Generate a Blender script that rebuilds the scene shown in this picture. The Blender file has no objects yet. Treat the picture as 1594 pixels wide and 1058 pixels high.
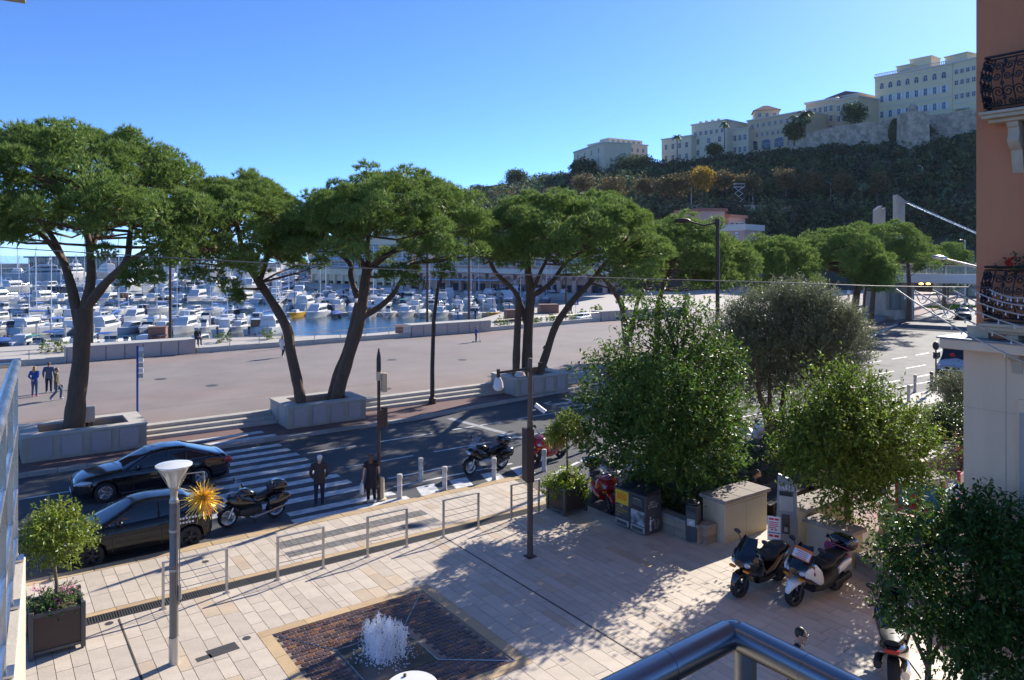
import bpy, math, random
import numpy as np
from mathutils import Vector, Matrix
R = math.radians
rng = np.random.default_rng(7)
random.seed(7)
scn = bpy.context.scene
COL = scn.collection

# ---------------------------------------------------------------- camera
# world axes: x runs along the road away to the right, y from the plaza to the harbour
F, HOR, CXP, HC = 1160.0, 395.0, 797.0, 8.4          # focal length and horizon in photo pixels, eye height
RGT = Vector((0.8131, -0.5821, 0)); FWD = Vector((0.5821, 0.8131, 0))
cam = bpy.data.objects.new('camera', bpy.data.cameras.new('camera'))
COL.objects.link(cam)
cam.location = (0, 0, HC)
cam.rotation_euler = (R(90), 0, -math.atan2(0.5821, 0.8131))
cam.data.sensor_width = 36
cam.data.lens = 36 * F / 1594
cam.data.shift_y = -(529 - HOR) / 1594
cam.data.clip_start = 0.05
cam.data.clip_end = 6000
scn.camera = cam

# ---------------------------------------------------------------- light
SUN_AZ, SUN_EL = R(15), R(29)                        # azimuth from the x axis towards y
sd = Vector((math.cos(SUN_AZ) * math.cos(SUN_EL), math.sin(SUN_AZ) * math.cos(SUN_EL), math.sin(SUN_EL)))
world = bpy.data.worlds.new('World'); scn.world = world; world.use_nodes = True
wn = world.node_tree
sky = wn.nodes.new('ShaderNodeTexSky'); sky.sky_type = 'NISHITA'; sky.sun_disc = False
sky.sun_elevation = SUN_EL; sky.sun_rotation = R(90) - SUN_AZ
sky.altitude = 300; sky.air_density = 0.52; sky.dust_density = 0.2; sky.ozone_density = 10.0
wn.links.new(sky.outputs[0], wn.nodes['Background'].inputs[0])
wn.nodes['Background'].inputs[1].default_value = 0.128
sun = bpy.data.objects.new('sun', bpy.data.lights.new('sun', 'SUN')); COL.objects.link(sun)
sun.data.energy = 4.0; sun.data.angle = R(0.53); sun.data.color = (1.0, 0.93, 0.82)
sun.rotation_euler = sd.to_track_quat('Z', 'Y').to_euler()
vs = scn.view_settings
scn.display_settings.display_device = 'sRGB'
vs.view_transform = 'Standard'; vs.look = 'None'; vs.gamma = 1; vs.use_curve_mapping = False
vs.exposure = 1.12
scn.cycles.max_bounces = 6; scn.cycles.transparent_max_bounces = 12
scn.cycles.use_denoising = True

def W(px, py, D):
    "the place seen at photo pixel (px, py) and D metres in front of the camera"
    p = RGT * ((px - CXP) / F * D) + FWD * D
    return Vector((p.x, p.y, HC - (py - HOR) / F * D))
def G(px, py, z=0.0):
    "the place on the level z seen at photo pixel (px, py)"
    return W(px, py, F * (HC - z) / (py - HOR))

# ---------------------------------------------------------------- materials
def M(name, col, rough=0.6, metal=0.0, var=0.12, scale=4.0, bump=0.0, bscale=30.0, coat=0.0, island=0.0, objrand=0.0,
      hue=0.0, emit=0.0, transl=0.0, col2=None, spec=0.5, stretch=None, hi=None):
    m = bpy.data.materials.new(name); m.use_nodes = True
    n = m.node_tree.nodes; l = m.node_tree.links
    b = n['Principled BSDF']
    def math_(op, a, c):
        x = n.new('ShaderNodeMath'); x.operation = op
        for i, q in enumerate((a, c)):
            if isinstance(q, (int, float)): x.inputs[i].default_value = q
            else: l.new(q, x.inputs[i])
        return x.outputs[0]
    tc = n.new('ShaderNodeTexCoord')
    src = tc.outputs['Object']
    if stretch:
        mp = n.new('ShaderNodeMapping'); mp.inputs['Scale'].default_value = stretch
        l.new(src, mp.inputs['Vector']); src = mp.outputs[0]
    no = n.new('ShaderNodeTexNoise'); no.inputs['Scale'].default_value = scale
    no.inputs['Detail'].default_value = 5; no.inputs['Roughness'].default_value = 0.65
    l.new(src, no.inputs['Vector'])
    val = math_('ADD', math_('MULTIPLY', no.outputs[0], var * 3.2), 1 - var * 1.6)
    rnd = None
    if island:
        g = n.new('ShaderNodeNewGeometry'); rnd = g.outputs['Random Per Island']; amt = island
    elif objrand:
        g = n.new('ShaderNodeObjectInfo'); rnd = g.outputs['Random']; amt = objrand
    base = n.new('ShaderNodeMix'); base.data_type = 'RGBA'
    base.inputs[6].default_value = (*col, 1); base.inputs[7].default_value = (*(col2 or col), 1)
    base.inputs[0].default_value = 0
    if rnd is not None:
        val = math_('MULTIPLY', val, math_('ADD', math_('MULTIPLY', rnd, 2 * amt), 1 - amt))
        w = n.new('ShaderNodeTexWhiteNoise'); w.noise_dimensions = '1D'
        l.new(math_('MULTIPLY', rnd, 917.3), w.inputs['W'])
        if col2:
            if hi is None: l.new(w.outputs[0], base.inputs[0])
            else: l.new(math_('GREATER_THAN', w.outputs[0], 1 - hi), base.inputs[0])
    elif col2:
        n2 = n.new('ShaderNodeTexNoise'); n2.inputs['Scale'].default_value = scale * 0.35; n2.inputs['Detail'].default_value = 6
        l.new(src, n2.inputs['Vector'])
        mr = n.new('ShaderNodeMapRange'); mr.inputs[1].default_value = 0.4; mr.inputs[2].default_value = 0.65
        l.new(n2.outputs[0], mr.inputs[0]); l.new(mr.outputs[0], base.inputs[0])
    hs = n.new('ShaderNodeHueSaturation'); l.new(base.outputs[2], hs.inputs['Color']); l.new(val, hs.inputs['Value'])
    if hue and rnd is not None:
        l.new(math_('ADD', math_('MULTIPLY', w.outputs[0], 2 * hue), 0.5 - hue), hs.inputs['Hue'])
    l.new(hs.outputs[0], b.inputs['Base Color'])
    rv = math_('ADD', math_('MULTIPLY', no.outputs[0], 0.25), rough - 0.125)
    if rough > 0.15: l.new(rv, b.inputs['Roughness'])
    else: b.inputs['Roughness'].default_value = rough
    b.inputs['Metallic'].default_value = metal
    b.inputs['Coat Weight'].default_value = coat; b.inputs['Coat Roughness'].default_value = 0.05
    b.inputs['Specular IOR Level'].default_value = spec
    if emit:
        b.inputs['Emission Color'].default_value = (*col, 1); b.inputs['Emission Strength'].default_value = emit
    if bump:
        nb = n.new('ShaderNodeTexNoise'); nb.inputs['Scale'].default_value = bscale; nb.inputs['Detail'].default_value = 6
        l.new(src, nb.inputs['Vector'])
        bp = n.new('ShaderNodeBump'); bp.inputs['Strength'].default_value = bump; bp.inputs['Distance'].default_value = 0.02
        l.new(nb.outputs[0], bp.inputs['Height']); l.new(bp.outputs[0], b.inputs['Normal'])
    if transl:
        t = n.new('ShaderNodeBsdfTranslucent'); mx = n.new('ShaderNodeMixShader'); mx.inputs[0].default_value = transl
        br = n.new('ShaderNodeHueSaturation'); br.inputs['Value'].default_value = 1.4; br.inputs['Hue'].default_value = 0.492
        l.new(hs.outputs[0], br.inputs['Color']); l.new(br.outputs[0], t.inputs[0])
        l.new(b.outputs[0], mx.inputs[1]); l.new(t.outputs[0], mx.inputs[2])
        l.new(mx.outputs[0], n['Material Output'].inputs['Surface'])
    return m

def glass(name, col, alpha=0.4, rough=0.03):
    m = bpy.data.materials.new(name); m.use_nodes = True
    b = m.node_tree.nodes['Principled BSDF']
    b.inputs['Base Color'].default_value = (*col, 1); b.inputs['Roughness'].default_value = rough
    b.inputs['Alpha'].default_value = alpha
    return m

# ---------------------------------------------------------------- mesh helpers
class MB:
    def __init__(s): s.v = []; s.f = []
    def add(s, v, f):
        o = len(s.v); s.v += [tuple(q) for q in v]; s.f += [tuple(i + o for i in q) for q in f]; return s
    def box(s, x0, x1, y0, y1, z0, z1, taper=0.0):
        t = taper
        return s.add([(x0, y0, z0), (x1, y0, z0), (x1, y1, z0), (x0, y1, z0), (x0 + t, y0 + t, z1), (x1 - t, y0 + t, z1), (x1 - t, y1 - t, z1), (x0 + t, y1 - t, z1)],
                     [(0, 3, 2, 1), (4, 5, 6, 7), (0, 1, 5, 4), (1, 2, 6, 5), (2, 3, 7, 6), (3, 0, 4, 7)])
    def obox(s, c, size, mat=None, rotz=0, roty=0):
        m = mat or (Matrix.Rotation(rotz, 3, 'Z') @ Matrix.Rotation(roty, 3, 'Y'))
        h = [q / 2 for q in size]; c = Vector(c)
        vs_ = [c + m @ Vector((sx * h[0], sy * h[1], sz * h[2])) for sz in (-1, 1) for sx, sy in ((-1, -1), (1, -1), (1, 1), (-1, 1))]
        return s.add(vs_, [(0, 3, 2, 1), (4, 5, 6, 7), (0, 1, 5, 4), (1, 2, 6, 5), (2, 3, 7, 6), (3, 0, 4, 7)])
    def quad(s, a, b, c, d): return s.add([a, b, c, d], [(0, 1, 2, 3)])
    def loft(s, rings, cap=True, closed=True):
        n = len(rings[0]); o = len(s.v); f = []
        for r in rings: s.v += [tuple(q) for q in r]
        for i in range(len(rings) - 1):
            for j in range(n if closed else n - 1):
                k = (j + 1) % n
                f.append((o + i * n + j, o + i * n + k, o + (i + 1) * n + k, o + (i + 1) * n + j))
        if cap and closed:
            f.append(tuple(o + j for j in range(n))[::-1]); f.append(tuple(o + (len(rings) - 1) * n + j for j in range(n)))
        s.f += f; return s
    def tube(s, pts, r, n=8, cap=True):
        pts = [Vector(p) for p in pts]; k = len(pts)
        rr = r if isinstance(r, (list, tuple)) else [r] * k
        rings = []; nrm = None
        for i, p in enumerate(pts):
            d = (pts[min(i + 1, k - 1)] - pts[max(i - 1, 0)])
            d = d.normalized() if d.length > 1e-9 else Vector((0, 0, 1))
            if nrm is None:
                nrm = d.orthogonal().normalized()
            else:
                nrm = nrm - d * nrm.dot(d); nrm = nrm.normalized() if nrm.length > 1e-6 else d.orthogonal().normalized()
            b = d.cross(nrm)
            rings.append([p + (nrm * math.cos(2 * math.pi * j / n) + b * math.sin(2 * math.pi * j / n)) * rr[i] for j in range(n)])
        return s.loft(rings, cap)
    def lathe(s, prof, c=(0, 0, 0), n=16, axis='z', cap=True):
        rings = []
        for r, z in prof:
            ring = []
            for j in range(n):
                a = 2 * math.pi * j / n; x, y = r * math.cos(a), r * math.sin(a)
                q = {'z': (x, y, z), 'y': (x, z, y), 'x': (z, x, y)}[axis]
                ring.append((q[0] + c[0], q[1] + c[1], q[2] + c[2]))
            rings.append(ring)
        return s.loft(rings, cap)
    def ball(s, c, r, n=12, m=8):
        r = r if isinstance(r, (list, tuple)) else (r, r, r)
        rings = []
        for i in range(m + 1):
            t = math.pi * i / m; q = max(math.sin(t), 0.02)
            rings.append([(c[0] + r[0] * q * math.cos(2 * math.pi * j / n), c[1] + r[1] * q * math.sin(2 * math.pi * j / n), c[2] - r[2] * math.cos(t)) for j in range(n)])
        return s.loft(rings)
    def prism(s, poly, z0, z1):
        n = len(poly); o = len(s.v)
        s.v += [(x, y, z0) for x, y in poly] + [(x, y, z1) for x, y in poly]
        s.f.append(tuple(o + i for i in range(n))[::-1]); s.f.append(tuple(o + n + i for i in range(n)))
        for i in range(n):
            k = (i + 1) % n; s.f.append((o + i, o + k, o + n + k, o + n + i))
        return s
    def ell(s, secs, n=14, p=2.6):
        "superellipse sections along x: (x, z centre, half width, half height)"
        rings = []
        for x, zc, hy, hz in secs:
            ring = []
            for j in range(n):
                a = 2 * math.pi * j / n; c, q = math.cos(a), math.sin(a)
                ring.append((x, hy * math.copysign(abs(c) ** (2 / p), c), zc + hz * math.copysign(abs(q) ** (2 / p), q)))
            rings.append(ring)
        return s.loft(rings)
    def plate(s, outline, t):
        "outline of (x, z) points given thickness along y about 0"
        n = len(outline); o = len(s.v)
        s.v += [(x, -t / 2, z) for x, z in outline] + [(x, t / 2, z) for x, z in outline]
        s.f.append(tuple(o + i for i in range(n))); s.f.append(tuple(o + n + i for i in range(n))[::-1])
        for i in range(n):
            k = (i + 1) % n; s.f.append((o + i, o + n + i, o + n + k, o + k))
        return s
    def xf(s, m, i0=0):
        for i in range(i0, len(s.v)): s.v[i] = tuple(m @ Vector(s.v[i]))
        return s
    def mesh(s, name, mat, smooth=None):
        me = bpy.data.meshes.new(name); me.from_pydata(s.v, [], s.f); me.update()
        me.materials.append(mat)
        if smooth is not None:
            me.polygons.foreach_set('use_smooth', [True] * len(me.polygons)); me.set_sharp_from_angle(angle=R(smooth))
        return me
    def build(s, name, mat, parent=None, loc=(0, 0, 0), rotz=0, smooth=35, bevel=0.0, sub=0):
        o = put(name, s.mesh(name, mat, smooth), parent, loc, rotz)
        if bevel:
            b = o.modifiers.new('bevel', 'BEVEL'); b.width = bevel; b.segments = 2; b.limit_method = 'ANGLE'
        if sub:
            b = o.modifiers.new('sub', 'SUBSURF'); b.levels = b.render_levels = sub
        return o

def put(name, me, parent=None, loc=(0, 0, 0), rotz=0):
    o = bpy.data.objects.new(name, me); COL.objects.link(o)
    o.location = loc; o.rotation_euler = (0, 0, rotz)
    if parent: o.parent = parent
    return o
def tag(o, label, cat, group=None):
    o['label'] = label; o['category'] = cat
    if group: o['group'] = group
    return o
def thing(name, label, cat, loc=(0, 0, 0), rotz=0, group=None):
    o = bpy.data.objects.new(name, None); COL.objects.link(o); o.empty_display_size = 0.2
    o.location = loc; o.rotation_euler = (0, 0, rotz)
    return tag(o, label, cat, group)
def struct(o, label=None):
    o['kind'] = 'structure'
    if label: o['label'] = label
    return o
def stuff(o, label=None):
    o['kind'] = 'stuff'
    if label: o['label'] = label
    return o
def copy_tree(o, parent=None, loc=None, rotz=None, label=None):
    c = o.copy(); COL.objects.link(c)
    if parent: c.parent = parent
    if loc is not None: c.location = loc
    if rotz is not None: c.rotation_euler = (0, 0, rotz)
    if label: c['label'] = label
    for ch in list(o.children): copy_tree(ch, c)
    return c

def np_mesh(name, v, f, mat):
    me = bpy.data.meshes.new(name); k = f.shape[1]
    me.vertices.add(len(v)); me.vertices.foreach_set('co', np.ascontiguousarray(v, np.float32).ravel())
    me.loops.add(f.size); me.loops.foreach_set('vertex_index', np.ascontiguousarray(f, np.int32).ravel())
    me.polygons.add(len(f)); me.polygons.foreach_set('loop_start', np.arange(0, f.size, k, dtype=np.int32))
    me.update(calc_edges=True); me.materials.append(mat)
    return me
def unit(a): return a / np.maximum(np.linalg.norm(a, axis=1, keepdims=True), 1e-9)
def rdir(n): return unit(rng.normal(size=(n, 3)))
def needles(c, d, ln, wd):
    "thin triangles: base at c, pointing along d"
    p = unit(np.cross(d, rdir(len(c)))) * (wd[:, None] / 2)
    v = np.stack([c - p, c + p, c + d * ln[:, None]], 1).reshape(-1, 3)
    return v, np.arange(len(v)).reshape(-1, 3)
def leaves(c, d, ln, wd, up=0.6):
    "folded diamond leaves, base at c along d, faces mostly upward"
    n = rdir(len(c)); n[:, 2] = np.abs(n[:, 2]) + up; n = unit(n)
    p = unit(np.cross(d, n)); n = np.cross(p, d)
    mid = c + d * (ln * 0.45)[:, None]; fold = n * (wd * 0.18)[:, None]
    v = np.stack([c, mid + p * (wd / 2)[:, None] + fold, c + d * ln[:, None] - n * (ln * 0.1)[:, None], mid - p * (wd / 2)[:, None] + fold], 1).reshape(-1, 3)
    i = np.arange(len(c))[:, None] * 4
    return v, np.concatenate([i + [0, 1, 2], i + [0, 2, 3]], 0)
def cat_mesh(parts):
    vs_, fs, o = [], [], 0
    for v, f in parts: vs_.append(v); fs.append(f + o); o += len(v)
    return np.concatenate(vs_), np.concatenate(fs)
# ---------------------------------------------------------------- palette
STONE = M('sandstone', (0.55, 0.47, 0.375), 0.6, var=0.14, scale=2.5, bump=0.25, bscale=18, objrand=0.09, col2=(0.53, 0.42, 0.30), hi=0.07)
STONE_I = M('sandstone_rows', (0.55, 0.47, 0.375), 0.6, var=0.14, scale=2.5, bump=0.25, bscale=18, island=0.09, col2=(0.53, 0.42, 0.30), hi=0.07)
GOLD_STONE = M('golden_stone', (0.50, 0.36, 0.20), 0.6, var=0.14, scale=3, bump=0.2, objrand=0.1)
JOINT = M('joint', (0.16, 0.13, 0.10), 0.9, var=0.1)
ASPHALT = M('asphalt', (0.070, 0.073, 0.080), 0.8, var=0.26, scale=0.9, bump=0.5, bscale=160, col2=(0.085, 0.086, 0.09))
REDASPH = M('red_asphalt', (0.19, 0.115, 0.105), 0.85, var=0.16, scale=0.6, bump=0.4, bscale=150, col2=(0.16, 0.10, 0.09))
PROM = M('promenade_asphalt', (0.25, 0.195, 0.175), 0.85, var=0.22, scale=0.3, bump=0.4, bscale=120, col2=(0.23, 0.205, 0.20))
OLDPAINT = M('worn_paint', (0.34, 0.35, 0.36), 0.7, var=0.3, scale=6)
PAINT = M('road_paint', (0.70, 0.70, 0.68), 0.6, var=0.25, scale=9, bump=0.2, bscale=60, col2=(0.46, 0.46, 0.46))
CONC = M('pale_concrete', (0.44, 0.38, 0.29), 0.75, var=0.2, scale=2.2, bump=0.3, bscale=25, stretch=(1, 1, .35), col2=(0.35, 0.30, 0.23))
PANEL = M('cladding_panel', (0.43, 0.37, 0.345), 0.6, var=0.1, scale=2, objrand=0.06)
KERB = M('kerb_stone', (0.36, 0.33, 0.29), 0.75, var=0.16, scale=3, bump=0.3, objrand=0.12)
STEP = M('step_stone', (0.46, 0.43, 0.38), 0.7, var=0.14, scale=2, objrand=0.06)
QUAY = M('quay_concrete', (0.44, 0.40, 0.35), 0.8, var=0.12, scale=0.4)
DARKGREY = M('dark_grate', (0.06, 0.058, 0.055), 0.6, var=0.15, objrand=0.1)
GREYSETT = M('grey_sett', (0.17, 0.16, 0.15), 0.7, var=0.2, scale=5, objrand=0.2)
SETT = M('porphyry_sett', (0.085, 0.048, 0.042), 0.38, var=0.25, scale=9, bump=0.3, objrand=0.45, col2=(0.16, 0.062, 0.030), hi=0.22, hue=0.015)
SETT_I = M('porphyry_sett_rows', (0.085, 0.048, 0.042), 0.38, var=0.25, scale=9, bump=0.3, island=0.45, col2=(0.16, 0.062, 0.030), hi=0.22, hue=0.015)
SETTJOINT = M('sett_joint', (0.27, 0.21, 0.16), 0.8)
WETSLAB = M('wet_slab', (0.10, 0.095, 0.085), 0.12, var=0.2)
SOIL = M('soil', (0.11, 0.075, 0.05), 0.95, var=0.3, scale=12, bump=0.8)
CHIPS = M('wood_chips', (0.26, 0.16, 0.09), 0.9, island=0.4, var=0.2)
BARK = M('pine_bark', (0.13, 0.085, 0.055), 0.95, var=0.4, scale=7, bump=1.0, bscale=9, stretch=(1, 1, 0.35))
BARK2 = M('smooth_bark', (0.15, 0.11, 0.075), 0.9, var=0.2, scale=8, bump=0.5)
PINE = M('pine_needles', (0.165, 0.250, 0.057), 0.6, island=0.35, var=0.25, scale=0.4, spec=.25, transl=0.27, hue=0.018)
LEAF_A = M('glossy_leaves', (0.075, 0.148, 0.025), 0.5, spec=.3, island=0.35, var=0.2, scale=0.8, transl=0.34, hue=0.02, col2=(0.14, 0.16, 0.02), hi=0.10)
LEAF_C = M('fresh_leaves', (0.105, 0.175, 0.026), 0.5, spec=.3, island=0.35, var=0.2, scale=0.8, transl=0.38, hue=0.02, col2=(0.15, 0.18, 0.02), hi=0.10)
LEAF_D = M('citrus_leaves', (0.050, 0.105, 0.018), 0.45, spec=.35, island=0.35, var=0.2, scale=0.8, transl=0.3, hue=0.02, col2=(0.12, 0.16, 0.02), hi=0.08)
LEAF_O = M('olive_leaves', (0.185, 0.215, 0.115), 0.5, island=0.35, var=0.15, transl=0.25, hue=0.015)
LEAF_H = M('hedge_leaves', (0.24, 0.31, 0.025), 0.45, island=0.35, var=0.2, transl=0.35, hue=0.02)
LEAF_S = M('shrub_leaves', (0.045, 0.08, 0.022), 0.45, island=0.4, var=0.2, transl=0.25, hue=0.02)
LEAF_R = M('reddish_leaves', (0.13, 0.08, 0.025), 0.5, island=0.4, var=0.2, transl=0.25, hue=0.03)
LEAF_P = M('potted_tree_leaves', (0.19, 0.25, 0.030), 0.4, island=0.35, var=0.2, transl=0.36, hue=0.02)
HILLD = M('hill_dark_leaves', (0.050, 0.082, 0.042), 0.7, island=0.4, var=0.3, scale=0.1, transl=0.12)
HILLL = M('hill_light_leaves', (0.17, 0.22, 0.085), 0.7, island=0.4, var=0.3, scale=0.1, transl=0.2)
HILLG = M('hill_leaves', (0.085, 0.135, 0.052), 0.7, island=0.4, var=0.55, scale=0.16, transl=0.15, hue=0.02)
HILLB = M('hill_brown_leaves', (0.16, 0.135, 0.055), 0.7, island=0.35, var=0.3, scale=0.08, transl=0.2, hue=0.02)
HILLY = M('hill_yellow_leaves', (0.34, 0.24, 0.035), 0.7, island=0.3, var=0.2, transl=0.3, hue=0.02)
HILLGR = M('hill_grey_leaves', (0.085, 0.085, 0.065), 0.7, island=0.4, var=0.3, scale=0.08, transl=0.15)
ROCK = M('hill_rock', (0.055, 0.060, 0.035), 0.95, var=0.4, scale=0.08, bump=1, bscale=0.6, col2=(0.10, 0.085, 0.06))
RAMPART = M('rampart_stone', (0.56, 0.44, 0.31), 0.95, var=0.55, scale=0.9, bump=1.0, bscale=2.0, col2=(0.34, 0.27, 0.19))
CREAM = M('cream_render', (0.76, 0.62, 0.42), 0.85, var=0.08, scale=0.3)
YELLOWR = M('yellow_render', (0.78, 0.64, 0.38), 0.85, var=0.06, scale=0.3)
OCHRE = M('ochre_render', (0.70, 0.50, 0.29), 0.85, var=0.08, scale=0.3)
TRIM = M('pale_trim', (0.66, 0.60, 0.50), 0.8, var=0.06)
WHITEP = M('white_shutter', (0.70, 0.72, 0.76), 0.6, var=0.05)
TERRA = M('terracotta_tiles', (0.36, 0.15, 0.09), 0.85, var=0.2, scale=1.5)
ROOF = M('roof_tiles', (0.20, 0.115, 0.09), 0.85, var=0.2, scale=1.5)
PINKR = M('pink_render', (0.58, 0.36, 0.28), 0.85, var=0.08, scale=0.3)
PANE = M('window_pane', (0.07, 0.09, 0.12), 0.08, var=0.2, objrand=0.4)
ORANGE = M('orange_render', (0.60, 0.225, 0.105), 0.85, var=0.10, scale=2.5, bump=0.15, bscale=90, stretch=(1, 1, .2), col2=(0.55, 0.20, 0.09))
BLDSTONE = M('dressed_stone', (0.80, 0.565, 0.37), 0.8, var=0.14, scale=1.5, bump=0.2, bscale=40, stretch=(1, 1, 0.15))
BALSTONE = M('balcony_stone', (0.52, 0.42, 0.29), 0.8, var=0.18, scale=6, bump=0.3)
LEAD = M('lead_flashing', (0.20, 0.22, 0.25), 0.45, var=0.15)
IRON = M('black_iron', (0.012, 0.012, 0.013), 0.4, var=0.1)
STEEL = M('brushed_steel', (0.55, 0.55, 0.55), 0.28, 1.0, var=0.06)
CHROME = M('polished_tube', (0.27, 0.275, 0.29), 0.3, 1.0, var=0.02)
GALV = M('galvanised', (0.50, 0.48, 0.44), 0.42, 0.7, var=0.12, scale=8)
POLEGREY = M('grey_pole', (0.20, 0.19, 0.175), 0.5, 0.4, var=0.15, scale=5)
BRONZE = M('bronze_paint', (0.055, 0.038, 0.028), 0.5, 0.2, var=0.12)
BLACKP = M('black_gloss', (0.006, 0.006, 0.008), 0.2, var=0.0, coat=1.0)
GREYP = M('dark_grey_gloss', (0.005, 0.0055, 0.007), 0.22, 0.0, var=0.02, coat=0.45, spec=.3)
SILVERP = M('silver_paint', (0.50, 0.50, 0.49), 0.3, 0.6, var=0.03, coat=0.8)
WHITEG = M('white_gloss', (0.75, 0.75, 0.74), 0.3, var=0.04, coat=0.6)
REDP = M('red_gloss', (0.42, 0.015, 0.018), 0.25, var=0.03, coat=1.0)
BLUEP = M('blue_gloss', (0.02, 0.20, 0.45), 0.35, var=0.05, coat=0.4)
RUBBER = M('tyre_rubber', (0.018, 0.018, 0.018), 0.8, var=0.1)
PLASTIC = M('black_plastic', (0.022, 0.022, 0.023), 0.55, var=0.1)
LEATHER = M('black_seat', (0.02, 0.02, 0.022), 0.45, var=0.1)
ALLOY = M('alloy', (0.55, 0.55, 0.56), 0.3, 0.9, var=0.04)
CARGLASS = M('tinted_glass', (0.008, 0.011, 0.016), 0.04, var=0.0, spec=0.8)
WINDSH = glass('clear_screen', (0.25, 0.32, 0.42), 0.32)
TAILR = M('tail_light', (0.55, 0.02, 0.02), 0.15, var=0.02, coat=1.0)
HEADL = M('head_light', (0.60, 0.62, 0.64), 0.1, 0.3, var=0.02, coat=1.0)
AMBER = M('amber_lens', (0.75, 0.22, 0.01), 0.2, var=0.02)
HULLW = M('white_hull', (0.60, 0.60, 0.60), 0.3, var=0.05, objrand=0.08)
HULLN = M('navy_hull', (0.03, 0.05, 0.10), 0.3, var=0.05)
DECKC = M('cream_deck', (0.62, 0.58, 0.50), 0.5, var=0.08, objrand=0.1)
CANVASB = M('blue_canvas', (0.025, 0.09, 0.33), 0.8, var=0.1)
CANVASG = M('green_canvas', (0.05, 0.30, 0.24), 0.8, var=0.1)
CANVASN = M('navy_canvas', (0.02, 0.03, 0.08), 0.8, var=0.1)
CANVASW = M('white_canvas', (0.66, 0.65, 0.62), 0.8, var=0.1)
BOATGLASS = M('boat_glass', (0.03, 0.05, 0.07), 0.08, var=0.1)
WOODB = M('varnished_wood', (0.22, 0.10, 0.045), 0.35, var=0.2)
YELLOWH = M('yellow_hull', (0.60, 0.36, 0.03), 0.35, var=0.05)
BOXBR = M('brown_box', (0.22, 0.115, 0.08), 0.7, var=0.1)
SKIN = M('skin', (0.45, 0.26, 0.18), 0.55, var=0.05)
HAIRB = M('brown_hair', (0.09, 0.05, 0.03), 0.6, var=0.2)
HAIRD = M('dark_hair', (0.02, 0.014, 0.012), 0.5, var=0.2)
HAIRF = M('fair_hair', (0.36, 0.21, 0.09), 0.6, var=0.2)
HAIRG = M('grey_hair', (0.40, 0.38, 0.36), 0.6, var=0.15)
CL_BLACK = M('black_cloth', (0.012, 0.012, 0.014), 0.85, var=0.15)
CL_BROWN = M('brown_cloth', (0.045, 0.030, 0.028), 0.85, var=0.15)
CL_NAVY = M('navy_cloth', (0.016, 0.022, 0.045), 0.85, var=0.15)
CL_BLUE = M('blue_cloth', (0.02, 0.075, 0.30), 0.85, var=0.12)
CL_JEANS = M('jeans', (0.075, 0.105, 0.17), 0.9, var=0.15)
CL_OLIVE = M('olive_cloth', (0.11, 0.10, 0.055), 0.9, var=0.15)
CL_WHITE = M('white_cloth', (0.62, 0.60, 0.60), 0.85, var=0.08)
CL_PINK = M('pink_cloth', (0.55, 0.12, 0.25), 0.85, var=0.08)
PAPER = M('paper', (0.72, 0.72, 0.72), 0.7, var=0.03)
MASKB = M('blue_mask', (0.15, 0.38, 0.62), 0.8, var=0.03)
YELLOWP = M('yellow_panel', (0.68, 0.42, 0.02), 0.45, var=0.06)
ORANGEP = M('orange_card', (0.75, 0.16, 0.02), 0.6, var=0.03)
BINGREY = M('bin_grey', (0.060, 0.062, 0.066), 0.45, var=0.08)
CABINET = M('cabinet_cream', (0.54, 0.44, 0.29), 0.6, var=0.12, scale=4, stretch=(1, 1, .2), col2=(0.47, 0.38, 0.25))
CABDOOR = M('cabinet_door', (0.42, 0.375, 0.30), 0.6, var=0.06, scale=2, stretch=(1, 1, 1))
CAPSTONE = M('cap_stone', (0.30, 0.26, 0.225), 0.9, var=0.3, scale=5, bump=0.8, bscale=20, objrand=0.12)
RUBBLE = M('rubble_stone', (0.30, 0.225, 0.16), 0.9, var=0.3, scale=6, bump=0.8, bscale=12, objrand=0.25)
TOTEM = M('totem_grey', (0.30, 0.31, 0.32), 0.4, 0.3, var=0.05)
CORTEN = M('brown_panel', (0.048, 0.026, 0.020), 0.5, var=0.12, scale=3)
FRAMEG = M('planter_frame', (0.085, 0.085, 0.082), 0.5, 0.3, var=0.1)
TINSEL = M('gold_tinsel', (0.95, 0.60, 0.07), 0.3, 0.45, var=0.1, island=0.35)
SIGNBLUE = M('sign_blue', (0.015, 0.07, 0.30), 0.5, var=0.05)
SIGNRED = M('sign_red', (0.55, 0.02, 0.02), 0.5, var=0.05)
TABLERED = M('pink_table', (0.50, 0.05, 0.10), 0.4, var=0.05)
SAFE1 = M('soft_floor', (0.33, 0.37, 0.31), 0.9, var=0.1, scale=1.2, col2=(0.40, 0.25, 0.24))
NAVYFLOOR = M('soft_floor_blue', (0.03, 0.06, 0.14), 0.9, var=0.1)
LEDGE = M('ledge_render', (0.50, 0.44, 0.35), 0.85, var=0.1, scale=4, bump=0.2)
LAWN = M('lawn', (0.10, 0.20, 0.02), 0.9, island=0.3, var=0.2)
CABLE = M('cable', (0.22, 0.19, 0.17), 0.6, var=0.1)
WARMLAMP = M('tunnel_lamp', (1.0, 0.50, 0.08), 0.5, emit=5.0)
TUNNEL = M('tunnel_dark', (0.03, 0.026, 0.024), 0.9, var=0.2)
BRIDGEW = M('bridge_white', (0.78, 0.77, 0.75), 0.5, var=0.05)
BRGLASS = glass('bridge_glass', (0.30, 0.38, 0.38), 0.45)
PALEBLUE = M('pale_blue_awning', (0.35, 0.48, 0.62), 0.7, var=0.1)
FLOWER = M('pink_flowers', (0.60, 0.20, 0.36), 0.6, island=0.3, var=0.1, hue=0.04)
GERAN = M('red_flowers', (0.65, 0.015, 0.012), 0.6, island=0.2, var=0.1)
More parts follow.
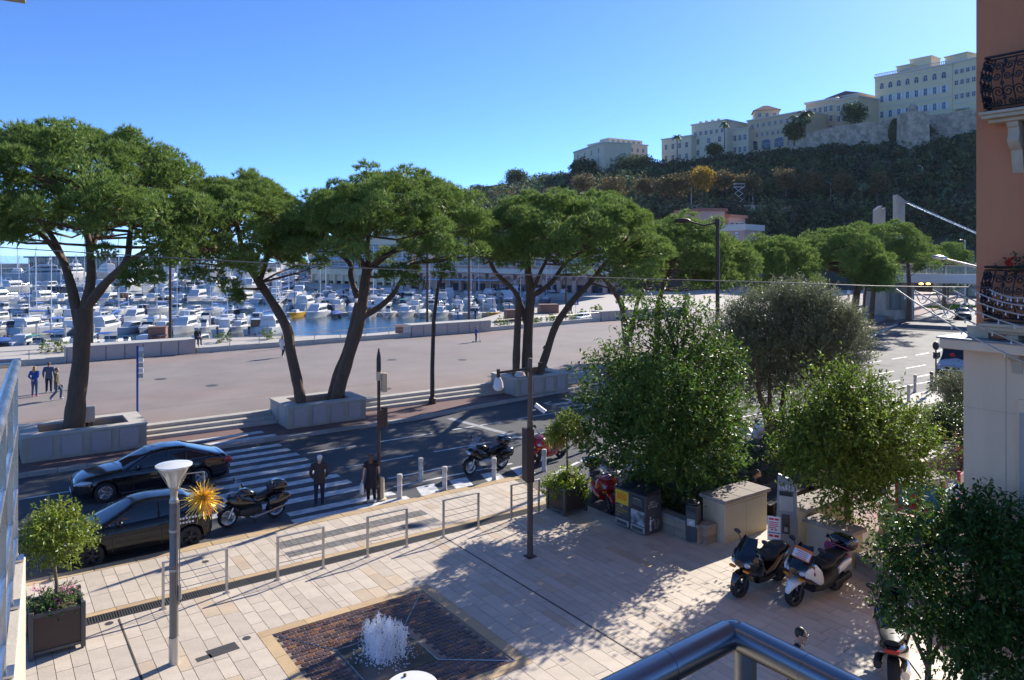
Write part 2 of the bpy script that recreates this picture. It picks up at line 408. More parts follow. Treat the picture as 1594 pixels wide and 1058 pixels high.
LAWNG = M('bedding_leaves', (0.09, 0.17, 0.04), 0.6, island=0.35, var=0.2, transl=0.3)
def water_mat():
    m = bpy.data.materials.new('harbour_water'); m.use_nodes = True
    n = m.node_tree.nodes; l = m.node_tree.links; b = n['Principled BSDF']
    b.inputs['Base Color'].default_value = (0.012, 0.055, 0.095, 1); b.inputs['Roughness'].default_value = 0.06
    b.inputs['IOR'].default_value = 1.33
    tc = n.new('ShaderNodeTexCoord'); no = n.new('ShaderNodeTexNoise')
    no.inputs['Scale'].default_value = 0.9; no.inputs['Detail'].default_value = 5
    l.new(tc.outputs['Object'], no.inputs['Vector'])
    bp = n.new('ShaderNodeBump'); bp.inputs['Strength'].default_value = 0.5; bp.inputs['Distance'].default_value = 0.25
    l.new(no.outputs[0], bp.inputs['Height']); l.new(bp.outputs[0], b.inputs['Normal'])
    return m
WATER = water_mat()
JET = glass('fountain_water', (0.92, 0.95, 1.0), 0.5, 0.15)
# ---------------------------------------------------------------- setting: sea, land, roads
QZ, WZ = -2.2, -3.3                                    # quay and water levels
def sheet(name, poly, z, mat, parent=None, label=None, kind='structure'):
    b = MB(); o_ = len(b.v); b.v += [(x, y, z) for x, y in poly]; b.f.append(tuple(range(len(poly))))
    o = b.build(name, mat, parent, smooth=None)
    if kind: o['kind'] = kind
    if label: o['label'] = label
    return o
def slab(name, poly, z0, z1, mat, label=None):
    a = sum(poly[i][0] * poly[(i + 1) % len(poly)][1] - poly[(i + 1) % len(poly)][0] * poly[i][1] for i in range(len(poly)))
    if a < 0: poly = poly[::-1]
    return struct(MB().prism(poly, z0, z1).build(name, mat, smooth=None), label)
def xy(p): return (p.x, p.y)

sheet('harbour_water', [(-5000, -5000), (6000, -5000), (6000, 6000), (-5000, 6000)], WZ, WATER, label='blue harbour water between the moored boats')
slab('ground', [(-160, -80), (500, -80), (500, 64), (-160, 64)], -4, -0.104, ASPHALT, 'asphalt ground under the town')
KU = [-60, 18, 24, 31.5, 50, 70.6, 95, 107.5, 160]; KV = [33.8, 33.8, 34.6, 35.7, 37.0, 39.3, 47.5, 51, 66]
kv = lambda u: float(np.interp(u, KU, KV))
RU = list(range(-60, 161, 4))
slab('road', [(-60, 10), (160, 10)] + [(u, kv(u)) for u in RU[::-1]], -0.5, -0.1, ASPHALT, 'dark asphalt road along the promenade')
far_pave = slab('far_pavement', [(u, kv(u) + 0.31) for u in RU] + [(u, kv(u) + 6) for u in RU[::-1]], -0.5, 0.02, REDASPH, 'dark red pavement between the road and the steps')
ks = MB().box(-0.49, 0.49, 0, 0.3, -0.3, 0.035).mesh('kerb_stone', KERB)
for i in range(96):
    u = -6 + i; a = math.atan2(kv(u + .5) - kv(u - .5), 1)
    put('kerb_stone', ks, far_pave, (u, kv(u), 0), a)
QG = lambda px, py: xy(G(px, py, QZ))
quay_edge = [(-170, 110), (-60, 100)] + [QG(*q) for q in ((50, 537), (300, 527), (560, 520), (640, 513), (740, 498), (800, 482), (870, 475))]
qc = QG(945, 462); farq = [qc] + [QG(*q) for q in ((700, 457), (480, 446), (380, 432), (300, 428))]
slab('quay', [(-170, 62.9)] + quay_edge + [qc, (420, 200), (420, 62.9)], -6, QZ, QUAY, 'pale concrete quay beside the harbour')
slab('far_quay', farq + [xy(W(300, 0, 900)), xy(W(1500, 0, 900)), (420, 200)], -6, QZ - .02, QUAY, 'far quay below the pink arcaded building')
PV = lambda u: 38.05 if u < 34 else kv(u) + 2.4 + 0.0
PT = lambda u: float(np.interp(u, [-60, 33, 60, 100, 160], [62.8, 62.8, 64.8, 71, 84]))
PU = [-160, -20, 0, 20, 33.9, 34, 40, 50, 60, 70, 80, 90, 100, 110, 160]
prom = slab('promenade', [(u, PV(u)) for u in PU] + [(u, PT(u)) for u in PU[::-1]], -5, 0.5, PROM, 'broad reddish grey asphalt promenade')

GREYB = M('grey_asphalt_band', (0.225, 0.19, 0.175), 0.85, var=0.2, scale=0.3, bump=0.4, bscale=120, col2=(0.24, 0.21, 0.195))
sheet('promenade_band', [(-40, 45.5), (33, 45.5), (60, 46.5), (85, 53), (85, 60.5), (60, 59.5), (33, 58.5), (-40, 58.5)], .504, GREYB, label='greyer asphalt band along the middle of the promenade')
for v in (41.6, 51.8):
    sheet('promenade_seam', [(-40, v), (40, v + .1), (40, v + .13), (-40, v + .035)], .509, OLDPAINT if v > 50 else JOINT, label='thin straight seam in the promenade asphalt, %s' % ('nearer the steps' if v < 50 else 'nearer the harbour'))
for px, py in ((330, 600), (610, 560), (250, 590), (720, 560), (600, 605)):
    q_ = G(px, py, .5); MB().lathe([(.35, .50), (.35, .512), (.01, .513)], n=16).build('manhole_cover', DARKGREY, prom, (q_.x, q_.y, 0))
# promenade steps, three risers between the planter boxes
for a, b in ((-30, 1.35), (5.95, 12.0), (16.08, 25.66), (29.66, 33.9)):
    root = thing('stone_steps', {-30: 'three stone steps left of the leftmost planter box', 5.95: 'three stone steps behind the crosswalk between two planter boxes',
                 16.08: 'three stone steps between the middle and the right planter box', 29.66: 'three stone steps right of the farthest planter box'}[a], 'steps', ((a + b) / 2, 37.4, 0))
    L = b - a
    for k in range(3):
        n = max(1, int(L / 1.6)); w = L / n
        m = MB().box(-w / 2 + .006, w / 2 - .006, 36.75 + .42 * k - 37.4, 36.75 + .42 * k + .44 - 37.4 + (.03 if k == 2 else 0), 0.02, 0.18 + .163 * k).mesh('step_block', STEP)
        for i in range(n):
            put('step_block', m, root, (a + w * (i + .5) - (a + b) / 2, 0, 0))

# planter boxes of the pines
PLABEL = {1.4: 'stone planter box round the leftmost big pine', 12.04: 'stone planter box with two leaning pine trunks by the crosswalk', 25.7: 'stone planter box with three pine trunks behind the white dome lamp'}
for a, b, v0, v1 in ((1.4, 5.95, 35.6, 38.3), (12.04, 16.04, 35.2, 37.9), (25.7, 29.62, 35.4, 38.1)):
    r = thing('planter_box', PLABEL[a], 'planter', ((a + b) / 2, (v0 + v1) / 2, 0)); hx, hy = (b - a) / 2, (v1 - v0) / 2
    m = MB()
    for x0, x1, y0, y1 in ((-hx, hx, -hy, -hy + .45), (-hx, hx, hy - .45, hy), (-hx, -hx + .6, -hy + .45, hy - .45), (hx - .6, hx, -hy + .45, hy - .45)):
        m.box(x0, x1, y0, y1, -0.1, 1.0)
    m.build('wall', CONC, r, smooth=None)
    c = MB()
    for x0, x1, y0, y1 in ((-hx - .03, hx + .03, -hy - .03, -hy + .48), (-hx - .03, hx + .03, hy - .48, hy + .03), (-hx - .03, -hx + .63, -hy + .48, hy - .48), (hx - .63, hx + .03, -hy + .48, hy - .48)):
        c.box(x0, x1, y0, y1, 1.003, 1.09)
    c.build('coping', STEP, r, smooth=None)
    MB().box(-hx + .6, hx - .6, -hy + .45, hy - .45, -0.1, 0.72).build('soil', SOIL, r, smooth=None)
    n = 4; w = (b - a - .3) / n
    pm = MB().box(-w * .34, w * .34, -.035, .01, .12, .93).mesh('stone_panel', PANEL)
    for i in range(n): put('stone_panel', pm, r, (-hx + .15 + w * (i + .5), -hy - .003, 0))
    pm = MB().box(-.02, .01, -.45, .45, .12, .93).mesh('stone_panel', PANEL)
    for s in (-.62, .62): put('stone_panel', pm, r, (-hx - .003, s, 0))

# promenade parapet: clad blocks, low walls, railings
def parapet(u0, u1, v, h, label):
    r = thing('parapet_wall', label, 'wall', ((u0 + u1) / 2, v, 0.5)); L = (u1 - u0) / 2
    MB().box(-L, L, 0, 1.7, -.5, h - .09).build('core', JOINT, r, smooth=None)
    MB().box(-L - .03, L + .03, -.05, 1.74, h - .087, h).build('coping', STEP, r, smooth=None)
    n = max(2, round(2 * L / 1.22)); w = 2 * L / n
    m = MB().box(-w / 2 + .03, w / 2 - .03, -.03, -.002, .02, h - .1).mesh('stone_panel', PANEL)
    for i in range(n): put('stone_panel', m, r, (-L + w * (i + .5), 0, 0))
    m = MB().box(-.03, -.002, .03, 1.67, .02, h - .1).mesh('stone_panel', PANEL); put('stone_panel', m, r, (-L, 0, 0))
    return r
parapet(5.2, 14.0, 62.7, 1.15, 'clad promenade wall block behind the leftmost pine trunk')
parapet(33.4, 42.4, 63.0, 1.15, 'clad promenade wall block behind the leaning lamp post')
parapet(59.3, 74, 64.9, 1.15, 'clad promenade wall block far right beyond the middle pines')
def low_wall(u0, u1, va, vb, label):
    r = thing('low_wall', label, 'wall', (u0, va, 0.5)); L = u1 - u0; dv = vb - va
    a = math.atan2(dv, L); n = int(L / 2.2); w = math.hypot(L, dv) / n; r.rotation_euler = (0, 0, a)
    m = MB().box(.01, w - .01, 0, .4, -.5, .42).mesh('wall_stone', STEP)
    p = MB().box(-.025, .025, .15, .2, .42, 1.05).mesh('rail_post', GALV)
    for i in range(n):
        put('wall_stone', m, r, (i * w, 0, 0)); put('rail_post', p, r, (i * w + .2, 0, 0))
    MB().tube([(0, .175, 1.06), (n * w, .175, 1.06)], .028, 6).tube([(0, .175, .76), (n * w, .175, .76)], .014, 5).build('rail', GALV, r)
low_wall(-14, 5.1, 62.8, 62.8, 'low promenade wall with railing at the far left behind the people')
low_wall(14.1, 33.3, 62.8, 63.0, 'low promenade wall with railing behind the second planter box')
low_wall(42.5, 59.2, 63.2, 64.9, 'low promenade wall with railing beside the quay shrubs')

# road markings: thin sheets 4 mm over the road
ZM = -0.096
def mark(u0, u1, v0, v1, label=None, name='road_marking', z=ZM, skew=0.0, parent=None):
    o = sheet(name, [(u0, v0), (u1, v0), (u1 - skew, v1), (u0 - skew, v1)], z, PAINT, parent)
    if label: o['label'] = label
    return o
cw = sheet('crosswalk', [(6.9, 24.55), (7.4, 24.55), (7.4, 25.0), (6.9, 25.0)], ZM, PAINT, label='white striped crosswalk over the dark road')
for k in range(9):
    v = 25.0 + k * 0.97
    mark(5.6 + (0.35 if k % 3 else 0), 11.35 - 0.05 * k, v, v + 0.47, name='stripe', parent=cw)
mark(7.2, 11.2, 34.2, 34.65, name='stripe', z=0.025, parent=cw); mark(7.2, 10.9, 35.15, 35.6, name='stripe', z=0.025, parent=cw)
mark(8.2, 12.0, 23.78, 24.2, 'wide white stripe at the man\'s feet'); mark(8.1, 12.2, 23.0, 23.46, 'wide white stripe beside the plaza edge')
lanes = sheet('lane_line', [(11.4, 30.84), (13.6, 30.84), (13.6, 30.98), (11.4, 30.98)], ZM, PAINT, label='dashed white lane lines')
for u0, u1, v in ((14.7, 17.5, 30.84), (18.6, 21.5, 30.9), (22.6, 25.4, 31.0), (26.5, 29.3, 31.1), (30.5, 33, 31.3), (0.2, 2.8, 30.84), (-5, -1.5, 30.84), (11.9, 14.9, 27.9), (15.9, 18.8, 27.9), (-4, -1, 27.9), (0.6, 3.4, 27.5), (12.6, 15.4, 25.6), (19.9, 22.6, 27.9)):
    mark(u0, u1, v, v + .13, name='dash', parent=lanes)
for u0 in np.arange(36, 62, 5.0): mark(u0, u0 + 3, 27.3 + (u0 - 36) * .03, 27.45 + (u0 - 36) * .03, name='dash', parent=lanes)
for u0 in np.arange(36, 100, 4.0):
    v = 31.0 + max(0, u0 - 60) ** 2 * .0045; dv = max(0, u0 - 60) * .018
    sheet('dash', [(u0, v), (u0 + 2.4, v + dv), (u0 + 2.4, v + dv + .16), (u0, v + .16)], ZM, PAINT, lanes)
for u0 in np.arange(48, 110, 4.5):
    v = 25.5 + max(0, u0 - 60) ** 2 * .0042; dv = max(0, u0 - 60) * .018
    sheet('dash', [(u0, v), (u0 + 2.4, v + dv), (u0 + 2.4, v + dv + .16), (u0, v + .16)], ZM, PAINT, lanes)
sheet('stop_line', [(20.3, 27.3), (20.65, 27.3), (19.95, 33.2), (19.6, 33.2)], ZM + .004, OLDPAINT, label='worn white line across the lanes')
sheet('edge_line', [(12.3, 24.55), (17.6, 24.5), (17.6, 24.64), (12.3, 24.69)], ZM, PAINT, label='white line outside the white bollards')
sheet('edge_line', [(18.0, 22.4), (24.5, 24.7), (24.5, 24.86), (18.0, 22.56)], ZM, PAINT, label='white line behind the small potted tree')
sheet('edge_line', [(24.5, 24.7), (60, 23.9), (60, 24.05), (24.5, 24.86)], ZM, PAINT, label='white line between the road and the scooter bays')
for i, u in enumerate((12.6, 14.0, 15.4, 16.8)):
    sheet('hatch_stripe', [(u, 22.95), (u + .75, 22.95), (u + 1.1, 24.1), (u + .35, 24.1)], ZM, PAINT,
          label='white hatch stripe among the white bollards, %s' % ('leftmost', 'second from left', 'third from left', 'rightmost')[i])
sheet('bay_line', [(21.3, 20.2), (21.42, 20.2), (24.3, 24.6), (24.18, 24.6)], ZM, PAINT, label='white scooter bay line under the leafy tree')
# BUS lettering, stretched along the lane, read when driving to the left
bus = thing('road_lettering', 'white BUS lettering painted on the far lane', 'marking', (26.2, 31.2, ZM))
def strip(pts, w, name, parent):
    b = MB(); pts = [Vector(p) for p in pts]
    for i in range(len(pts) - 1):
        d = (pts[i + 1] - pts[i]).normalized(); n_ = Vector((-d.y, d.x, 0)) * w / 2; e = d * w * .35
        b.quad(pts[i] - n_ - e, pts[i + 1] - n_ + e, pts[i + 1] + n_ + e, pts[i] + n_ - e)
        for k in range(4): b.v[-4 + k] = (b.v[-4 + k][0], b.v[-4 + k][1], .0006 * (i + 1))
    return b.build(name, PAINT, parent, smooth=None)
LS, LW = 3.4, .62                                     # letter height along x (top of a letter towards -x), width along y
def letter(ch, strokes, y):
    for k, st in enumerate(strokes): strip([((1 - b_) * LS, y + a * LW, 0) for a, b_ in st], .14, 'letter_' + ch, bus)
letter('b', [[(0, 0), (0, 1)], [(0, 1), (.8, 1), (1, .85), (1, .62), (.8, .5), (0, .5)], [(.8, .5), (1, .38), (1, .13), (.8, 0), (0, 0)]], 0)
letter('u', [[(0, 1), (0, .15), (.2, 0), (.8, 0), (1, .15), (1, 1)]], .85)
letter('s', [[(1, .85), (.8, 1), (.2, 1), (0, .85), (0, .62), (.2, .5), (.8, .5), (1, .38), (1, .13), (.8, 0), (.2, 0), (0, .13)]], 1.7)

# ---------------------------------------------------------------- plaza paving
plaza = slab('plaza', [(-40, -20), (40, -20), (40, 14.3), (17.0, 14.3), (16.6, 17.0), (16.5, 21.2), (16.95, 22.85), (-40, 22.85)], -0.5, -0.016, JOINT, 'sandstone paved plaza')
def proj(x, y, z=0):
    p = Vector((x, y, 0)); d = p.dot(FWD)
    return (CXP + p.dot(RGT) / d * F, HOR + (HC - z) / d * F, d) if d > 1 else (-9e9, 0, d)
def seen(x, y, m=60):
    a = proj(x, y); return -m < a[0] < 1594 + m and a[1] < 1058 + m
FT = (5.0, 9.28, 12.2, 16.72)                          # fountain square with its border
def blocked(x0, x1, y0, y1):
    ov = lambda a: x0 < a[1] - .01 and x1 > a[0] + .01 and y0 < a[3] - .01 and y1 > a[2] + .01
    return ov(FT) or ov((-50, 16.3, 19.28, 19.9)) or ov((-50, 17, 22.47, 23)) or ov((7.0, 11.8, 20.35, 20.75)) or ov((7.0, 11.8, 21.15, 21.6))
tiles = []
def course(x0, w, ya, yb):
    y = yb
    while y > ya + .02:
        L = random.choice((.5, .62, .8, .8, 1.0, 1.2))
        if y - L < ya + .25: L = y - ya
        tiles.append([x0, x0 + w, y - L, y]); y -= L
x = -12.0
while x < 24:
    w = random.choice((.24, .3, .3, .36, .42))
    for e_ in (FT[0], 7.0, FT[1], 11.8):
        if x < e_ < x + w + .08: w = e_ - x
    if w < .04: x += w; continue
    if x < 16.2:
        w2 = min(w, 16.2 - x)
        for ya, yb in ((19.9, 20.35), (20.75, 21.15), (21.6, 22.47)) if 7 < x + w2 / 2 < 11.8 else ((19.9, 22.47),): course(x, w2, ya, yb)
    xm = x + w / 2
    top = 19.28 if x < 16.2 else (16.9 if x < 17 else 14.25)
    if FT[0] < xm < FT[1]:
        course(x, w, 16.72, top); course(x, w, 4, 12.2)
    else: course(x, w, 4, top)
    x += w
cand = []
for t in tiles:
    x0, x1, y0, y1 = t
    if x0 < FT[1] < x1 and y0 < FT[3] and y1 > FT[2]: t[0] = x0 = FT[1]
    if x0 < FT[0] < x1 and y0 < FT[3] and y1 > FT[2]: t[1] = x1 = FT[0]
    cx, cy = (x0 + x1) / 2, (y0 + y1) / 2
    if x1 - x0 < .05 or blocked(x0, x1, y0, y1) or not seen(cx, cy): continue
    d = proj(cx, cy)[2]; cand.append(((x1 - x0) * (y1 - y0) / d ** 3, x0, x1, y0, y1, cx, cy))
cand.sort(reverse=True)
tm = {}
for i, (a, x0, x1, y0, y1, cx, cy) in enumerate(cand[:300]):
    k = (round(x1 - x0, 2), round(y1 - y0, 1))
    if k not in tm: tm[k] = MB().box(-(x1 - x0) / 2 + .006, (x1 - x0) / 2 - .006, -(y1 - y0) / 2 + .006, (y1 - y0) / 2 - .006, -.03, 0).mesh('paving_slab', STONE)
    put('paving_slab', tm[k], plaza, (cx, cy, random.uniform(-.002, .002)))
b = MB()
for a, x0, x1, y0, y1, cx, cy in cand[300:]:
    z = random.uniform(-.002, .002); b.box(x0 + .006, x1 - .006, y0 + .006, y1 - .006, -.03, z)
stuff(b.build('paving_slabs', STONE_I, plaza, smooth=None))
em = MB().box(-.49, .49, -.18, .18, -.03, 0.003).mesh('edge_stone', GOLD_STONE)
for i in range(26): put('edge_stone', em, plaza, (-9 + i, 22.66, 0))
dm = MB().box(-.445, .445, -.09, .09, -.03, .0).mesh('border_stone', GOLD_STONE)
for i in range(30): put('border_stone', dm, plaza, (-9.5 + .9 * i, 19.80, 0))
gm = MB()
for k in range(9): gm.box(-.24 + k * .055, -.24 + k * .055 + .032, -.17, .17, -.02, .001)
gm.box(-.25, .25, -.2, -.17, -.02, .002).box(-.25, .25, .17, .2, -.02, .002)
gme = gm.mesh('drain_grate', DARKGREY)
for i in range(50): put('drain_grate', gme, plaza, (-8.6 + .5 * i, 19.49, 0))
sheet('drain_bed', [(-9, 19.28), (16.3, 19.28), (16.3, 19.7), (-9, 19.7)], -.013, TUNNEL, plaza, kind=None)
sm = MB().box(-.095, .095, -.063, .063, -.03, .0).mesh('grey_paver', GREYSETT)
for (x0, x1, y0, n) in ((7.0, 11.8, 20.35, 3), (7.0, 11.8, 21.17, 3)):
    for j in range(n):
        for i in range(int((x1 - x0) / .2)):
            put('grey_paver', sm, plaza, (x0 + .1 + .2 * i, y0 + .07 + .135 * j, 0))
# manhole covers, drain caps
for (px, py, s, la) in ((348, 1011, .32, 'square'), (318, 1024, .16, 'small')):
    p = G(px, py); o = MB().box(-s, s * .9, -s * .55, s * .55, -.02, .004).build('manhole_cover', DARKGREY, plaza, (p.x, p.y, 0), R(4))
for px, py in ((320, 874), (384, 993), (170, 970)):
    p = G(px, py); MB().lathe([(.09, -.02), (.09, .004), (.0, .005)], n=12).build('drain_cap', DARKGREY, plaza, (p.x, p.y, 0))
sheet('movement_joint', [(11.2, 19.2), (11.235, 19.2), (11.235, 4), (11.2, 4)], .0035, TUNNEL, plaza, kind=None)
sheet('movement_joint', [(2.6, 19.2), (2.63, 19.2), (2.63, 12), (2.6, 12)], .0035, TUNNEL, plaza, kind=None)

# ---------------------------------------------------------------- fountain
ft = thing('fountain', 'flush square fountain of dark red setts with white water jets', 'fountain', (7.14, 14.46, 0))
x0, x1, y0, y1 = FT[0] - 7.14, FT[1] - 7.14, FT[2] - 14.46, FT[3] - 14.46
bw = .27
for (a0, a1, c0, c1, n, ax) in ((x0, x1, y1 - bw, y1, 4, 0), (x0, x1, y0, y0 + bw, 4, 0), (x0, x0 + bw, y0 + bw, y1 - bw, 4, 1), (x1 - bw, x1, y0 + bw, y1 - bw, 4, 1)):
    for i in range(n):
        if ax == 0: q = (a0 + (a1 - a0) * i / n, a0 + (a1 - a0) * (i + 1) / n, c0, c1)
        else: q = (a0, a1, c0 + (c1 - c0) * i / n, c0 + (c1 - c0) * (i + 1) / n)
        MB().box(q[0] + .005, q[1] - .005, q[2] + .005, q[3] - .005, -.03, .003).build('border_stone', GOLD_STONE, ft, smooth=None)
sheet('sett_bed', [(x0 + bw, y0 + bw), (x1 - bw, y0 + bw), (x1 - bw, y1 - bw), (x0 + bw, y1 - bw)], -.012, SETTJOINT, ft, kind=None)
cen = (6.95 - 7.14, 14.22 - 14.46); hs_ = .78
cs = []
yy = y1 - bw - .065; row = 0
while yy > y0 + bw + .03:
    xx = x0 + bw + (.09 if row % 2 else .0) + .09
    while xx < x1 - bw - .05:
        dx, dy = xx - cen[0], yy - cen[1]
        if not (abs(dx) < hs_ + .12 and abs(dy) < hs_ + .09):
            w = .092 if xx + .1 < x1 - bw else .05
            cs.append((abs(dx), xx, yy, w))
        xx += .2
    yy -= .138; row += 1
cs.sort(key=lambda q: proj(q[1] + 7.14, q[2] + 14.46)[2])
vis = [q for q in cs if proj(q[1] + 7.14, q[2] + 14.46)[1] < 1075]
meS = MB().box(-.088, .088, -.058, .058, -.03, .0, taper=.006).mesh('sett', SETT)
for q in vis[:300]: put('sett', meS, ft, (q[1], q[2], random.uniform(-.003, .003)), random.uniform(-.02, .02))
b = MB()
for q in vis[300:]:
    z = random.uniform(-.003, .003); b.box(q[1] - .088, q[1] + .088, q[2] - .058, q[2] + .058, -.03, z, taper=.006)
stuff(b.build('setts', SETT_I, ft, smooth=None))
MB().box(cen[0] - hs_, cen[0] + hs_, cen[1] - hs_, cen[1] + hs_, -.03, .006).build('centre_slab', WETSLAB, ft, smooth=None)
for sx, sy in ((-1, 1), (1, 1), (1, -1), (-1, -1)):
    a = Vector((cen[0] + sx * hs_, cen[1] + sy * hs_, .006)); e = Vector(((x0 + bw if sx < 0 else x1 - bw), (y0 + bw if sy < 0 else y1 - bw), .006))
    d = (e - a).normalized(); n_ = Vector((-d.y, d.x, 0)) * .016
    MB().quad(a - n_, e - n_, e + n_, a + n_).build('steel_channel', STEEL, ft, smooth=None)
eb = MB()
for sx in (-1, 1):
    eb.box(cen[0] + sx * hs_ - .012, cen[0] + sx * hs_ + .012, cen[1] - hs_, cen[1] + hs_, -.02, .010)
eb.box(cen[0] - hs_ + .013, cen[0] + hs_ - .013, cen[1] + hs_ - .012, cen[1] + hs_ + .012, -.02, .0105)
eb.build('steel_edge', STEEL, ft, smooth=None)
for i in range(3):
    for j in range(3):
        bx, by = cen[0] + (i - 1) * .26 - .05, cen[1] + (j - 1) * .26
        h = random.uniform(.5, .82) * (1.1 if i == 1 else .95)
        jb = MB()
        for q in range(4):
            ox, oy = random.gauss(0, .03), random.gauss(0, .03); hq = h * random.uniform(.7, 1.05); prof = [(.006 + .016 * random.random() * (1 + t * .6), hq * t) for t in np.linspace(0, 1, 22)]; i0 = len(jb.v)
            jb.lathe(prof, (ox, oy, 0), 6)
            for k in range(i0, len(jb.v)):
                t = jb.v[k][2] / hq; jb.v[k] = (jb.v[k][0] + random.gauss(0, .006) + ox * 1.6 * t, jb.v[k][1] + random.gauss(0, .006) + oy * 1.6 * t, jb.v[k][2] + random.gauss(0, .008))
        for k in range(620):
            a = random.random() * 6.283; rr = random.random() ** .8 * (.05 + .16 * random.random()) * (1.0 if k % 5 else 2.0)
            z = h * (random.random() ** .7) * max(.1, 1.12 - rr * 2.2) + random.uniform(-.03, .07); s = random.uniform(.004, .014); g_ = random.uniform(1.2, 4)
            p = (rr * math.cos(a), rr * math.sin(a), max(z, .02))
            jb.add([(p[0] - s, p[1], p[2]), (p[0] + s * .5, p[1] + s, p[2]), (p[0] + s * .5, p[1] - s, p[2]), (p[0], p[1], p[2] + s * g_)], [(0, 1, 2), (0, 1, 3), (1, 2, 3), (2, 0, 3)])
        stuff(jb.build('water_jet', JET, ft, (bx, by, .006), smooth=60))
fb = MB()
for k in range(700):
    a = random.random() * 6.283; rr = abs(random.gauss(0, .33)); s = random.uniform(.008, .028)
    p = (cen[0] + rr * math.cos(a), cen[1] + rr * math.sin(a), .012)
    if abs(p[0] - cen[0]) > hs_ - .05 or abs(p[1] - cen[1]) > hs_ - .05: continue
    fb.add([(p[0] - s, p[1], p[2]), (p[0] + s * .5, p[1] + s, p[2]), (p[0] + s * .5, p[1] - s, p[2]), (p[0], p[1], p[2] + s)], [(0, 1, 2), (0, 1, 3), (1, 2, 3), (2, 0, 3)])
stuff(fb.build('splash', JET, ft, smooth=60))
# ---------------------------------------------------------------- the rock: terrain, rampart, buildings
HX = [480, 560, 640, 700, 760, 830, 900, 960, 1060, 1160, 1230, 1300, 1400, 1520, 1620, 1760, 1900]
HRY = [394, 380, 345, 312, 305, 290, 276, 270, 262, 250, 244, 236, 236, 218, 214, 214, 216]
HRD = [520, 500, 480, 450, 430, 400, 375, 360, 335, 318, 304, 290, 279, 267, 260, 260, 260]
def hill_pt(px, t):
    "t: 0 foot, 1 terrace lip, 1.3 terrace back, 2 ridge, 3 plateau"
    Dr = float(np.interp(px, HX, HRD)); yr = float(np.interp(px, HX, HRY)); zr = HC - (yr - HOR) / F * Dr
    zt = min(24.0, zr * .6 + 1); Dt = 252 + max(0, (900 - px)) * .12 - max(0, min(px, 1520) - 1250) * .09
    ks_ = [(Dt - 30, QZ - 1), (Dt - 4, zt * .55), (Dt, zt), (Dt + 11, zt + .3), ((Dt + 11 + Dr) / 2, zt + (zr - zt) * .55), (Dr, zr), (Dr + 190, zr + (14 if px > 1225 else 2))]
    ts = [0, .5, 1, 1.3, 1.65, 2, 3]
    D = float(np.interp(t, ts, [k[0] for k in ks_])); z = float(np.interp(t, ts, [k[1] for k in ks_]))
    p = W(px, 0, D); return Vector((p.x, p.y, z))
hb = MB(); cols = list(range(480, 1901, 20)); rows = [0, .25, .5, .75, 1, 1.15, 1.3, 1.42, 1.54, 1.65, 1.77, 1.9, 2, 2.5, 3]
rings = []
for px in cols:
    r = []
    for t in rows:
        p = hill_pt(px, t)
        if t not in (0, 1, 1.15, 1.3, 2, 2.5, 3): p += Vector((random.uniform(-1, 1), random.uniform(-1, 1), random.uniform(-1.6, 1.6)))
        r.append(p)
    rings.append(r)
hb.loft(rings, cap=False, closed=False)
struct(hb.build('hill', ROCK, smooth=60), 'steep wooded rock hill under the palace buildings')

def crown(c, r, n, size, flat=.75):
    "leaf clumps through an uneven crown: centre, radius, count, leaf size"
    k = max(5, int(n / 28)); pc = rdir(k) * (rng.random((k, 1)) ** .4) * np.array([r * .72, r * .72, r * .72 * flat]) + np.array(c)
    ids = rng.integers(0, k, n); d = rdir(n); d[:, 2] = d[:, 2] * .8 + .15
    p = pc[ids] + d * (r * .42) * rng.uniform(.6, 1.1, (n, 1))
    return leaves(p, unit(d + rdir(n) * .8), rng.uniform(.7, 1.3, n) * size, rng.uniform(.5, .9, n) * size)
GRN, BRN, GRY, DRK, LGT = [], [], [], [], []
for i in range(2100):
    px = random.uniform(640, 1560) if random.random() > .12 else random.uniform(500, 1800)
    t = random.choice((random.uniform(.35, .95), random.uniform(1.34, 2.0), random.uniform(1.34, 2.0), random.uniform(1.34, 2.0), random.uniform(1.9, 2.03)))
    p = hill_pt(px, t); r = random.uniform(1.8, 5.2) * (1 if t > 1.2 else 1.1)
    if t > 1.97 or (px > 1225 and t > 1.9): r *= .6
    a = crown((p.x, p.y, p.z + r * .5), r, 95, 1.15)
    q = random.random(); (GRN if q < .42 else DRK if q < .72 else LGT if q < .88 else BRN if q < .93 else GRY).append(a)
for L, m, nm, la in ((GRN, HILLG, 'hillside_woodland', 'dark green woodland covering the rock slope'), (DRK, HILLD, 'hillside_evergreens', 'darkest evergreen trees scattered over the rock slope'), (LGT, HILLL, 'hillside_light_trees', 'lighter green trees scattered over the rock slope'), (BRN, HILLB, 'hillside_brown_trees', 'brown autumn trees scattered in the slope woodland'), (GRY, HILLGR, 'hillside_grey_scrub', 'grey leafless scrub on the rock slope')):
    v, f = cat_mesh(L); stuff(put(nm, np_mesh(nm, v, f, m)), la)

def small_tree(name, label, base, h, r, mat, n=420, size=.7, trunk=.18, flat=.8, group=None, bark=BARK2):
    o = thing(name, label, 'tree', base, 0, group)
    MB().tube([(0, 0, -.5), (.1 * r, 0, h * .4), (0, .1 * r, h * .8)], [trunk, trunk * .8, trunk * .4], 7).tube([(.1 * r, 0, h * .4), (.5 * r, .1, h * .75)], [trunk * .6, trunk * .25], 6).tube([(.1 * r, 0, h * .45), (-.45 * r, -.2, h * .8)], [trunk * .6, trunk * .25], 6).build('trunk', bark, o)
    v, f = crown((0, 0, h - r * flat * .7), r, n, size, flat); put('crown', np_mesh('crown', v, f, mat), o)
    return o
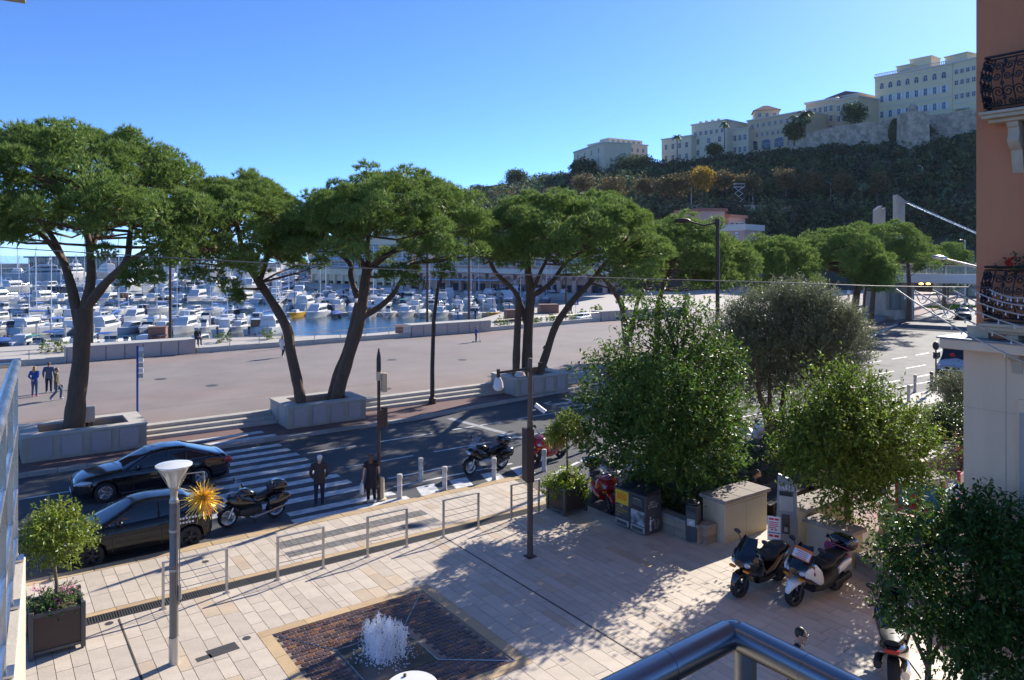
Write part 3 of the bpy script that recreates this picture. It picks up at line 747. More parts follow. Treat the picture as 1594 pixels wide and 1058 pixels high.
# row of autumn plane trees along the terrace
tb = None
for i, px in enumerate((908, 955, 1005, 1035, 1058, 1130, 1165, 1222, 1262, 1312, 1365)):
    p = hill_pt(px, 1.2)
    small_tree('plane_tree', ['brownish plane tree on the hill terrace, leftmost of its row', 'brown plane tree above the left end of the retaining wall', 'thin brown plane tree on the terrace left of the yellow tree', 'sparse brown plane tree just left of the yellow tree',
               'small brown plane tree close behind the yellow tree', 'brown plane tree just left of the white scissor lift', 'brown plane tree just right of the white scissor lift', 'wide orange brown plane tree right of the scissor lift',
               'orange brown plane tree under the rampart wall', 'brown plane tree low under the stone tower', 'rightmost brown plane tree on the hill terrace'][i], p, random.uniform(10, 13), random.uniform(4.2, 5.6), HILLB, 1100, .85, .25, .85, 'autumn plane trees along the hill terrace')
small_tree('yellow_tree', 'bright yellow autumn tree on the hill terrace', hill_pt(1092, 1.2), 13.5, 5.2, HILLY, 1800, .85, .25, .85)
# skyline trees
for i, (px, py, D, h, r, fl) in enumerate(((716, 306, 440, 9, 6, .5), (745, 298, 432, 9, 7, .5), (805, 281, 405, 11, 6.5, .5), (840, 283, 398, 9, 8, .6), (868, 278, 385, 8, 7, .7), (908, 262, 350, 9, 6, .6), (975, 262, 345, 10, 9, .55), (1000, 255, 343, 8, 6, .6))):
    small_tree('umbrella_pine', ['low umbrella pine at the left end of the ridge', 'umbrella pine above the red roofed house on the ridge', 'tall umbrella pine standing out on the left skyline', 'broad dark pine right of the tall skyline pine', 'bushy pine left of the leftmost cream building',
                                 'dark pine in front of the leftmost cream building', 'wide flat pine right of the leftmost cream building', 'small pine between the first two cream buildings'][i], W(px, py + 16, D), h - 1.5, r * 1.08, HILLG, 2600, 1.0, .35, fl, 'umbrella pines on the ridge skyline')
for i, (px, py, D, h, r, fl, la) in enumerate(((1330, 190, 297, 6.5, 5.2, .9, 'round dark bush on the rampart before the ochre building'), (1446, 234, 285, 9, 5, .9, 'dark tree right of the stone tower'), (1236, 214, 303, 5.5, 4, 1.0, 'dark round bush left of the rampart palms'), (1112, 246, 318, 6, 3.5, .9, 'dark shrub arch before the second cream building'), (1370, 300, 262, 9, 5, .9, 'green tree low on the slope left of the pylons'))):
    small_tree('dark_tree', la, W(px, py + 12, D), h + 3, r, HILLG, 2200, .8, .3, fl)
def cypress(px, py, D, h, r, la):
    o = thing('cypress', la, 'tree', W(px, py, D))
    MB().tube([(0, 0, -.5), (0, 0, h * .5)], [.2, .1], 6).build('trunk', BARK2, o)
    n = 1800; t = rng.random(n) ** .8; a = rng.random(n) * 6.283; rr = r * np.sin(np.pi * np.clip(t * .85 + .12, 0, 1)) ** .7 * rng.uniform(.7, 1.05, n)
    p = np.stack([rr * np.cos(a), rr * np.sin(a), t * h], 1); d = np.stack([np.cos(a) * .5, np.sin(a) * .5, np.full(n, 1.0)], 1)
    v, f = leaves(p, unit(d), np.full(n, 1.0), np.full(n, .6)); put('crown', np_mesh('crown', v, f, HILLG), o)
cypress(1394, 226, 283, 9.5, 2.2, 'dark cypress against the rampart left of the tower')
def palm(px, py, D, h, la, r=2.2):
    o = thing('palm_tree', la, 'palm', W(px, py, D), 0, 'palm trees on the rock')
    MB().tube([(0, 0, -1), (.1, 0, h * .5), (0, .1, h)], [.25, .2, .18], 7).build('trunk', BARK2, o)
    b = MB()
    for k in range(16):
        a = k * 2.4; up = random.uniform(-.2, .9); pts = [(0, 0, h)]
        for j in range(1, 5):
            t = j / 4; pts.append((r * t * math.cos(a), r * t * math.sin(a), h + r * (up * t - .9 * t * t)))
        for j in range(4):
            p, q = Vector(pts[j]), Vector(pts[j + 1]); s = Vector((-math.sin(a), math.cos(a), 0)) * r * .16
            b.quad(p, p + s - Vector((0, 0, .1 * r)), q + s - Vector((0, 0, .1 * r)), q); b.quad(p, q, q - s - Vector((0, 0, .1 * r)), p - s - Vector((0, 0, .1 * r)))
    b.build('fronds', HILLG, o, smooth=None)
palm(1054, 246, 316, 9.5, 'thin palm before the left wing of the second cream building'); palm(1128, 228, 312, 10, 'tall thin palm before the second cream building')
palm(1243, 213, 300, 8, 'left palm of the pair on the rampart end', 3.6); palm(1253, 210, 300, 9, 'right palm of the pair on the rampart end', 3.8)
palm(1341, 338, 245, 11, 'palm low on the slope left of the bridge pylons', 2.4); palm(1471, 352, 240, 12, 'palm low on the slope right of the bridge pylons', 2.4)

# windows of far buildings, shared meshes
def win_meshes(w, h, arch=False, sh=False, frame=TRIM):
    fr = MB(); t = .16
    for x0, x1, z0, z1 in ((-w / 2 - t, -w / 2, 0, h), (w / 2, w / 2 + t, 0, h), (-w / 2 - t, w / 2 + t, h, h + t * 1.3), (-w / 2 - t * 1.6, w / 2 + t * 1.6, -t, 0), (-.06, .06, 0, h), (-w / 2, -.061, h * .55, h * .55 + .09), (.061, w / 2, h * .55, h * .55 + .09)): fr.box(x0, x1, -.14, .02, z0, z1)
    pn = MB().box(-w / 2, w / 2, -.05, .02, 0, h)
    if arch:
        pts = [(w / 2 * math.cos(a), h + w / 2 * math.sin(a)) for a in np.linspace(0, math.pi, 9)]
        pn = MB().box(-w / 2, w / 2, -.05, .02, 0, h).plate(pts, .1)
        fr = MB()
        for x0, x1, z0, z1 in ((-w / 2 - t, -w / 2, 0, h), (w / 2, w / 2 + t, 0, h), (-w / 2 - t * 1.6, w / 2 + t * 1.6, -t, 0), (-.06, .06, 0, h), (-w / 2, -.061, h - .1, h), (.061, w / 2, h - .1, h)): fr.box(x0, x1, -.14, .02, z0, z1)
        fr.tube([((w / 2 + t / 2) * math.cos(a), -.07, h + (w / 2 + t / 2) * math.sin(a)) for a in np.linspace(0, math.pi, 9)], t * .6, 4)
    s = None
    if sh: s = MB().box(-w / 2 - t - w * .52, -w / 2 - t - .02, -.12, -.04, 0, h).box(w / 2 + t + .02, w / 2 + t + w * .52, -.12, -.04, 0, h).mesh('shutters', WHITEP)
    return fr.mesh('window', frame), pn.mesh('pane', PANE), s
def frame_of(pxL, DL, pxR, DR):
    a, b = W(pxL, 0, DL), W(pxR, 0, DR); a.z = b.z = 0; d = b - a
    return a, math.atan2(d.y, d.x), d.length
class Block:
    "a straight facade from photo column pxL to pxR; local x along it, local -y towards the viewer"
    def __init__(s, root, pxL, yL, DL, pxR, yR, zb, depth, mat, first=False, cornice=True):
        if zb > 30: DL *= 1.075; zb = HC + (HOR - {46: 290, 48: 250, 50: 225, 62: 185, 34: 310}.get(zb, 240)) / F * DL
        DR = DL * (HOR - yL) / (HOR - yR); s.a, s.ang, s.L = frame_of(pxL, DL, pxR, DR)
        s.zt = HC + (HOR - yL) / F * DL; s.zb = zb; s.root = root
        s.M = Matrix.Translation(s.a) @ Matrix.Rotation(s.ang, 4, 'Z')
        s.part(MB().box(0, s.L, 0, depth, zb - 3, s.zt), 'wall', mat)
        if cornice: s.part(MB().box(-.35, s.L + .35, -.4, depth + .3, s.zt + .003, s.zt + .55), 'cornice', TRIM)
    def part(s, mb, name, mat, parent=None):
        o = mb.build(name, mat, parent or s.root, smooth=30); o.matrix_local = s.root.matrix_basis.inverted() @ s.M; return o
    def wins(s, ms, zs, n, x0=.04, x1=.96, skip=()):
        for z in zs:
            for i in range(n):
                if i in skip: continue
                x = s.L * (x0 + (x1 - x0) * (i + .5) / n)
                w = put('window', ms[0], s.root); w.matrix_local = s.root.matrix_basis.inverted() @ s.M @ Matrix.Translation((x, 0, z))
                p = put('pane', ms[1], w)
                if ms[2]: put('shutters', ms[2], w)
    def band(s, z, h=.35): s.part(MB().box(-.12, s.L + .12, -.16, .02, z, z + h), 'band', TRIM)
def building(name, label, px, D, z): 
    p = W(px, 0, D); return thing(name, label, 'building', (p.x, p.y, z))
WM = win_meshes(1.3, 2.3); WS = win_meshes(1.2, 1.7); WSH = win_meshes(1.2, 2.6, sh=True); WAR = win_meshes(1.5, 1.6, arch=True)
WBIG = win_meshes(4.6, 2.2, arch=True)
r = building('cream_building', 'pale cream building at the left end of the rock ridge', 930, 352, 40)
b = Block(r, 893, 238, 350, 940, 222, 46, 14, CREAM); b.wins(WM, [b.zt - 4, b.zt - 8, b.zt - 12], 4)
b = Block(r, 940.5, 221, 338, 1008, 227, 46, 14, CREAM); b.wins(WS, [b.zt - 3.5, b.zt - 7], 7)
b = Block(r, 948, 214, 352, 1000, 219, 46, 8, CREAM, cornice=False); b.wins(WS, [b.zt - 2.6], 6)
r = building('cream_building', 'long cream building with raised centre and roof balustrade on the ridge', 1090, 325, 50)
b = Block(r, 1030, 218, 326, 1076.3, 211.5, 46, 16, CREAM); b.wins(WM, [b.zt - 4.8, b.zt - 10], 4); b.band(b.zt - 6.5)
c = Block(r, 1076.5, 195.5, 318, 1131, 187, 46, 17, CREAM); c.wins(WM, [c.zt - 9.0, c.zt - 14], 3); c.wins(WS, [c.zt - 5], 6); c.band(c.zt - 6.2); c.band(c.zt - 11)
for q in range(4): c.part(MB().box(2 + q * 3.2, 2.9 + q * 3.2, 3, 4.2, c.zt + .55, c.zt + 2), 'chimney', OCHRE)
b = Block(r, 1131.3, 204, 310, 1165, 199.5, 46, 16, CREAM); b.wins(WM, [b.zt - 4.8, b.zt - 10], 4); b.band(b.zt - 6.5)
r = building('ochre_building', 'ochre building with a hipped roof pavilion and tall arched windows', 1205, 312, 52)
b = Block(r, 1163.5, 189, 308, 1254, 173, 48, 15, OCHRE); b.wins(WS, [b.zt - 3.4], 9); b.wins(WS, [b.zt - 7.6], 10); b.wins(WBIG, [b.zt - 13.2], 4, .0, .9); b.band(b.zt - 4.8); b.band(b.zt - 9.2)
c = Block(r, 1175, 172, 312, 1213, 170.5, 62, 10, OCHRE, cornice=False); c.wins(WS, [c.zt - 3], 3)
c.part(MB().add([(-.8, -.8, c.zt), (c.L + .8, -.8, c.zt), (c.L + .8, 10.8, c.zt), (-.8, 10.8, c.zt), (c.L / 2 - 1, 5, c.zt + 3), (c.L / 2 + 1, 5, c.zt + 3)], [(3, 2, 1, 0), (0, 1, 5, 4), (1, 2, 5), (2, 3, 4, 5), (3, 0, 4)]), 'roof', ROOF)
r = building('ochre_building', 'ochre building with dark roof just left of the big yellow one', 1305, 300, 58)
b = Block(r, 1254.3, 163, 303, 1300, 155, 48, 15, OCHRE); b.wins(WM, [b.zt - 4.5, b.zt - 8.7, b.zt - 13], 5); b.band(b.zt - 1.9)
b.part(MB().prism([(-.5, -.6), (b.L + .5, -.6), (b.L + .5, 15.5), (-.5, 15.5)], b.zt + .56, b.zt + .9), 'roof_edge', TRIM)
b.part(MB().add([(-.6, -.6, b.zt + .9), (b.L + .6, -.6, b.zt + .9), (b.L + .6, 15.6, b.zt + .9), (-.6, 15.6, b.zt + .9), (2, 7, b.zt + 2.6), (b.L - 2, 7, b.zt + 2.6)], [(3, 2, 1, 0), (0, 1, 5, 4), (1, 2, 5), (2, 3, 4, 5), (3, 0, 4)]), 'roof', ROOF)
c = Block(r, 1300.3, 157, 292, 1336, 150, 48, 15, OCHRE); c.wins(WM, [c.zt - 4.6, c.zt - 9], 4); c.wins(WS, [c.zt - 3], 0); c.band(c.zt - 1.8); c.band(c.zt - 6)
d = Block(r, 1336.3, 146, 293, 1363, 152, 48, 15, OCHRE); d.wins(WAR, [d.zt - 6.5], 3); d.wins(WS, [d.zt - 3.2, d.zt - 12], 3)
d.part(MB().add([(-.6, -.6, d.zt + .56), (d.L + .6, -.6, d.zt + .56), (d.L + .6, 15, d.zt + .56), (-.6, 15, d.zt + .56), (2, 7, d.zt + 2.8), (d.L - 2, 7, d.zt + 2.8)], [(3, 2, 1, 0), (0, 1, 5, 4), (1, 2, 5), (2, 3, 4, 5), (3, 0, 4)]), 'roof', ROOF)
r = building('yellow_building', 'big pale yellow building with white shutters at the top right of the rock', 1440, 285, 58)
b = Block(r, 1362, 122, 292, 1482, 99.5, 50, 16, YELLOWR); z = b.zt
b.wins(WAR, [z - 4.9], 8); b.wins(WSH, [z - 10.5], 8); b.wins(WSH, [z - 17.0], 8); b.band(z - 12.6); b.band(z - 1.2, .3)
bal = MB()
for i in range(46): bal.box(b.L * i / 46, b.L * i / 46 + .22, -.2, 0, z + .55, z + 1.5)
bal.box(0, b.L, -.25, .05, z + 1.5, z + 1.72); b.part(bal, 'balustrade', TRIM)
for x0, x1, y0, y1, h in ((8.5, 14, 1, 8, 3.2), (11.5, 20, 6, 14, 6.2)): b.part(MB().box(x0, x1, y0, y1, z + .56, z + h).box(x0 - .3, x1 + .3, y0 - .3, y1 + .3, z + h + .01, z + h + .35), 'roof_house', YELLOWR)
c = Block(r, 1482.5, 99, 270, 1532, 88, 50, 16, YELLOWR); c.wins(WS, [c.zt - 4.3, c.zt - 8.6, c.zt - 14], 5); c.band(c.zt - 2.8); c.band(c.zt - 16)
c.part(MB().box(-4, 4.5, 2, 12, c.zt + .56, c.zt + 3.4).box(-4.4, 4.9, 1.6, 12.4, c.zt + 3.41, c.zt + 3.9), 'roof_house', YELLOWR)
c.part(MB().box(1.5, 6.5, -1.6, 0, c.zt - 18.4, c.zt - 18).box(1.6, 1.9, -1.5, -1.2, c.zt - 22, c.zt - 18.4).box(6.1, 6.4, -1.5, -1.2, c.zt - 22, c.zt - 18.4), 'porch', TRIM)
r = building('red_roof_house', 'low red roofed house among the pines at the left end of the ridge', 765, 425, 36)
b = Block(r, 733, 297, 428, 785, 290, 34, 10, PINKR, cornice=False); b.wins(WS, [b.zt - 3], 9); b.part(MB().box(-1, b.L + 1, -1, 11, b.zt + .01, b.zt + 1.6, taper=.9), 'roof', ROOF)
# rampart
rp = thing('rampart_wall', 'old rubble stone rampart under the yellow and ochre buildings', 'wall', W(1330, 240, 296))
def rwall(p, q, D0, D1):
    a = W(p[0], p[1], D0); b_ = W(q[0], q[1], D1); d = (b_ - a); L = math.hypot(d.x, d.y); ang = math.atan2(d.y, d.x)
    m = Matrix.Translation((a.x, a.y, 0)) @ Matrix.Rotation(ang, 4, 'Z'); mb = MB(); n = 10
    for i in range(n):
        z0 = a.z + (b_.z - a.z) * i / n; z1 = a.z + (b_.z - a.z) * (i + 1) / n; x0, x1 = L * i / n, L * (i + 1) / n
        mb.add([(x0, -1.5, 30), (x1, -1.5, 30), (x1, 0, z1), (x0, 0, z0), (x0, 1.6, z0), (x1, 1.6, z1)], [(0, 1, 2, 3), (3, 2, 5, 4)])
    o = mb.build('wall', RAMPART, rp, smooth=None); o.matrix_local = rp.matrix_basis.inverted() @ m
rwall((1228, 214), (1300, 196), 304, 298); rwall((1300, 196), (1405, 183), 298, 287); rwall((1440, 180), (1535, 168), 284, 270)
tw = thing('stone_tower', 'square stone tower with a small domed lookout on the rampart', 'tower', W(1421, 238, 276))
zt_ = HC + (HOR - 176) / F * 276; bz = tw.location.z; ta = -.62
MB().box(-4.2, 4.2, -4, 4, -6, zt_ - bz, taper=.25).build('wall', RAMPART, tw, rotz=ta, smooth=None)
MB().lathe([(1.6, 0), (1.6, 1.8), (1.75, 1.9), (1.5, 2.6), (.9, 3.2), (.05, 3.6)], (0, 0, zt_ - bz), 10).build('lookout', RAMPART, tw)
# terrace retaining wall, its traffic and lift
rw = thing('retaining_wall', 'long low retaining wall of the hill terrace road', 'wall', hill_pt(1090, 1))
pts = [hill_pt(px, 1.0) for px in range(900, 1241, 20)]; mb = MB()
for a, c in zip(pts, pts[1:]):
    o_ = FWD * -.6; mb.add([a + o_ + Vector((0, 0, -9)), c + o_ + Vector((0, 0, -9)), c + o_ + Vector((0, 0, .9)), a + o_ + Vector((0, 0, .9)), a + Vector((0, 0, .9)), c + Vector((0, 0, .9))], [(0, 1, 2, 3), (3, 2, 5, 4)])
mb.build('wall', RAMPART, rw, smooth=None).matrix_local = rw.matrix_basis.inverted()
p = hill_pt(1150, 1.08)
lift = thing('scissor_lift', 'white scissor lift raised on the hill terrace road', 'lift', p, -.6)
MB().box(-1.6, 1.6, -.7, .7, .3, 1.1).build('chassis', YELLOWP, lift, bevel=.05)
sb = MB()
for k in range(3):
    z0, z1 = 1.1 + k * 2.0, 3.1 + k * 2.0
    sb.tube([(-1.4, -.5, z0), (1.4, -.5, z1)], .09, 5).tube([(1.4, .5, z0), (-1.4, .5, z1)], .09, 5)
sb.build('scissor_arm', WHITEG, lift)
MB().box(-1.8, 1.8, -.8, .8, 7.1, 7.25).tube([(-1.8, -.8, 8.3), (1.8, -.8, 8.3), (1.8, .8, 8.3), (-1.8, .8, 8.3), (-1.8, -.8, 8.3)], .05, 4).tube([(-1.8, -.8, 7.2), (-1.8, -.8, 8.3)], .05, 4).tube([(1.8, -.8, 7.2), (1.8, -.8, 8.3)], .05, 4).build('platform', WHITEG, lift)
for w_ in (-1, 1): MB().lathe([(.1, -.8), (.38, -.78), (.38, .78), (.1, .8)], (w_ * 1.1, 0, .38), 12, 'y').build('wheel', RUBBER, lift)

# pink house on the slope foot, pink arcade by the harbour, pale flats at the left
r = building('pink_house', 'salmon pink house with terrace and poster above the pine crowns', 1115, 215, 4)
lo = Block(r, 1072, 360, 226, 1158, 359, 0, 14, PINKR, cornice=False); lo.wins(win_meshes(2.2, 1.7), [lo.zt - 3.4, lo.zt - 6.8], 5)
lo2 = Block(r, 1158.3, 358, 219, 1187, 359.5, 0, 12, PINKR, cornice=False); lo2.wins(win_meshes(2.0, 1.5), [lo2.zt - 3.2, lo2.zt - 6.6], 2)
lo.part(MB().box(-6, lo.L + .3, -.5, 14, lo.zt + .01, lo.zt + 1.5), 'parapet', TRIM); lo2.part(MB().box(-.1, lo2.L + .4, -.55, 12, lo2.zt + .02, lo2.zt + 1.8), 'parapet', TRIM)
lo.part(MB().box(lo.L * .84, lo.L * .96, -.12, -.02, lo.zt - 4.0, lo.zt - .4), 'poster', PAPER)
pl = MB()
for k, (w, zz) in enumerate(((.9, -1.1), (.9, -1.6), (.6, -2.2), (.8, -2.7), (.7, -3.2))): pl.box(lo.L * .85, lo.L * (.85 + .1 * w), -.135, -.125, lo.zt + zz, lo.zt + zz + .22)
lo.part(pl, 'poster_print', SIGNBLUE)
up = Block(r, 1062, 331, 232, 1092, 328, 6, 8, PINKR, cornice=False); up2 = Block(r, 1092.3, 330, 229, 1146, 337, 6, 10, PINKR, cornice=False); up3 = Block(r, 1134, 338, 226, 1160, 339.5, 6, 8, PINKR, cornice=False)
up3.wins(win_meshes(1.6, 1.8), [up3.zt - 3.3], 3); up2.wins(WS, [up2.zt - 4], 3)
for q in (up, up2, up3): q.part(MB().box(-.6, q.L + .6, -.8, 9, q.zt + .01, q.zt + .9, taper=.3), 'roof', TERRA)
up2.part(MB().box(up2.L * .75, up2.L * .75 + 1, 4, 5, up2.zt + .45, up2.zt + 2.4), 'chimney', PINKR)

ar = building('arcade_building', 'long pink harbour building with arcade arches and wide windows', 830, 208, QZ)
b = Block(ar, 640, 352, 226, 968, 346.5, QZ + 5, 18, PINKR)
b.zt = 8.4 + 43 / F * 226
WH = win_meshes(3.6, 1.75); zf = QZ + 5
b.wins(WH, [zf + 2.3, zf + 5.3, zf + 8.3, zf + 11.3], 13, .02, .98)
b.part(MB().box(-.5, b.L + .5, -2.2, 0, zf + .0, zf + .35).box(-.5, b.L + .5, -2.25, -2.1, zf + .36, zf + 1.4), 'balcony', TRIM)
na = 15; w = b.L / na; ap = MB()
for i in range(na):
    x = i * w; ap.box(x - .55, x + .55, -1.6, -.2, QZ, QZ + 3.2)
    pts = [(x + .55 + (w - 1.1) / 2 - (w - 1.1) / 2 * math.cos(t), QZ + 3.2 - .9 + 1.9 * math.sin(t) ** .8 if 0 < t < math.pi else QZ + 3.2) for t in np.linspace(0, math.pi, 11)]
    for (xa, za), (xb, zb_) in zip(pts, pts[1:]):
        ap.add([(xa, -1.6, za), (xb, -1.6, zb_), (xb, -1.6, zf - .01), (xa, -1.6, zf - .01), (xa, -.2, za), (xb, -.2, zb_)], [(0, 1, 2, 3), (0, 4, 5, 1)])
b.part(ap, 'arcade', PINKR); b.part(MB().box(0, b.L, .3, .5, QZ - 1, zf), 'shop_fronts', BOATGLASS)
aw = MB()
for i in range(9): aw.box(4 + i * 3.2, 4.15 + i * 3.2, -7.2, -7.05, QZ, QZ + 3.1)
aw.box(3, 32, -7.4, -2.2, QZ + 3.1, QZ + 3.3); b.part(aw, 'awning', PALEBLUE)
fl = building('white_flats', 'pale block of flats with blue balconies beyond the harbour', 560, 262, QZ)
b = Block(fl, 487, 372, 275, 640, 369, QZ + 4, 16, CREAM); b.wins(WH, [QZ + 6.2 + 2.9 * k for k in range(3)], 11)
for k in range(3): b.part(MB().box(0, b.L, -1.3, 0, QZ + 5.6 + 2.9 * k, QZ + 5.75 + 2.9 * k).box(0, b.L, -1.35, -1.25, QZ + 5.76 + 2.9 * k, QZ + 6.5 + 2.9 * k), 'balcony', PALEBLUE)
ap = MB()
for i in range(12): ap.box(i * b.L / 12, i * b.L / 12 + .9, -.9, 0, QZ, QZ + 4)
ap.box(0, b.L, -.95, 0, QZ + 3.2, QZ + 5.3); b.part(ap, 'arcade', CREAM)
r = building('low_restaurant', 'low dark flat roofed restaurant on the far mole', 150, 430, WZ + 3)
b = Block(r, 45, 401, 430, 245, 402, WZ + 2, 10, BOATGLASS, cornice=False); b.zt = HC - 6 / F * 430
b.part(MB().box(-2, b.L + 2, -2, 12, 6.2, 7.0), 'roof', PLASTIC)
for i in range(14): b.part(MB().box(i * b.L / 14, i * b.L / 14 + .5, -.3, 0, 0, 6.2), 'mullion', TRIM)
a, an, L = frame_of(-420, 420, 430, 445)
mole = thing('breakwater', 'long pale breakwater closing the far side of the harbour', 'wall', (a.x, a.y, WZ), an)
MB().box(0, L, 0, 14, -4, 3.4).box(0, L, 11, 14.2, 3.401, 6.0).build('wall', QUAY, mole, smooth=None)

# ---------------------------------------------------------------- bridge and tunnel at the right
br = thing('footbridge', 'white footbridge with glass parapet and lift tower over the road', 'bridge', W(1385, 500, 96))
def atm(px, py, D): return W(px, py, D) - br.location
bL, bR = atm(1396, 425, 97), atm(1640, 425, 88); d = (bR - bL); d.z = 0; dn = d.normalized(); nn = Vector((-dn.y, dn.x, 0))
def beam(name, z0, z1, w, mat, off=0.0, a=bL, b_=bR):
    mb = MB(); q = [a - nn * w / 2 + nn * off, b_ - nn * w / 2 + nn * off, b_ + nn * w / 2 + nn * off, a + nn * w / 2 + nn * off]
    z0 -= br.location.z; z1 -= br.location.z
    mb.add([(p.x, p.y, z0) for p in q] + [(p.x, p.y, z1) for p in q], [(0, 3, 2, 1), (4, 5, 6, 7), (0, 1, 5, 4), (1, 2, 6, 5), (2, 3, 7, 6), (3, 0, 4, 7)]); return mb.build(name, mat, br, smooth=None)
beam('deck', 4.75, 5.65, 3.2, BRIDGEW); beam('girder', 5.0, 5.9, .25, BRIDGEW, -1.75)
beam('glass_parapet', 5.95, 6.85, .06, BRGLASS, -1.7); beam('handrail', 6.85, 6.95, .12, GALV, -1.7)
q = br.location.z
for px in range(1420, 1600, 30):
    p = atm(px, 0, np.interp(px, [1396, 1640], [97, 88])); MB().box(p.x - .05, p.x + .05, p.y - 1.8, p.y - 1.7, 5.65 - q, 6.9 - q).build('rail_post', GALV, br)
for px, w in ((1364, 1.1), (1402, 1.0)):
    p = atm(px, 0, 97); MB().box(p.x - w / 2, p.x + w / 2, p.y - 1.5, p.y + 1.5, -q, 5.6 - q).build('pillar', CONC, br, smooth=None)
p = atm(1384, 0, 97); MB().box(p.x - 1.0, p.x + 1.0, p.y - 1.2, p.y + 1.2, 1.3 - q, 5.4 - q).build('lift_glass', BRGLASS, br, smooth=None)
MB().box(p.x - .8, p.x + .8, p.y - .9, p.y + .9, 1.3 - q, 5.0 - q).build('lift_cabin', GALV, br, smooth=None)
MB().box(p.x - 1.9, p.x + 1.9, p.y - 1.7, p.y + 1.7, -q, 1.25 - q).build('lift_base', CONC, br, smooth=None)
py_ = thing('bridge_pylons', 'pale angular bridge pylons rising above the pine crowns', 'pylon', W(1395, 500, 112))
def pyl(px0, px1, y0, y1, D):
    a, b_ = W(px0, y0, D), W(px1, y1, D); l = py_.location
    mb = MB(); n_ = FWD * .7; a0, b0 = a.copy(), b_.copy(); a0.z = b0.z = 0
    q = [a0, b0, b_, a]; mb.add([x - l - n_ for x in q] + [x - l + n_ for x in q], [(0, 1, 2, 3), (7, 6, 5, 4), (0, 4, 5, 1), (1, 5, 6, 2), (2, 6, 7, 3), (3, 7, 4, 0)]); mb.build('pylon', CONC, py_, smooth=None)
pyl(1393.5, 1405, 303, 312, 112); pyl(1362, 1370, 326, 320, 118); pyl(1371, 1375, 326, 323, 122)
for o_ in (0, 2.2):
    MB().tube([W(1405, 311 + o_, 112) - py_.location, W(1530, 366 + o_, 96) - py_.location], .06, 5).build('stay_cable', STEEL, py_)
tn = thing('tunnel_portal', 'dark tunnel portal with glowing orange lamps under the bridge', 'tunnel', W(1440, 470, 150))
l = tn.location
def TP(px, py, D): return W(px, py, D) - l
mb = MB(); mb.add([TP(1385, 408, 150), TP(1410, 408, 150), TP(1410, 475, 150), TP(1385, 475, 150), TP(1410, 440, 150), TP(1452, 440, 150), TP(1452, 408, 150)], [(0, 3, 2, 1), (1, 4, 5, 6)])
mb.add([TP(1452, 408, 150), TP(1600, 408, 150), TP(1600, 475, 150), TP(1452, 475, 150)], [(0, 3, 2, 1)]); mb.build('wall', RAMPART, tn, smooth=None)
MB().add([TP(1405, 436, 160), TP(1460, 436, 160), TP(1460, 476, 158), TP(1405, 476, 158)], [(0, 3, 2, 1)]).build('bore', TUNNEL, tn, smooth=None)
for px in (1419, 1434, 1445): MB().ball(TP(px, 441.5, 149), (.45, .45, .18), 8, 5).build('lamp', WARMLAMP, tn)
v = rng.uniform(0, 1, (2600, 2)); pa, pb = G(1466, 482, -.1), G(1500, 474, -.1)
c_ = np.stack([pa.x + (v[:, 0] * 12), pa.y + v[:, 1] * 5 - 1, np.full(2600, -.09)], 1); d_ = rdir(2600); d_[:, 2] = np.abs(d_[:, 2]) + 1
vv, ff = needles(c_, unit(d_), np.full(2600, .35), np.full(2600, .12)); stuff(put('lawn', np_mesh('lawn', vv, ff, LAWN)), 'small bright lawn beside the tunnel road')
for px, py, D, h, r_, la in ((1475, 470, 135, 6, 3.4, 'dark round tree beside the tunnel portal'), (1505, 468, 130, 7, 3.6, 'dark tree right of the tunnel portal')): small_tree('roadside_tree', la, W(px, py, D), h, r_, HILLG, 500, .5)
# ---------------------------------------------------------------- boats
def hull(L, B, h, flare=.12, stern=.88, n=11):
    rings = []
    for i in range(n):
        t = i / (n - 1); x = -L / 2 + L * t
        w = B / 2 * (stern + (1 - stern) * min(1, t * 3)) * (1 - max(0, (t - .5) / .5) ** 2.3) + .02
        hh = h * (1 + .28 * t ** 2); k = -.35 + .5 * max(0, (t - .75) / .25) ** 2
        rings.append([(x, 0, k), (x + .02, w * (.72 - .2 * t), k * .3), (x + .0, w * (.9 - flare * t), hh * .45), (x + .06 * t, w, hh), (x + .06 * t, w * .6, hh + .04), (x, 0, hh + .06), (x + .06 * t, -w * .6, hh + .04), (x + .06 * t, -w, hh), (x, -w * (.9 - flare * t), hh * .45), (x + .02, -w * (.72 - .2 * t), k * .3)])
    return MB().loft(rings)
def slant(x0, x1, y, z0, z1, fx=.0, bx=.0, ty=.85):
    return MB().add([(x0, -y, z0), (x1, -y, z0), (x1, y, z0), (x0, y, z0), (x0 + bx, -y * ty, z1), (x1 - fx, -y * ty, z1), (x1 - fx, y * ty, z1), (x0 + bx, y * ty, z1)],
                    [(0, 3, 2, 1), (4, 5, 6, 7), (0, 1, 5, 4), (1, 2, 6, 5), (2, 3, 7, 6), (3, 0, 4, 7)])
def rail(b, L, B, z, x0=0.0):
    pts = [(x0, -B / 2 * .92, z), (L * .3, -B / 2 * .8, z + .06), (L * .47, 0, z + .12), (L * .3, B / 2 * .8, z + .06), (x0, B / 2 * .92, z)]
    b.tube(pts, .02, 5)
    for p in pts: b.tube([(p[0], p[1], z - .5), p], .015, 4)
def outboard(root, x, z, ys=(0,)):
    for y in ys:
        o = MB().ell([(x - .5, z + .55, .12, .16), (x - .3, z + .6, .19, .26), (x - .05, z + .58, .17, .22)], 10).box(x - .36, x - .16, y * 0 - .06, .06, z - .5, z + .4).build('outboard', PLASTIC, root, (0, y, 0)); 
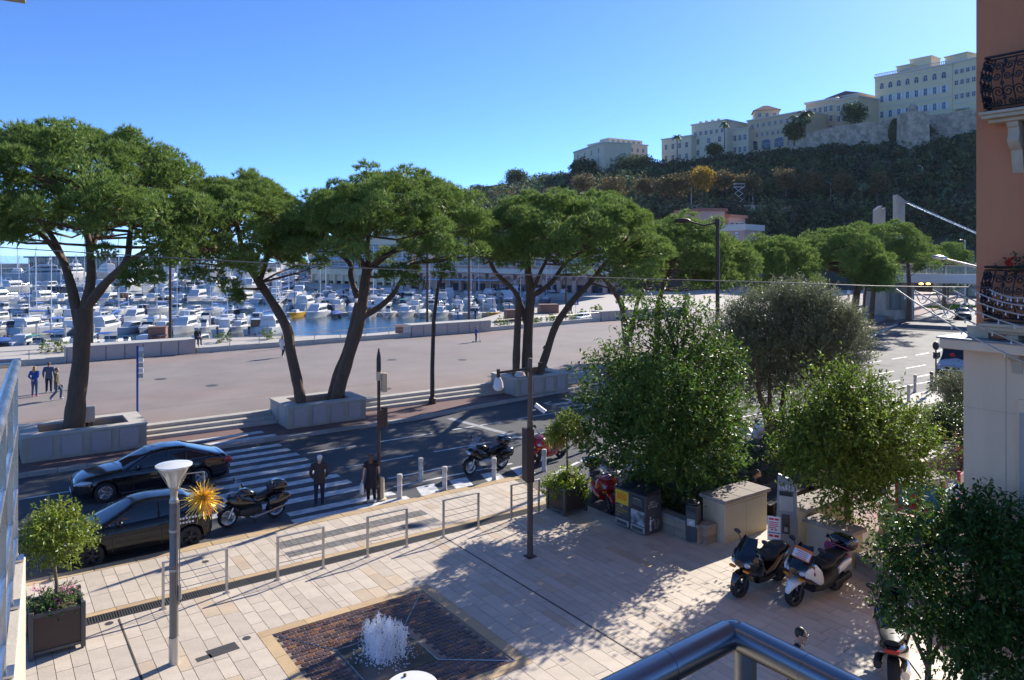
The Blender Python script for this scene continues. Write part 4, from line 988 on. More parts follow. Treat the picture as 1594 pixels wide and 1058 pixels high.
def boat(kind):
    r = bpy.data.objects.new('boat', None); COL.objects.link(r); r.empty_display_size = .3
    if kind == 'fly':
        L, B = 9.5, 3.2; hull(L, B, 1.15).build('hull', HULLW, r)
        slant(-3.2, 2.2, 1.3, 1.2, 2.25, 1.3, .1).build('cabin', HULLW, r, bevel=.06); slant(-3.0, 1.75, 1.25, 1.55, 2.1, .95, .02, .92).build('windscreen', BOATGLASS, r)
        slant(-3.4, .9, 1.15, 2.28, 2.8, .5, 0).build('flybridge', HULLW, r, bevel=.05); MB().tube([(-2.8, -1, 2.7), (-2.6, -.9, 3.6), (-2.6, .9, 3.6), (-2.8, 1, 2.7)], .05, 6).tube([(-2.6, 0, 3.6), (-2.6, 0, 4.6)], .02, 5).build('radar_arch', HULLW, r)
        b = MB(); rail(b, L, B, 1.85); b.build('bow_rail', STEEL, r)
    if kind == 'cabin':
        L, B = 7.4, 2.7; hull(L, B, .95).build('hull', HULLW, r); slant(-1.6, 1.9, 1.0, 1.0, 2.05, 1.0, .15).build('cabin', HULLW, r, bevel=.06)
        slant(-1.3, 1.55, .98, 1.35, 1.9, .6, .05, .9).build('windscreen', BOATGLASS, r); MB().box(-3.4, -1.62, -1.1, 1.1, .99, 1.03).build('cockpit', DECKC, r)
        b = MB(); rail(b, L, B, 1.55); b.build('bow_rail', STEEL, r); MB().tube([(-1, 0, 2), (-1, 0, 3.2)], .025, 5).build('antenna', STEEL, r)
    if kind == 'open':
        L, B = 6.0, 2.3; hull(L, B, .75).build('hull', HULLW, r); MB().box(-2.5, 1.2, -.85, .85, .79, .83).build('cockpit', DECKC, r)
        slant(-.6, .4, .45, .83, 1.7, .25, .05).build('console', HULLW, r, bevel=.05); slant(.05, .35, .42, 1.5, 1.95, .15, -.1).build('windscreen', BOATGLASS, r)
        outboard(r, -2.95, .55); b = MB(); rail(b, L, B, 1.2); b.build('bow_rail', STEEL, r)
    if kind in ('sail', 'sailn'):
        L, B = 9.0, 2.8; hull(L, B, .95, stern=.7).build('hull', HULLW if kind == 'sail' else HULLN, r); slant(-1.5, 2.0, .85, 1.0, 1.45, .7, .1).build('cabin', HULLW, r, bevel=.06)
        slant(-1.2, 1.4, .87, 1.16, 1.32, .2, .05, .97).build('cabin_window', BOATGLASS, r)
        m = MB().tube([(.9, 0, 1.2), (.9, 0, 12.5)], [.09, .05], 7).tube([(.9, -.8, 6.6), (.9, .8, 6.6)], .03, 5); m.build('mast', WHITEG, r)
        MB().tube([(-4.3, 0, 1.1), (.9, 0, 12.4)], .018, 4).tube([(4.4, 0, 1.2), (.9, 0, 12.0)], .025, 4).tube([(.9, -1.3, 1), (.9, -.8, 6.6), (.9, 0, 12)], .014, 4).tube([(.9, 1.3, 1), (.9, .8, 6.6), (.9, 0, 12)], .014, 4).build('rigging', STEEL, r)
        MB().tube([(.8, 0, 2.3), (-1, 0, 2.25), (-3.2, 0, 2.0)], [.2, .24, .12], 8).build('boom_cover', CANVASB, r)
    if kind in ('covb', 'covw'):
        L, B = 5.6, 2.2; hull(L, B, .7).build('hull', HULLW if kind == 'covw' else HULLN, r); m = CANVASB if kind == 'covb' else CANVASW
        b = MB().ell([(-2.6, .7, .9, .1), (-1.4, .85, 1.08, .35), (0, .95, 1.05, .5), (1.2, .9, .8, .32), (2.5, .8, .25, .1)], 14)
        for i, v in enumerate(b.v): b.v[i] = (v[0], v[1], v[2] + .05 * math.sin(v[0] * 5 + v[1] * 3))
        b.build('cover', m, r); outboard(r, -2.75, .5)
    if kind in ('bimb', 'bimg', 'bimn'):
        L, B = 6.6, 2.5; hull(L, B, .85).build('hull', HULLW, r); MB().box(-2.9, .2, -.95, .95, .89, .93).build('cockpit', DECKC, r)
        slant(-.2, 2.0, .85, .9, 1.4, 1.1, 0).build('cuddy', HULLW, r, bevel=.05); slant(-.3, .7, .9, 1.38, 1.85, .55, .1, .9).build('windscreen', BOATGLASS, r)
        b = MB().ell([(-2.5, 2.35, .95, .04), (-1.2, 2.45, 1.02, .06), (.1, 2.38, .95, .04)], 14); b.build('bimini', {'bimb': CANVASB, 'bimg': CANVASG, 'bimn': CANVASN}[kind], r)
        MB().tube([(-2.4, -.95, .9), (-2.4, -.92, 2.35)], .02, 5).tube([(-2.4, .95, .9), (-2.4, .92, 2.35)], .02, 5).tube([(.1, -.92, 1.0), (0, -.92, 2.35)], .02, 5).tube([(.1, .92, 1.0), (0, .92, 2.35)], .02, 5).build('bimini_frame', STEEL, r)
        outboard(r, -3.25, .6, (-.3, .3) if kind == 'bimn' else (0,))
    if kind in ('fish', 'wood'):
        L, B = 6.8, 2.5; hull(L, B, .9).build('hull', HULLW, r); slant(-.4, 1.5, .95, .95, 2.25, .5, .0, .9).build('cabin', HULLW if kind == 'fish' else WOODB, r, bevel=.05)
        slant(-.2, 1.42, .97, 1.5, 2.05, .3, .0, .93).build('windscreen', BOATGLASS, r); MB().box(-.7, 1.3, -1.0, 1.0, 2.26, 2.34).build('roof', HULLW, r, bevel=.03)
        MB().box(-3, -.45, -.95, .95, .95, .99).build('cockpit', DECKC, r); outboard(r, -3.3, .6); b = MB(); rail(b, L, B, 1.5); b.build('bow_rail', STEEL, r)
    if kind == 'yellow':
        L, B = 7.0, 2.4; hull(L, B, .9).build('hull', YELLOWH, r); MB().box(-3, 2, -.95, .95, .95, 1.02).build('deck', HULLW, r); slant(-.8, 1.4, .7, 1.02, 1.6, .5, .1).build('cabin', HULLW, r, bevel=.05)
        MB().tube([(.6, 0, 1.2), (.6, 0, 8.5)], [.07, .05], 6).build('mast', WOODB, r)
    if kind == 'yacht':
        L, B = 32, 7; hull(L, B, 3.6).build('hull', HULLW, r); slant(-11, 8, 2.9, 3.7, 6.2, 4, .5).build('main_deck', HULLW, r, bevel=.15); slant(-10.5, 7.2, 2.95, 4.6, 5.6, 2, .3, .95).build('saloon_windows', BOATGLASS, r)
        slant(-9, 4.5, 2.4, 6.25, 8.4, 3, .6).build('upper_deck', HULLW, r, bevel=.15); slant(-8.5, 3.8, 2.45, 6.9, 7.8, 1.5, .3, .95).build('bridge_windows', BOATGLASS, r)
        slant(-7.5, .5, 1.9, 8.45, 9.1, 1.5, .4).build('sun_deck', HULLW, r, bevel=.1); MB().tube([(-4, -1.5, 9), (-5, -1, 11), (-5, 1, 11), (-4, 1.5, 9)], .25, 6).tube([(-5, 0, 11), (-5.4, 0, 14.5)], .12, 6).ball((-5, 0, 11.8), .6, 8, 6).build('radar_arch', HULLW, r)
    if kind == 'yachtn':
        L, B = 26, 6; hull(L, B, 2.8).build('hull', HULLN, r); slant(-8, 5, 2.4, 2.9, 5.0, 3, .5).build('main_deck', HULLW, r, bevel=.15); slant(-7.5, 4.3, 2.45, 3.5, 4.5, 1.6, .3, .95).build('saloon_windows', BOATGLASS, r)
        slant(-6, 1, 1.9, 5.05, 6.0, 1, .4).build('sun_deck', HULLW, r, bevel=.1); MB().tube([(-2, 0, 6), (-2, 0, 24)], [.2, .12], 7).tube([(-2, -2, 15), (-2, 2, 15)], .08, 5).build('mast', WHITEG, r)
    return r
BN = {'fly': ('flybridge_cruiser', 'white flybridge motor cruiser'), 'cabin': ('cabin_cruiser', 'white cabin motorboat'), 'open': ('console_boat', 'white open console boat'), 'sail': ('sailboat', 'white sailboat'),
      'sailn': ('sailboat', 'navy hulled sailboat'), 'covb': ('covered_dinghy', 'blue covered dinghy'), 'covw': ('covered_dinghy', 'small boat under a white cover'), 'bimb': ('sunshade_boat', 'white blue topped motorboat'),
      'bimg': ('sunshade_boat', 'white green topped motorboat'), 'bimn': ('sunshade_boat', 'white navy topped motorboat'), 'fish': ('wheelhouse_boat', 'white wheelhouse boat'), 'wood': ('wheelhouse_boat', 'wood cabined boat'),
      'yellow': ('yellow_boat', 'yellow hulled wooden boat'), 'yacht': ('motor_yacht', 'large white motor yacht'), 'yachtn': ('sailing_yacht', 'large navy hulled sailing yacht')}
PROTO = {}; seenlab = {}
ORD = ['leftmost', 'second from left', 'third from left', 'fourth from left', 'fifth from left', 'sixth from left', 'seventh from left', 'eighth from left', 'ninth from left', 'tenth from left', 'eleventh from left', 'twelfth from left', 'thirteenth from left', 'fourteenth from left', 'fifteenth from left', 'sixteenth from left']
def place_boat(kind, p, rz, where, sc=1.0, group='boats moored in the harbour', share=False):
    nm, la = BN[kind]
    if kind not in PROTO: PROTO[kind] = o = boat(kind)
    else: o = copy_tree(PROTO[kind])
    o.name = nm; o.location = (p.x, p.y, WZ); o.rotation_euler = (0, 0, rz); o.scale = (sc,) * 3
    k = seenlab.setdefault((kind, where), 0); seenlab[(kind, where)] += 1
    lab = '%s%s %s' % (ORD[min(k, 15)] + ' ', la, where)
    tag(o, lab, 'boat', group); return o
FA = math.atan2(FWD.y, FWD.x)
def row(py, px0, px1, sp, kinds, where, share=False, sc=1.0, tow=.6):
    px = px0; i = 0
    while px < px1:
        k = kinds[i % len(kinds)]; i += 1
        p = G(px + random.uniform(-3, 3), py + random.uniform(-1.2, 1.2), WZ)
        place_boat(k, p, FA + (math.pi if random.random() < tow else 0) + random.uniform(-.25, .25), where, sc * random.uniform(.72, .98), share=share); px += sp * (1.2 if k == 'fly' else .9)
row(541, -25, 320, 31, ['bimn', 'covb', 'cabin', 'bimg', 'bimb', 'open', 'fish', 'bimb', 'open', 'cabin'], 'in the row nearest the quay wall', sc=.92, tow=.45)
row(517, -30, 445, 30, ['fish', 'cabin', 'wood', 'fly', 'sail', 'cabin', 'cabin', 'fly', 'cabin', 'bimb', 'cabin', 'fly', 'open'], 'in the second row from the quay wall', sc=1.0)
row(501, -25, 440, 29, ['sail', 'cabin', 'bimb', 'sail', 'open', 'fish', 'sailn', 'cabin', 'sail', 'fly', 'covw'], 'in the third row from the quay wall', sc=1.0)
row(486, -20, 400, 30, ['sail', 'fish', 'cabin', 'sail', 'open', 'sailn', 'cabin', 'bimb', 'sail', 'wood'], 'in the fourth row from the quay wall', sc=1.0)
row(470, -20, 440, 24, ['cabin', 'fly', 'sail', 'sail', 'fly', 'cabin', 'fish', 'sail', 'fly', 'wood', 'bimn', 'cabin', 'sailn'], 'just beyond the blue channel', sc=1.15)
row(493, 462, 790, 30, ['yellow', 'fly', 'covb', 'cabin', 'bimb', 'open', 'cabin', 'covw', 'cabin', 'open', 'fish'], 'in the front row right of the open water', sc=1.1)
row(480, 430, 800, 25, ['cabin', 'open', 'fly', 'bimb', 'cabin', 'covw', 'cabin', 'fly', 'bimg', 'cabin', 'fish', 'open'], 'in the second row right of the open water', sc=1.05)
for py, a, b_, sp, sc, wh in ((470, 420, 850, 24, 1.15, 'behind the rows right of open water'), (462, 430, 880, 24, 1.25, 'in the farthest berths below the pink arcade')):
    row(py, a, b_, sp * .85, ['cabin', 'sail', 'fly', 'open', 'sail', 'cabin', 'bimb', 'fly', 'sail', 'cabin', 'sailn', 'fish'], wh, True, sc)
for py, a, b_, sp, sc, wh in ((452, -20, 460, 27, 1.5, 'packed in the far left berths'), (444, 230, 500, 20, 1.6, 'in the berths before the pale flats')):
    row(py, a, b_, sp * .85, ['fly', 'sail', 'fly', 'sail', 'cabin', 'sailn', 'bimn', 'sail'], wh, True, sc)
for px, py, k, h in ((-80, 430, 'yacht', 1.2), (-30, 434, 'yacht', .4), (28, 436, 'yachtn', .5), (60, 437, 'yacht', 2.2), (112, 434, 'yacht', 3.3), (165, 433, 'yacht', .8), (215, 434, 'yacht', 3.0), (262, 433, 'yacht', .5), (318, 433, 'yacht', 2.6), (372, 434, 'yacht', .6), (455, 441, 'yacht', 3.5)):
    place_boat(k, G(px, py, WZ), FA + h, 'before the far breakwater', .8 if k == 'yacht' else .9, 'large yachts before the breakwater')
# pontoons
for i, (px0, px1, py) in enumerate(((15, 150, 528), (-30, 440, 507), (0, 430, 468), (445, 800, 486))):
    a, b_ = G(px0, py, WZ + .5), G(px1, py, WZ + .5); d = b_ - a
    o = thing('pontoon', ['short floating pontoon behind the nearest boats at left', 'floating pontoon behind the second row of boats', 'floating pontoon beyond the blue channel', 'floating pontoon behind the boats right of the open water'][i], 'pontoon', (a.x, a.y, WZ), math.atan2(d.y, d.x))
    MB().box(0, d.length, -.9, .9, -.2, .5).build('deck', QUAY, o, smooth=None)
    pb = MB().tube([(0, 0, -1), (0, 0, 2.4)], .14, 8).mesh('pile', GALV)
    for k in range(6): put('pile', pb, o, (d.length * (k + .5) / 6, 1.1, 0))
# quay furniture beyond the parapet
def quay_box(px, py, w, d_, h, la):
    p = G(px, py, QZ); o = thing('storage_box', la, 'box', p, FA - math.pi / 2 + .25); MB().box(-w / 2, w / 2, -d_ / 2, d_ / 2, 0, h).build('body', BOXBR, o, bevel=.03)
    MB().box(-w / 2 - .05, w / 2 + .05, -d_ / 2 - .05, d_ / 2 + .05, h + .01, h + .1).build('lid', BOXBR, o)
    m = MB().box(-w / 10 + .03, w / 10 - .03, -.02, .01, .1, h - .1).mesh('door', BOXBR)
    for k in range(5): put('door', m, o, (-w / 2 + w * (k + .5) / 5, -d_ / 2 - .003, 0))
quay_box(800, 499, 2.8, 2.2, 1.7, 'brown storage box on the quay behind the pine trunks'); quay_box(853, 487, 3.4, 2.2, 1.5, 'brown storage box farther along the quay toward the arcade')
quay_box(627, 525, 1.8, 1.3, 1.5, 'brown box beside the wall block on the quay'); quay_box(246, 528, 2.0, 1.4, 1.5, 'brown box on the quay behind the left wall block')
# ---------------------------------------------------------------- umbrella pines on the promenade
def pine(label, base, D, trunks, C, rx, ry, ztop, zbot, npuff, ntuft, nbl, lean=-.6, pr=(.45, .85), blen=(.14, .25), bw=.034, extra=()):
    """trunks: paths of (px, py, depth offset, radius) read at depth D; C: crown centre (photo column, depth);
    crown: puffs of needle tufts over a flattened dome"""
    o = thing('pine_tree', label, 'tree', base, 0, 'umbrella pines along the promenade')
    B0 = Vector(base)
    cpos = W(C[0], 0, C[1]); cx, cy = cpos.x, cpos.y
    npuff = int(npuff * 1.4)
    # puffs: an outer shell that droops at the rim, plus hanging lower clumps
    n1 = int(npuff * .66); n2 = npuff - n1
    rr = np.sqrt((np.arange(npuff) % max(n1, 1) + .5) / max(n1, 1)); rr[n1:] = rng.uniform(.5, 1.0, n2)
    rr = np.clip(rr + rng.normal(0, .05, npuff), 0, 1.03); a = rng.random(npuff) * 6.283; a[:n1] = np.arange(n1) * 2.39996 + rng.normal(0, .25, n1)
    ztop -= .75 if D < 50 else .5; h = ztop - zbot; PR = rng.uniform(pr[0], pr[1], npuff)
    z = zbot + h * (.14 + .80 * np.sqrt(np.clip(1 - rr ** 2, 0, 1)) ** .85) - PR * .3
    z[n1:] = zbot + h * (rng.uniform(.02, .40, n2) + (1 - rr[n1:]) * .45)
    z += rng.normal(0, .3, npuff); rr *= rng.uniform(.9, 1.1, npuff)
    gap = rng.random((9, 2)) * np.array([6.283, 0]) + np.array([0, .75]); X0, Y0 = rr * np.cos(a), rr * np.sin(a)
    near = np.min(np.hypot(X0[:, None] - .7 * np.cos(gap[None, :, 0]), Y0[:, None] - .7 * np.sin(gap[None, :, 0])), axis=1) < .085
    z[near] -= .5; PR[near] *= .7
    X = rr * np.cos(a) * rx; Y = rr * np.sin(a) * ry
    P = np.stack([cx + X * RGT.x + Y * FWD.x, cy + X * RGT.y + Y * FWD.y, z], 1)
    for q in extra: P = np.concatenate([P, [list(W(q[0], q[1], C[1] + q[2]))]]); PR = np.append(PR, q[3])
    npuff = len(P); parts = []
    nt = npuff * ntuft; ids = np.repeat(np.arange(npuff), ntuft)
    d = rdir(nt); d[:, 2] = np.where(d[:, 2] < -.45, -d[:, 2], d[:, 2])
    rad = PR[ids] * rng.uniform(.6, 1.04, nt)
    c = P[ids] + d * rad[:, None] * np.array([1, 1, .78])
    td = unit(d * .8 + np.array([0, 0, .6]) + rdir(nt) * .3)
    tid = np.repeat(np.arange(nt), nbl)
    bd = unit(td[tid] * .95 + rdir(nt * nbl) * .7)
    v, f = needles(c[tid] + bd * .02, bd, rng.uniform(blen[0], blen[1], nt * nbl), np.full(nt * nbl, bw)); parts.append((v, f))
    k = npuff * 30; ids = rng.integers(0, npuff, k); d = rdir(k)
    v, f = needles(P[ids] + d * (PR[ids] * rng.uniform(.1, .55, k))[:, None] * np.array([1, 1, .75]), rdir(k), rng.uniform(.25, .42, k), np.full(k, .12)); parts.append((v, f))
    v, f = cat_mesh(parts); v = v - np.array(B0)
    put('crown', np_mesh('crown', v, f, PINE), o)
    # trunks and limbs
    ends = []
    for t in trunks:
        pts = [W(q[0], q[1], D + q[2]) - B0 for q in t]; rad_ = [q[3] for q in t]
        # smooth path
        sp, sr = [], []
        for i in range(len(pts) - 1):
            p0 = pts[max(i - 1, 0)]; p1, p2 = pts[i], pts[i + 1]; p3 = pts[min(i + 2, len(pts) - 1)]
            for s in range(4):
                u = s / 4
                sp.append(0.5 * ((2 * p1) + (p2 - p0) * u + (2 * p0 - 5 * p1 + 4 * p2 - p3) * u * u + (3 * p1 - p0 - 3 * p2 + p3) * u ** 3)); sr.append((rad_[i] * (1 - u) + rad_[i + 1] * u) * random.uniform(.93, 1.07))
        sp.append(pts[-1]); sr.append(rad_[-1]); sr = [q * .82 for q in sr]
        MB().tube(sp, sr, 10).build('trunk' if t[0][3] > .2 else 'limb', BARK, o, smooth=60); ends += sp[len(sp) // 2:]
    bb = MB(); ends = [Vector(e) for e in ends]
    for i in range(npuff):
        if i % 2 and i > 20: continue
        p = Vector(P[i]) - B0; e = min(ends, key=lambda q: (q - p).length + max(0, q.z - p.z) * 2)
        if (e - p).length > 7: continue
        m = (e + p) / 2 + Vector((random.uniform(-.4, .4), random.uniform(-.4, .4), -.25 + random.uniform(-.2, .3)))
        bb.tube([e, e * .55 + m * .45, m, m * .4 + p * .6, p], [.07, .06, .05, .035, .015], 5)
    bb.build('branches', BARK, o, smooth=60)
    return o
pine('large umbrella pine forking low in the leftmost planter box', (3.4, 36.9, .6), 32.3,
     [[(114, 678, 0, .56), (119, 620, 0, .47), (126, 560, .0, .43), (128, 510, 0, .42), (129, 480, 0, .40)],
      [(124, 505, 0, .30), (112, 450, 0, .24), (98, 405, .3, .20), (82, 370, .8, .14), (55, 335, 1.5, .08)], [(98, 405, .3, .16), (60, 362, -.5, .11), (5, 352, -1.2, .06)],
      [(130, 485, 0, .30), (141, 440, .2, .24), (140, 395, .4, .2), (131, 350, .5, .15), (100, 315, 0, .09)], [(140, 395, .4, .16), (160, 340, 1.5, .12), (175, 300, 2, .08)],
      [(131, 482, 0, .28), (165, 440, -.3, .22), (196, 408, -.6, .18), (203, 360, -.8, .13), (215, 315, -1, .08)], [(196, 408, -.6, .14), (250, 380, -1.5, .1), (300, 365, -2, .05)]],
     (130, 31.8), 5.0, 6.8, 14.3, 8.6, 150, 100, 9, extra=((215, 425, -2, .6), (245, 410, -2.5, .7), (280, 400, -2.5, .75), (300, 375, -2, .8), (200, 440, -2.2, .45), (265, 360, -2, .9), (320, 345, -1, .8), (160, 395, -2.5, .5), (30, 370, -1.5, .6), (-10, 350, -1.5, .8), (75, 350, -3, .6), (240, 435, -2.6, .45), (310, 330, -2, .8), (120, 330, -4.5, .9), (160, 320, -4.5, .9), (195, 340, -4, .9), (90, 315, -4, .8), (145, 300, -5, .9), (40, 325, -4, .8), (235, 335, -4, .9), (180, 300, -4.5, .9)))
pine('pine with a trunk leaning left in the second planter box', (13.4, 36.6, .6), 37.0,
     [[(470, 634, 0, .34), (462, 590, 0, .31), (452, 545, 0, .30), (448, 515, .2, .30), (430, 480, .3, .27), (404, 440, .5, .24), (380, 400, .5, .18), (370, 350, .5, .12)], [(404, 440, .5, .16), (420, 390, 1, .12), (430, 350, 1, .07)], [(380, 400, .5, .12), (345, 380, 0, .09), (320, 360, -.5, .06)]],
     (385, 36.6), 3.0, 6.2, 12.7, 7.5, 105, 100, 9, extra=((330, 435, -1, .7), (360, 450, -1, .6), (300, 430, -.5, .6), (345, 410, -1.5, .8), (395, 420, -2, .7), (320, 400, -1, .8), (370, 465, -1, .4)))
pine('broad umbrella pine with two crossing trunks in the second planter box', (15.0, 36.4, .6), 38.5,
     [[(522, 630, 0, .42), (532, 590, 0, .38), (546, 545, 0, .36), (560, 500, 0, .34), (567, 450, 0, .32), (572, 415, 0, .30)], [(513, 628, .5, .30), (524, 585, .7, .27), (541, 540, .9, .24), (550, 500, 1.0, .2), (556, 470, .8, .16)],
      [(572, 420, 0, .22), (598, 400, .5, .19), (630, 380, 1, .15), (665, 350, 1.5, .1)], [(570, 420, 0, .2), (555, 395, -.5, .15), (520, 360, -1, .12), (500, 330, -1.5, .07)], [(574, 418, 0, .18), (572, 380, 0, .14), (580, 330, 0, .1)],
      [(556, 462, .3, .2), (546, 430, .8, .17), (545, 410, 1.0, .15), (520, 390, 1.5, .1)], [(566, 492, 0, .22), (590, 478, .5, .19), (612, 458, 1, .16), (622, 440, 1.2, .12), (640, 410, 1.5, .08)]],
     (612, 37.9), 4.7, 7.0, 13.0, 8.0, 150, 100, 9, extra=((622, 425, -1, .6), (640, 440, -.5, .55), (600, 430, -1, .5), (700, 400, -1.5, .9), (725, 390, -1, .8), (690, 425, -1, .6), (655, 400, -1.5, .8), (520, 370, -2, .8), (495, 385, -1.5, .6), (740, 360, 0, .8)))
pine('umbrella pine with three trunks in the third planter box', (27.7, 36.7, .6), 45.0,
     [[(803, 590, -.3, .30), (804, 550, -.3, .27), (806, 500, -.3, .25), (807, 467, -.3, .23)], [(820, 592, 0, .40), (821, 540, 0, .37), (824, 490, 0, .35), (826, 460, 0, .33), (822, 420, 0, .28), (820, 380, 0, .2)],
      [(838, 587, .3, .32), (852, 545, .4, .28), (866, 505, .6, .26), (892, 468, .8, .24), (918, 440, 1, .2), (950, 400, 1.2, .13)],
      [(822, 515, 0, .22), (812, 478, 0, .2), (800, 452, -.3, .17), (770, 422, -.6, .15), (760, 390, -1, .12), (765, 360, -1, .08)], [(829, 460, 0, .22), (858, 440, .3, .18), (880, 410, .8, .14), (915, 385, 1, .08)], [(828, 455, 0, .16), (843, 420, -.4, .13), (862, 385, -.8, .08)], [(868, 428, .5, .12), (905, 425, .8, .1), (925, 410, 1, .07)]],
     (885, 44.2), 5.2, 7.4, 12.6, 7.4, 160, 96, 9, extra=((975, 440, -1, 1.0), (1000, 430, 0, 1.0), (950, 430, -2, .9), (985, 465, -1, .7), (1010, 400, 0, .9), (800, 395, -1, .6), (870, 400, -2.5, .7), (960, 400, -3, .9)))
far_p = [('umbrella pine right of the three trunked pine, half hidden by the leafy tree', 55, [[(977, 540, 0, .34), (972, 500, 0, .3), (966, 470, 0, .27), (945, 440, 0, .2), (925, 420, 0, .12)], [(980, 530, 0, .22), (988, 490, 0, .2), (996, 460, 0, .17), (1020, 420, 0, .1)]], (1052, 56), 4.3, 5.5, 11.4, 6.0, 60),
         ('umbrella pine crown behind the brown street lamp', 60, [[(1020, 500, 0, .3), (1030, 450, 0, .25), (1060, 400, 0, .15)]], (1128, 60), 2.6, 5.0, 9.7, 5.2, 34),
         ('rounded pine crown behind the olive tree', 67, [[(1215, 500, 0, .35), (1210, 460, 0, .3), (1200, 410, 0, .18)]], (1203, 67), 3.7, 5.0, 10.3, 5.8, 44),
         ('dark pine crown left of the lift tower with slanting trunk', 72, [[(1326, 492, 0, .45), (1333, 460, 0, .4), (1338, 430, 0, .3), (1330, 390, 0, .2)], [(1335, 445, 0, .2), (1360, 415, 0, .12)]], (1303, 73), 4.9, 5.5, 11.0, 5.9, 62),
         ('flat topped pine just left of the pale bridge pylons', 84, [[(1355, 495, 0, .4), (1360, 450, 0, .3), (1365, 400, 0, .2)]], (1368, 84), 5.6, 5.5, 12.2, 6.3, 60),
         ('pine crown right of the pale bridge pylons', 92, [[(1415, 480, 0, .4), (1415, 440, 0, .3), (1412, 400, 0, .2)]], (1417, 92), 2.8, 4.5, 10.4, 6.9, 26),
         ('farthest pine crown at the end of the row above the bridge', 108, [[(1470, 470, 0, .4), (1470, 430, 0, .3), (1470, 400, 0, .2)]], (1471, 108), 2.6, 4.5, 10.2, 7.0, 22),
         ('low front pine crown hiding the lift tower top', 70, [[(1342, 500, 0, .16), (1345, 470, 0, .13), (1350, 440, 0, .08)]], (1360, 70), 1.7, 2.2, 7.9, 5.2, 16)]
for la, D, tr, C, rx, ry, zt, zb, npf in far_p:
    b = W(tr[0][0][0], 0, D); pine(la, (b.x, b.y, .3), D, [[(W_[0], HOR + (HC - .3) / D * F if i == 0 else W_[1], W_[2], W_[3]) for i, W_ in enumerate(t)] if j == 0 else t for j, t in enumerate(tr)], C, rx, ry, zt, zb, int(npf * 1.5), 64, 7, pr=(.6, 1.0), blen=(.2, .34), bw=.06)

# ---------------------------------------------------------------- leafy trees, olive, shrubs
def leafy(name, label, base, lobes, n, size, mat, trunk, bark=BARK2, sprays=1.0, ratio=.45, cat='tree', up=.6, spread=.34, droop=0.0, inner=.25, shoots=0, shoot_len=1.0, holes=1.0):
    "lobes: (dx, dy, z, r) ellipsoidal clumps; leaves sit on short sprays pointing outward"
    o = thing(name, label, cat, base); B0 = Vector(base)
    L = np.array([l[:4] for l in lobes], float); w = L[:, 3] ** 2; w /= w.sum()
    ns = int(n / 7); ids = rng.choice(len(L), ns, p=w)
    d = rdir(ns); d[:, 2] += .1; d = unit(d)
    rad = L[ids, 3] * np.where(rng.random(ns) < inner, rng.uniform(.2, .75, ns), rng.uniform(.75, 1.08, ns))
    sc = L[ids, :3] + d * rad[:, None]; sdir = unit(d + rdir(ns) * .6 + np.array([0, 0, .45 - droop]))
    # uneven crown: leave pockets free of leaves
    nh = len(lobes) * 2; hid = rng.integers(0, len(L), nh); hc = L[hid, :3] + rdir(nh) * (L[hid, 3] * .95)[:, None]; hr = L[hid, 3] * rng.uniform(.28, .58, nh) * holes
    keep = np.all(np.linalg.norm(sc[:, None, :] - hc[None], axis=2) > hr[None], axis=1); sc, sdir, d = sc[keep], sdir[keep], d[keep]; ns = len(sc)
    sl = rng.uniform(.2, .75, ns) * sprays
    k = 7; sid = np.repeat(np.arange(ns), k); t = np.tile(np.linspace(.05, 1, k), ns)
    c = sc[sid] + sdir[sid] * (sl[sid] * t)[:, None]
    ld = unit(sdir[sid] * .6 + rdir(ns * k) * .9 - np.array([0, 0, droop]))
    if shoots:
        q = rng.choice(len(L), shoots, p=w); e = rdir(shoots); e[:, 2] = np.abs(e[:, 2]) * .8; e = unit(e); s0 = L[q, :3] + e * (L[q, 3] * .85)[:, None]; sdn = unit(e + np.array([0, 0, .7]) + rdir(shoots) * .35); sl2 = rng.uniform(.35, 1.0, shoots) * shoot_len
        m_ = 16; t2 = np.tile(np.linspace(.1, 1, m_), shoots); q2 = np.repeat(np.arange(shoots), m_)
        c = np.concatenate([c, s0[q2] + sdn[q2] * (sl2[q2] * t2)[:, None]]); ld = np.concatenate([ld, unit(sdn[q2] * .55 + rdir(shoots * m_) * .9)])
        szs = np.concatenate([np.full(ns * k, 1.0), 1.15 - .35 * t2]) * size
    else: szs = np.full(ns * k, size)
    v, f = leaves(c, ld, rng.uniform(.55, 1.35, len(c)) * szs, rng.uniform(.8, 1.2, len(c)) * szs * ratio, up)
    v = v[:, :] ; put('crown', np_mesh('crown', v, f, mat), o)
    b = MB(); top = trunk
    for pth in top: b.tube([Vector(q[:3]) for q in pth], [q[3] for q in pth], 8)
    b.build('trunk', bark, o, smooth=60)
    bb = MB(); ends = [Vector(q[:3]) for pth in top for q in pth[1:]]
    for l in lobes:
        p = Vector(l[:3]); e = min(ends, key=lambda q: (q - p).length)
        for s in range(3):
            q = p + Vector(rdir(1)[0]) * l[3] * .8; m = (e + q) / 2 + Vector(rdir(1)[0]) * .12 * l[3]
            bb.tube([e, m, q], [.03, .022, .008], 4)
    bb.build('branches', bark, o, smooth=60)
    return o
def pxlobes(base, D, L):
    B0 = Vector(base); out = []
    for px, py, dz, r in L:
        p = W(px, py, D + dz) - B0; out.append((p.x, p.y, p.z, r))
    return out
b0 = (18.4, 16.4, .3)
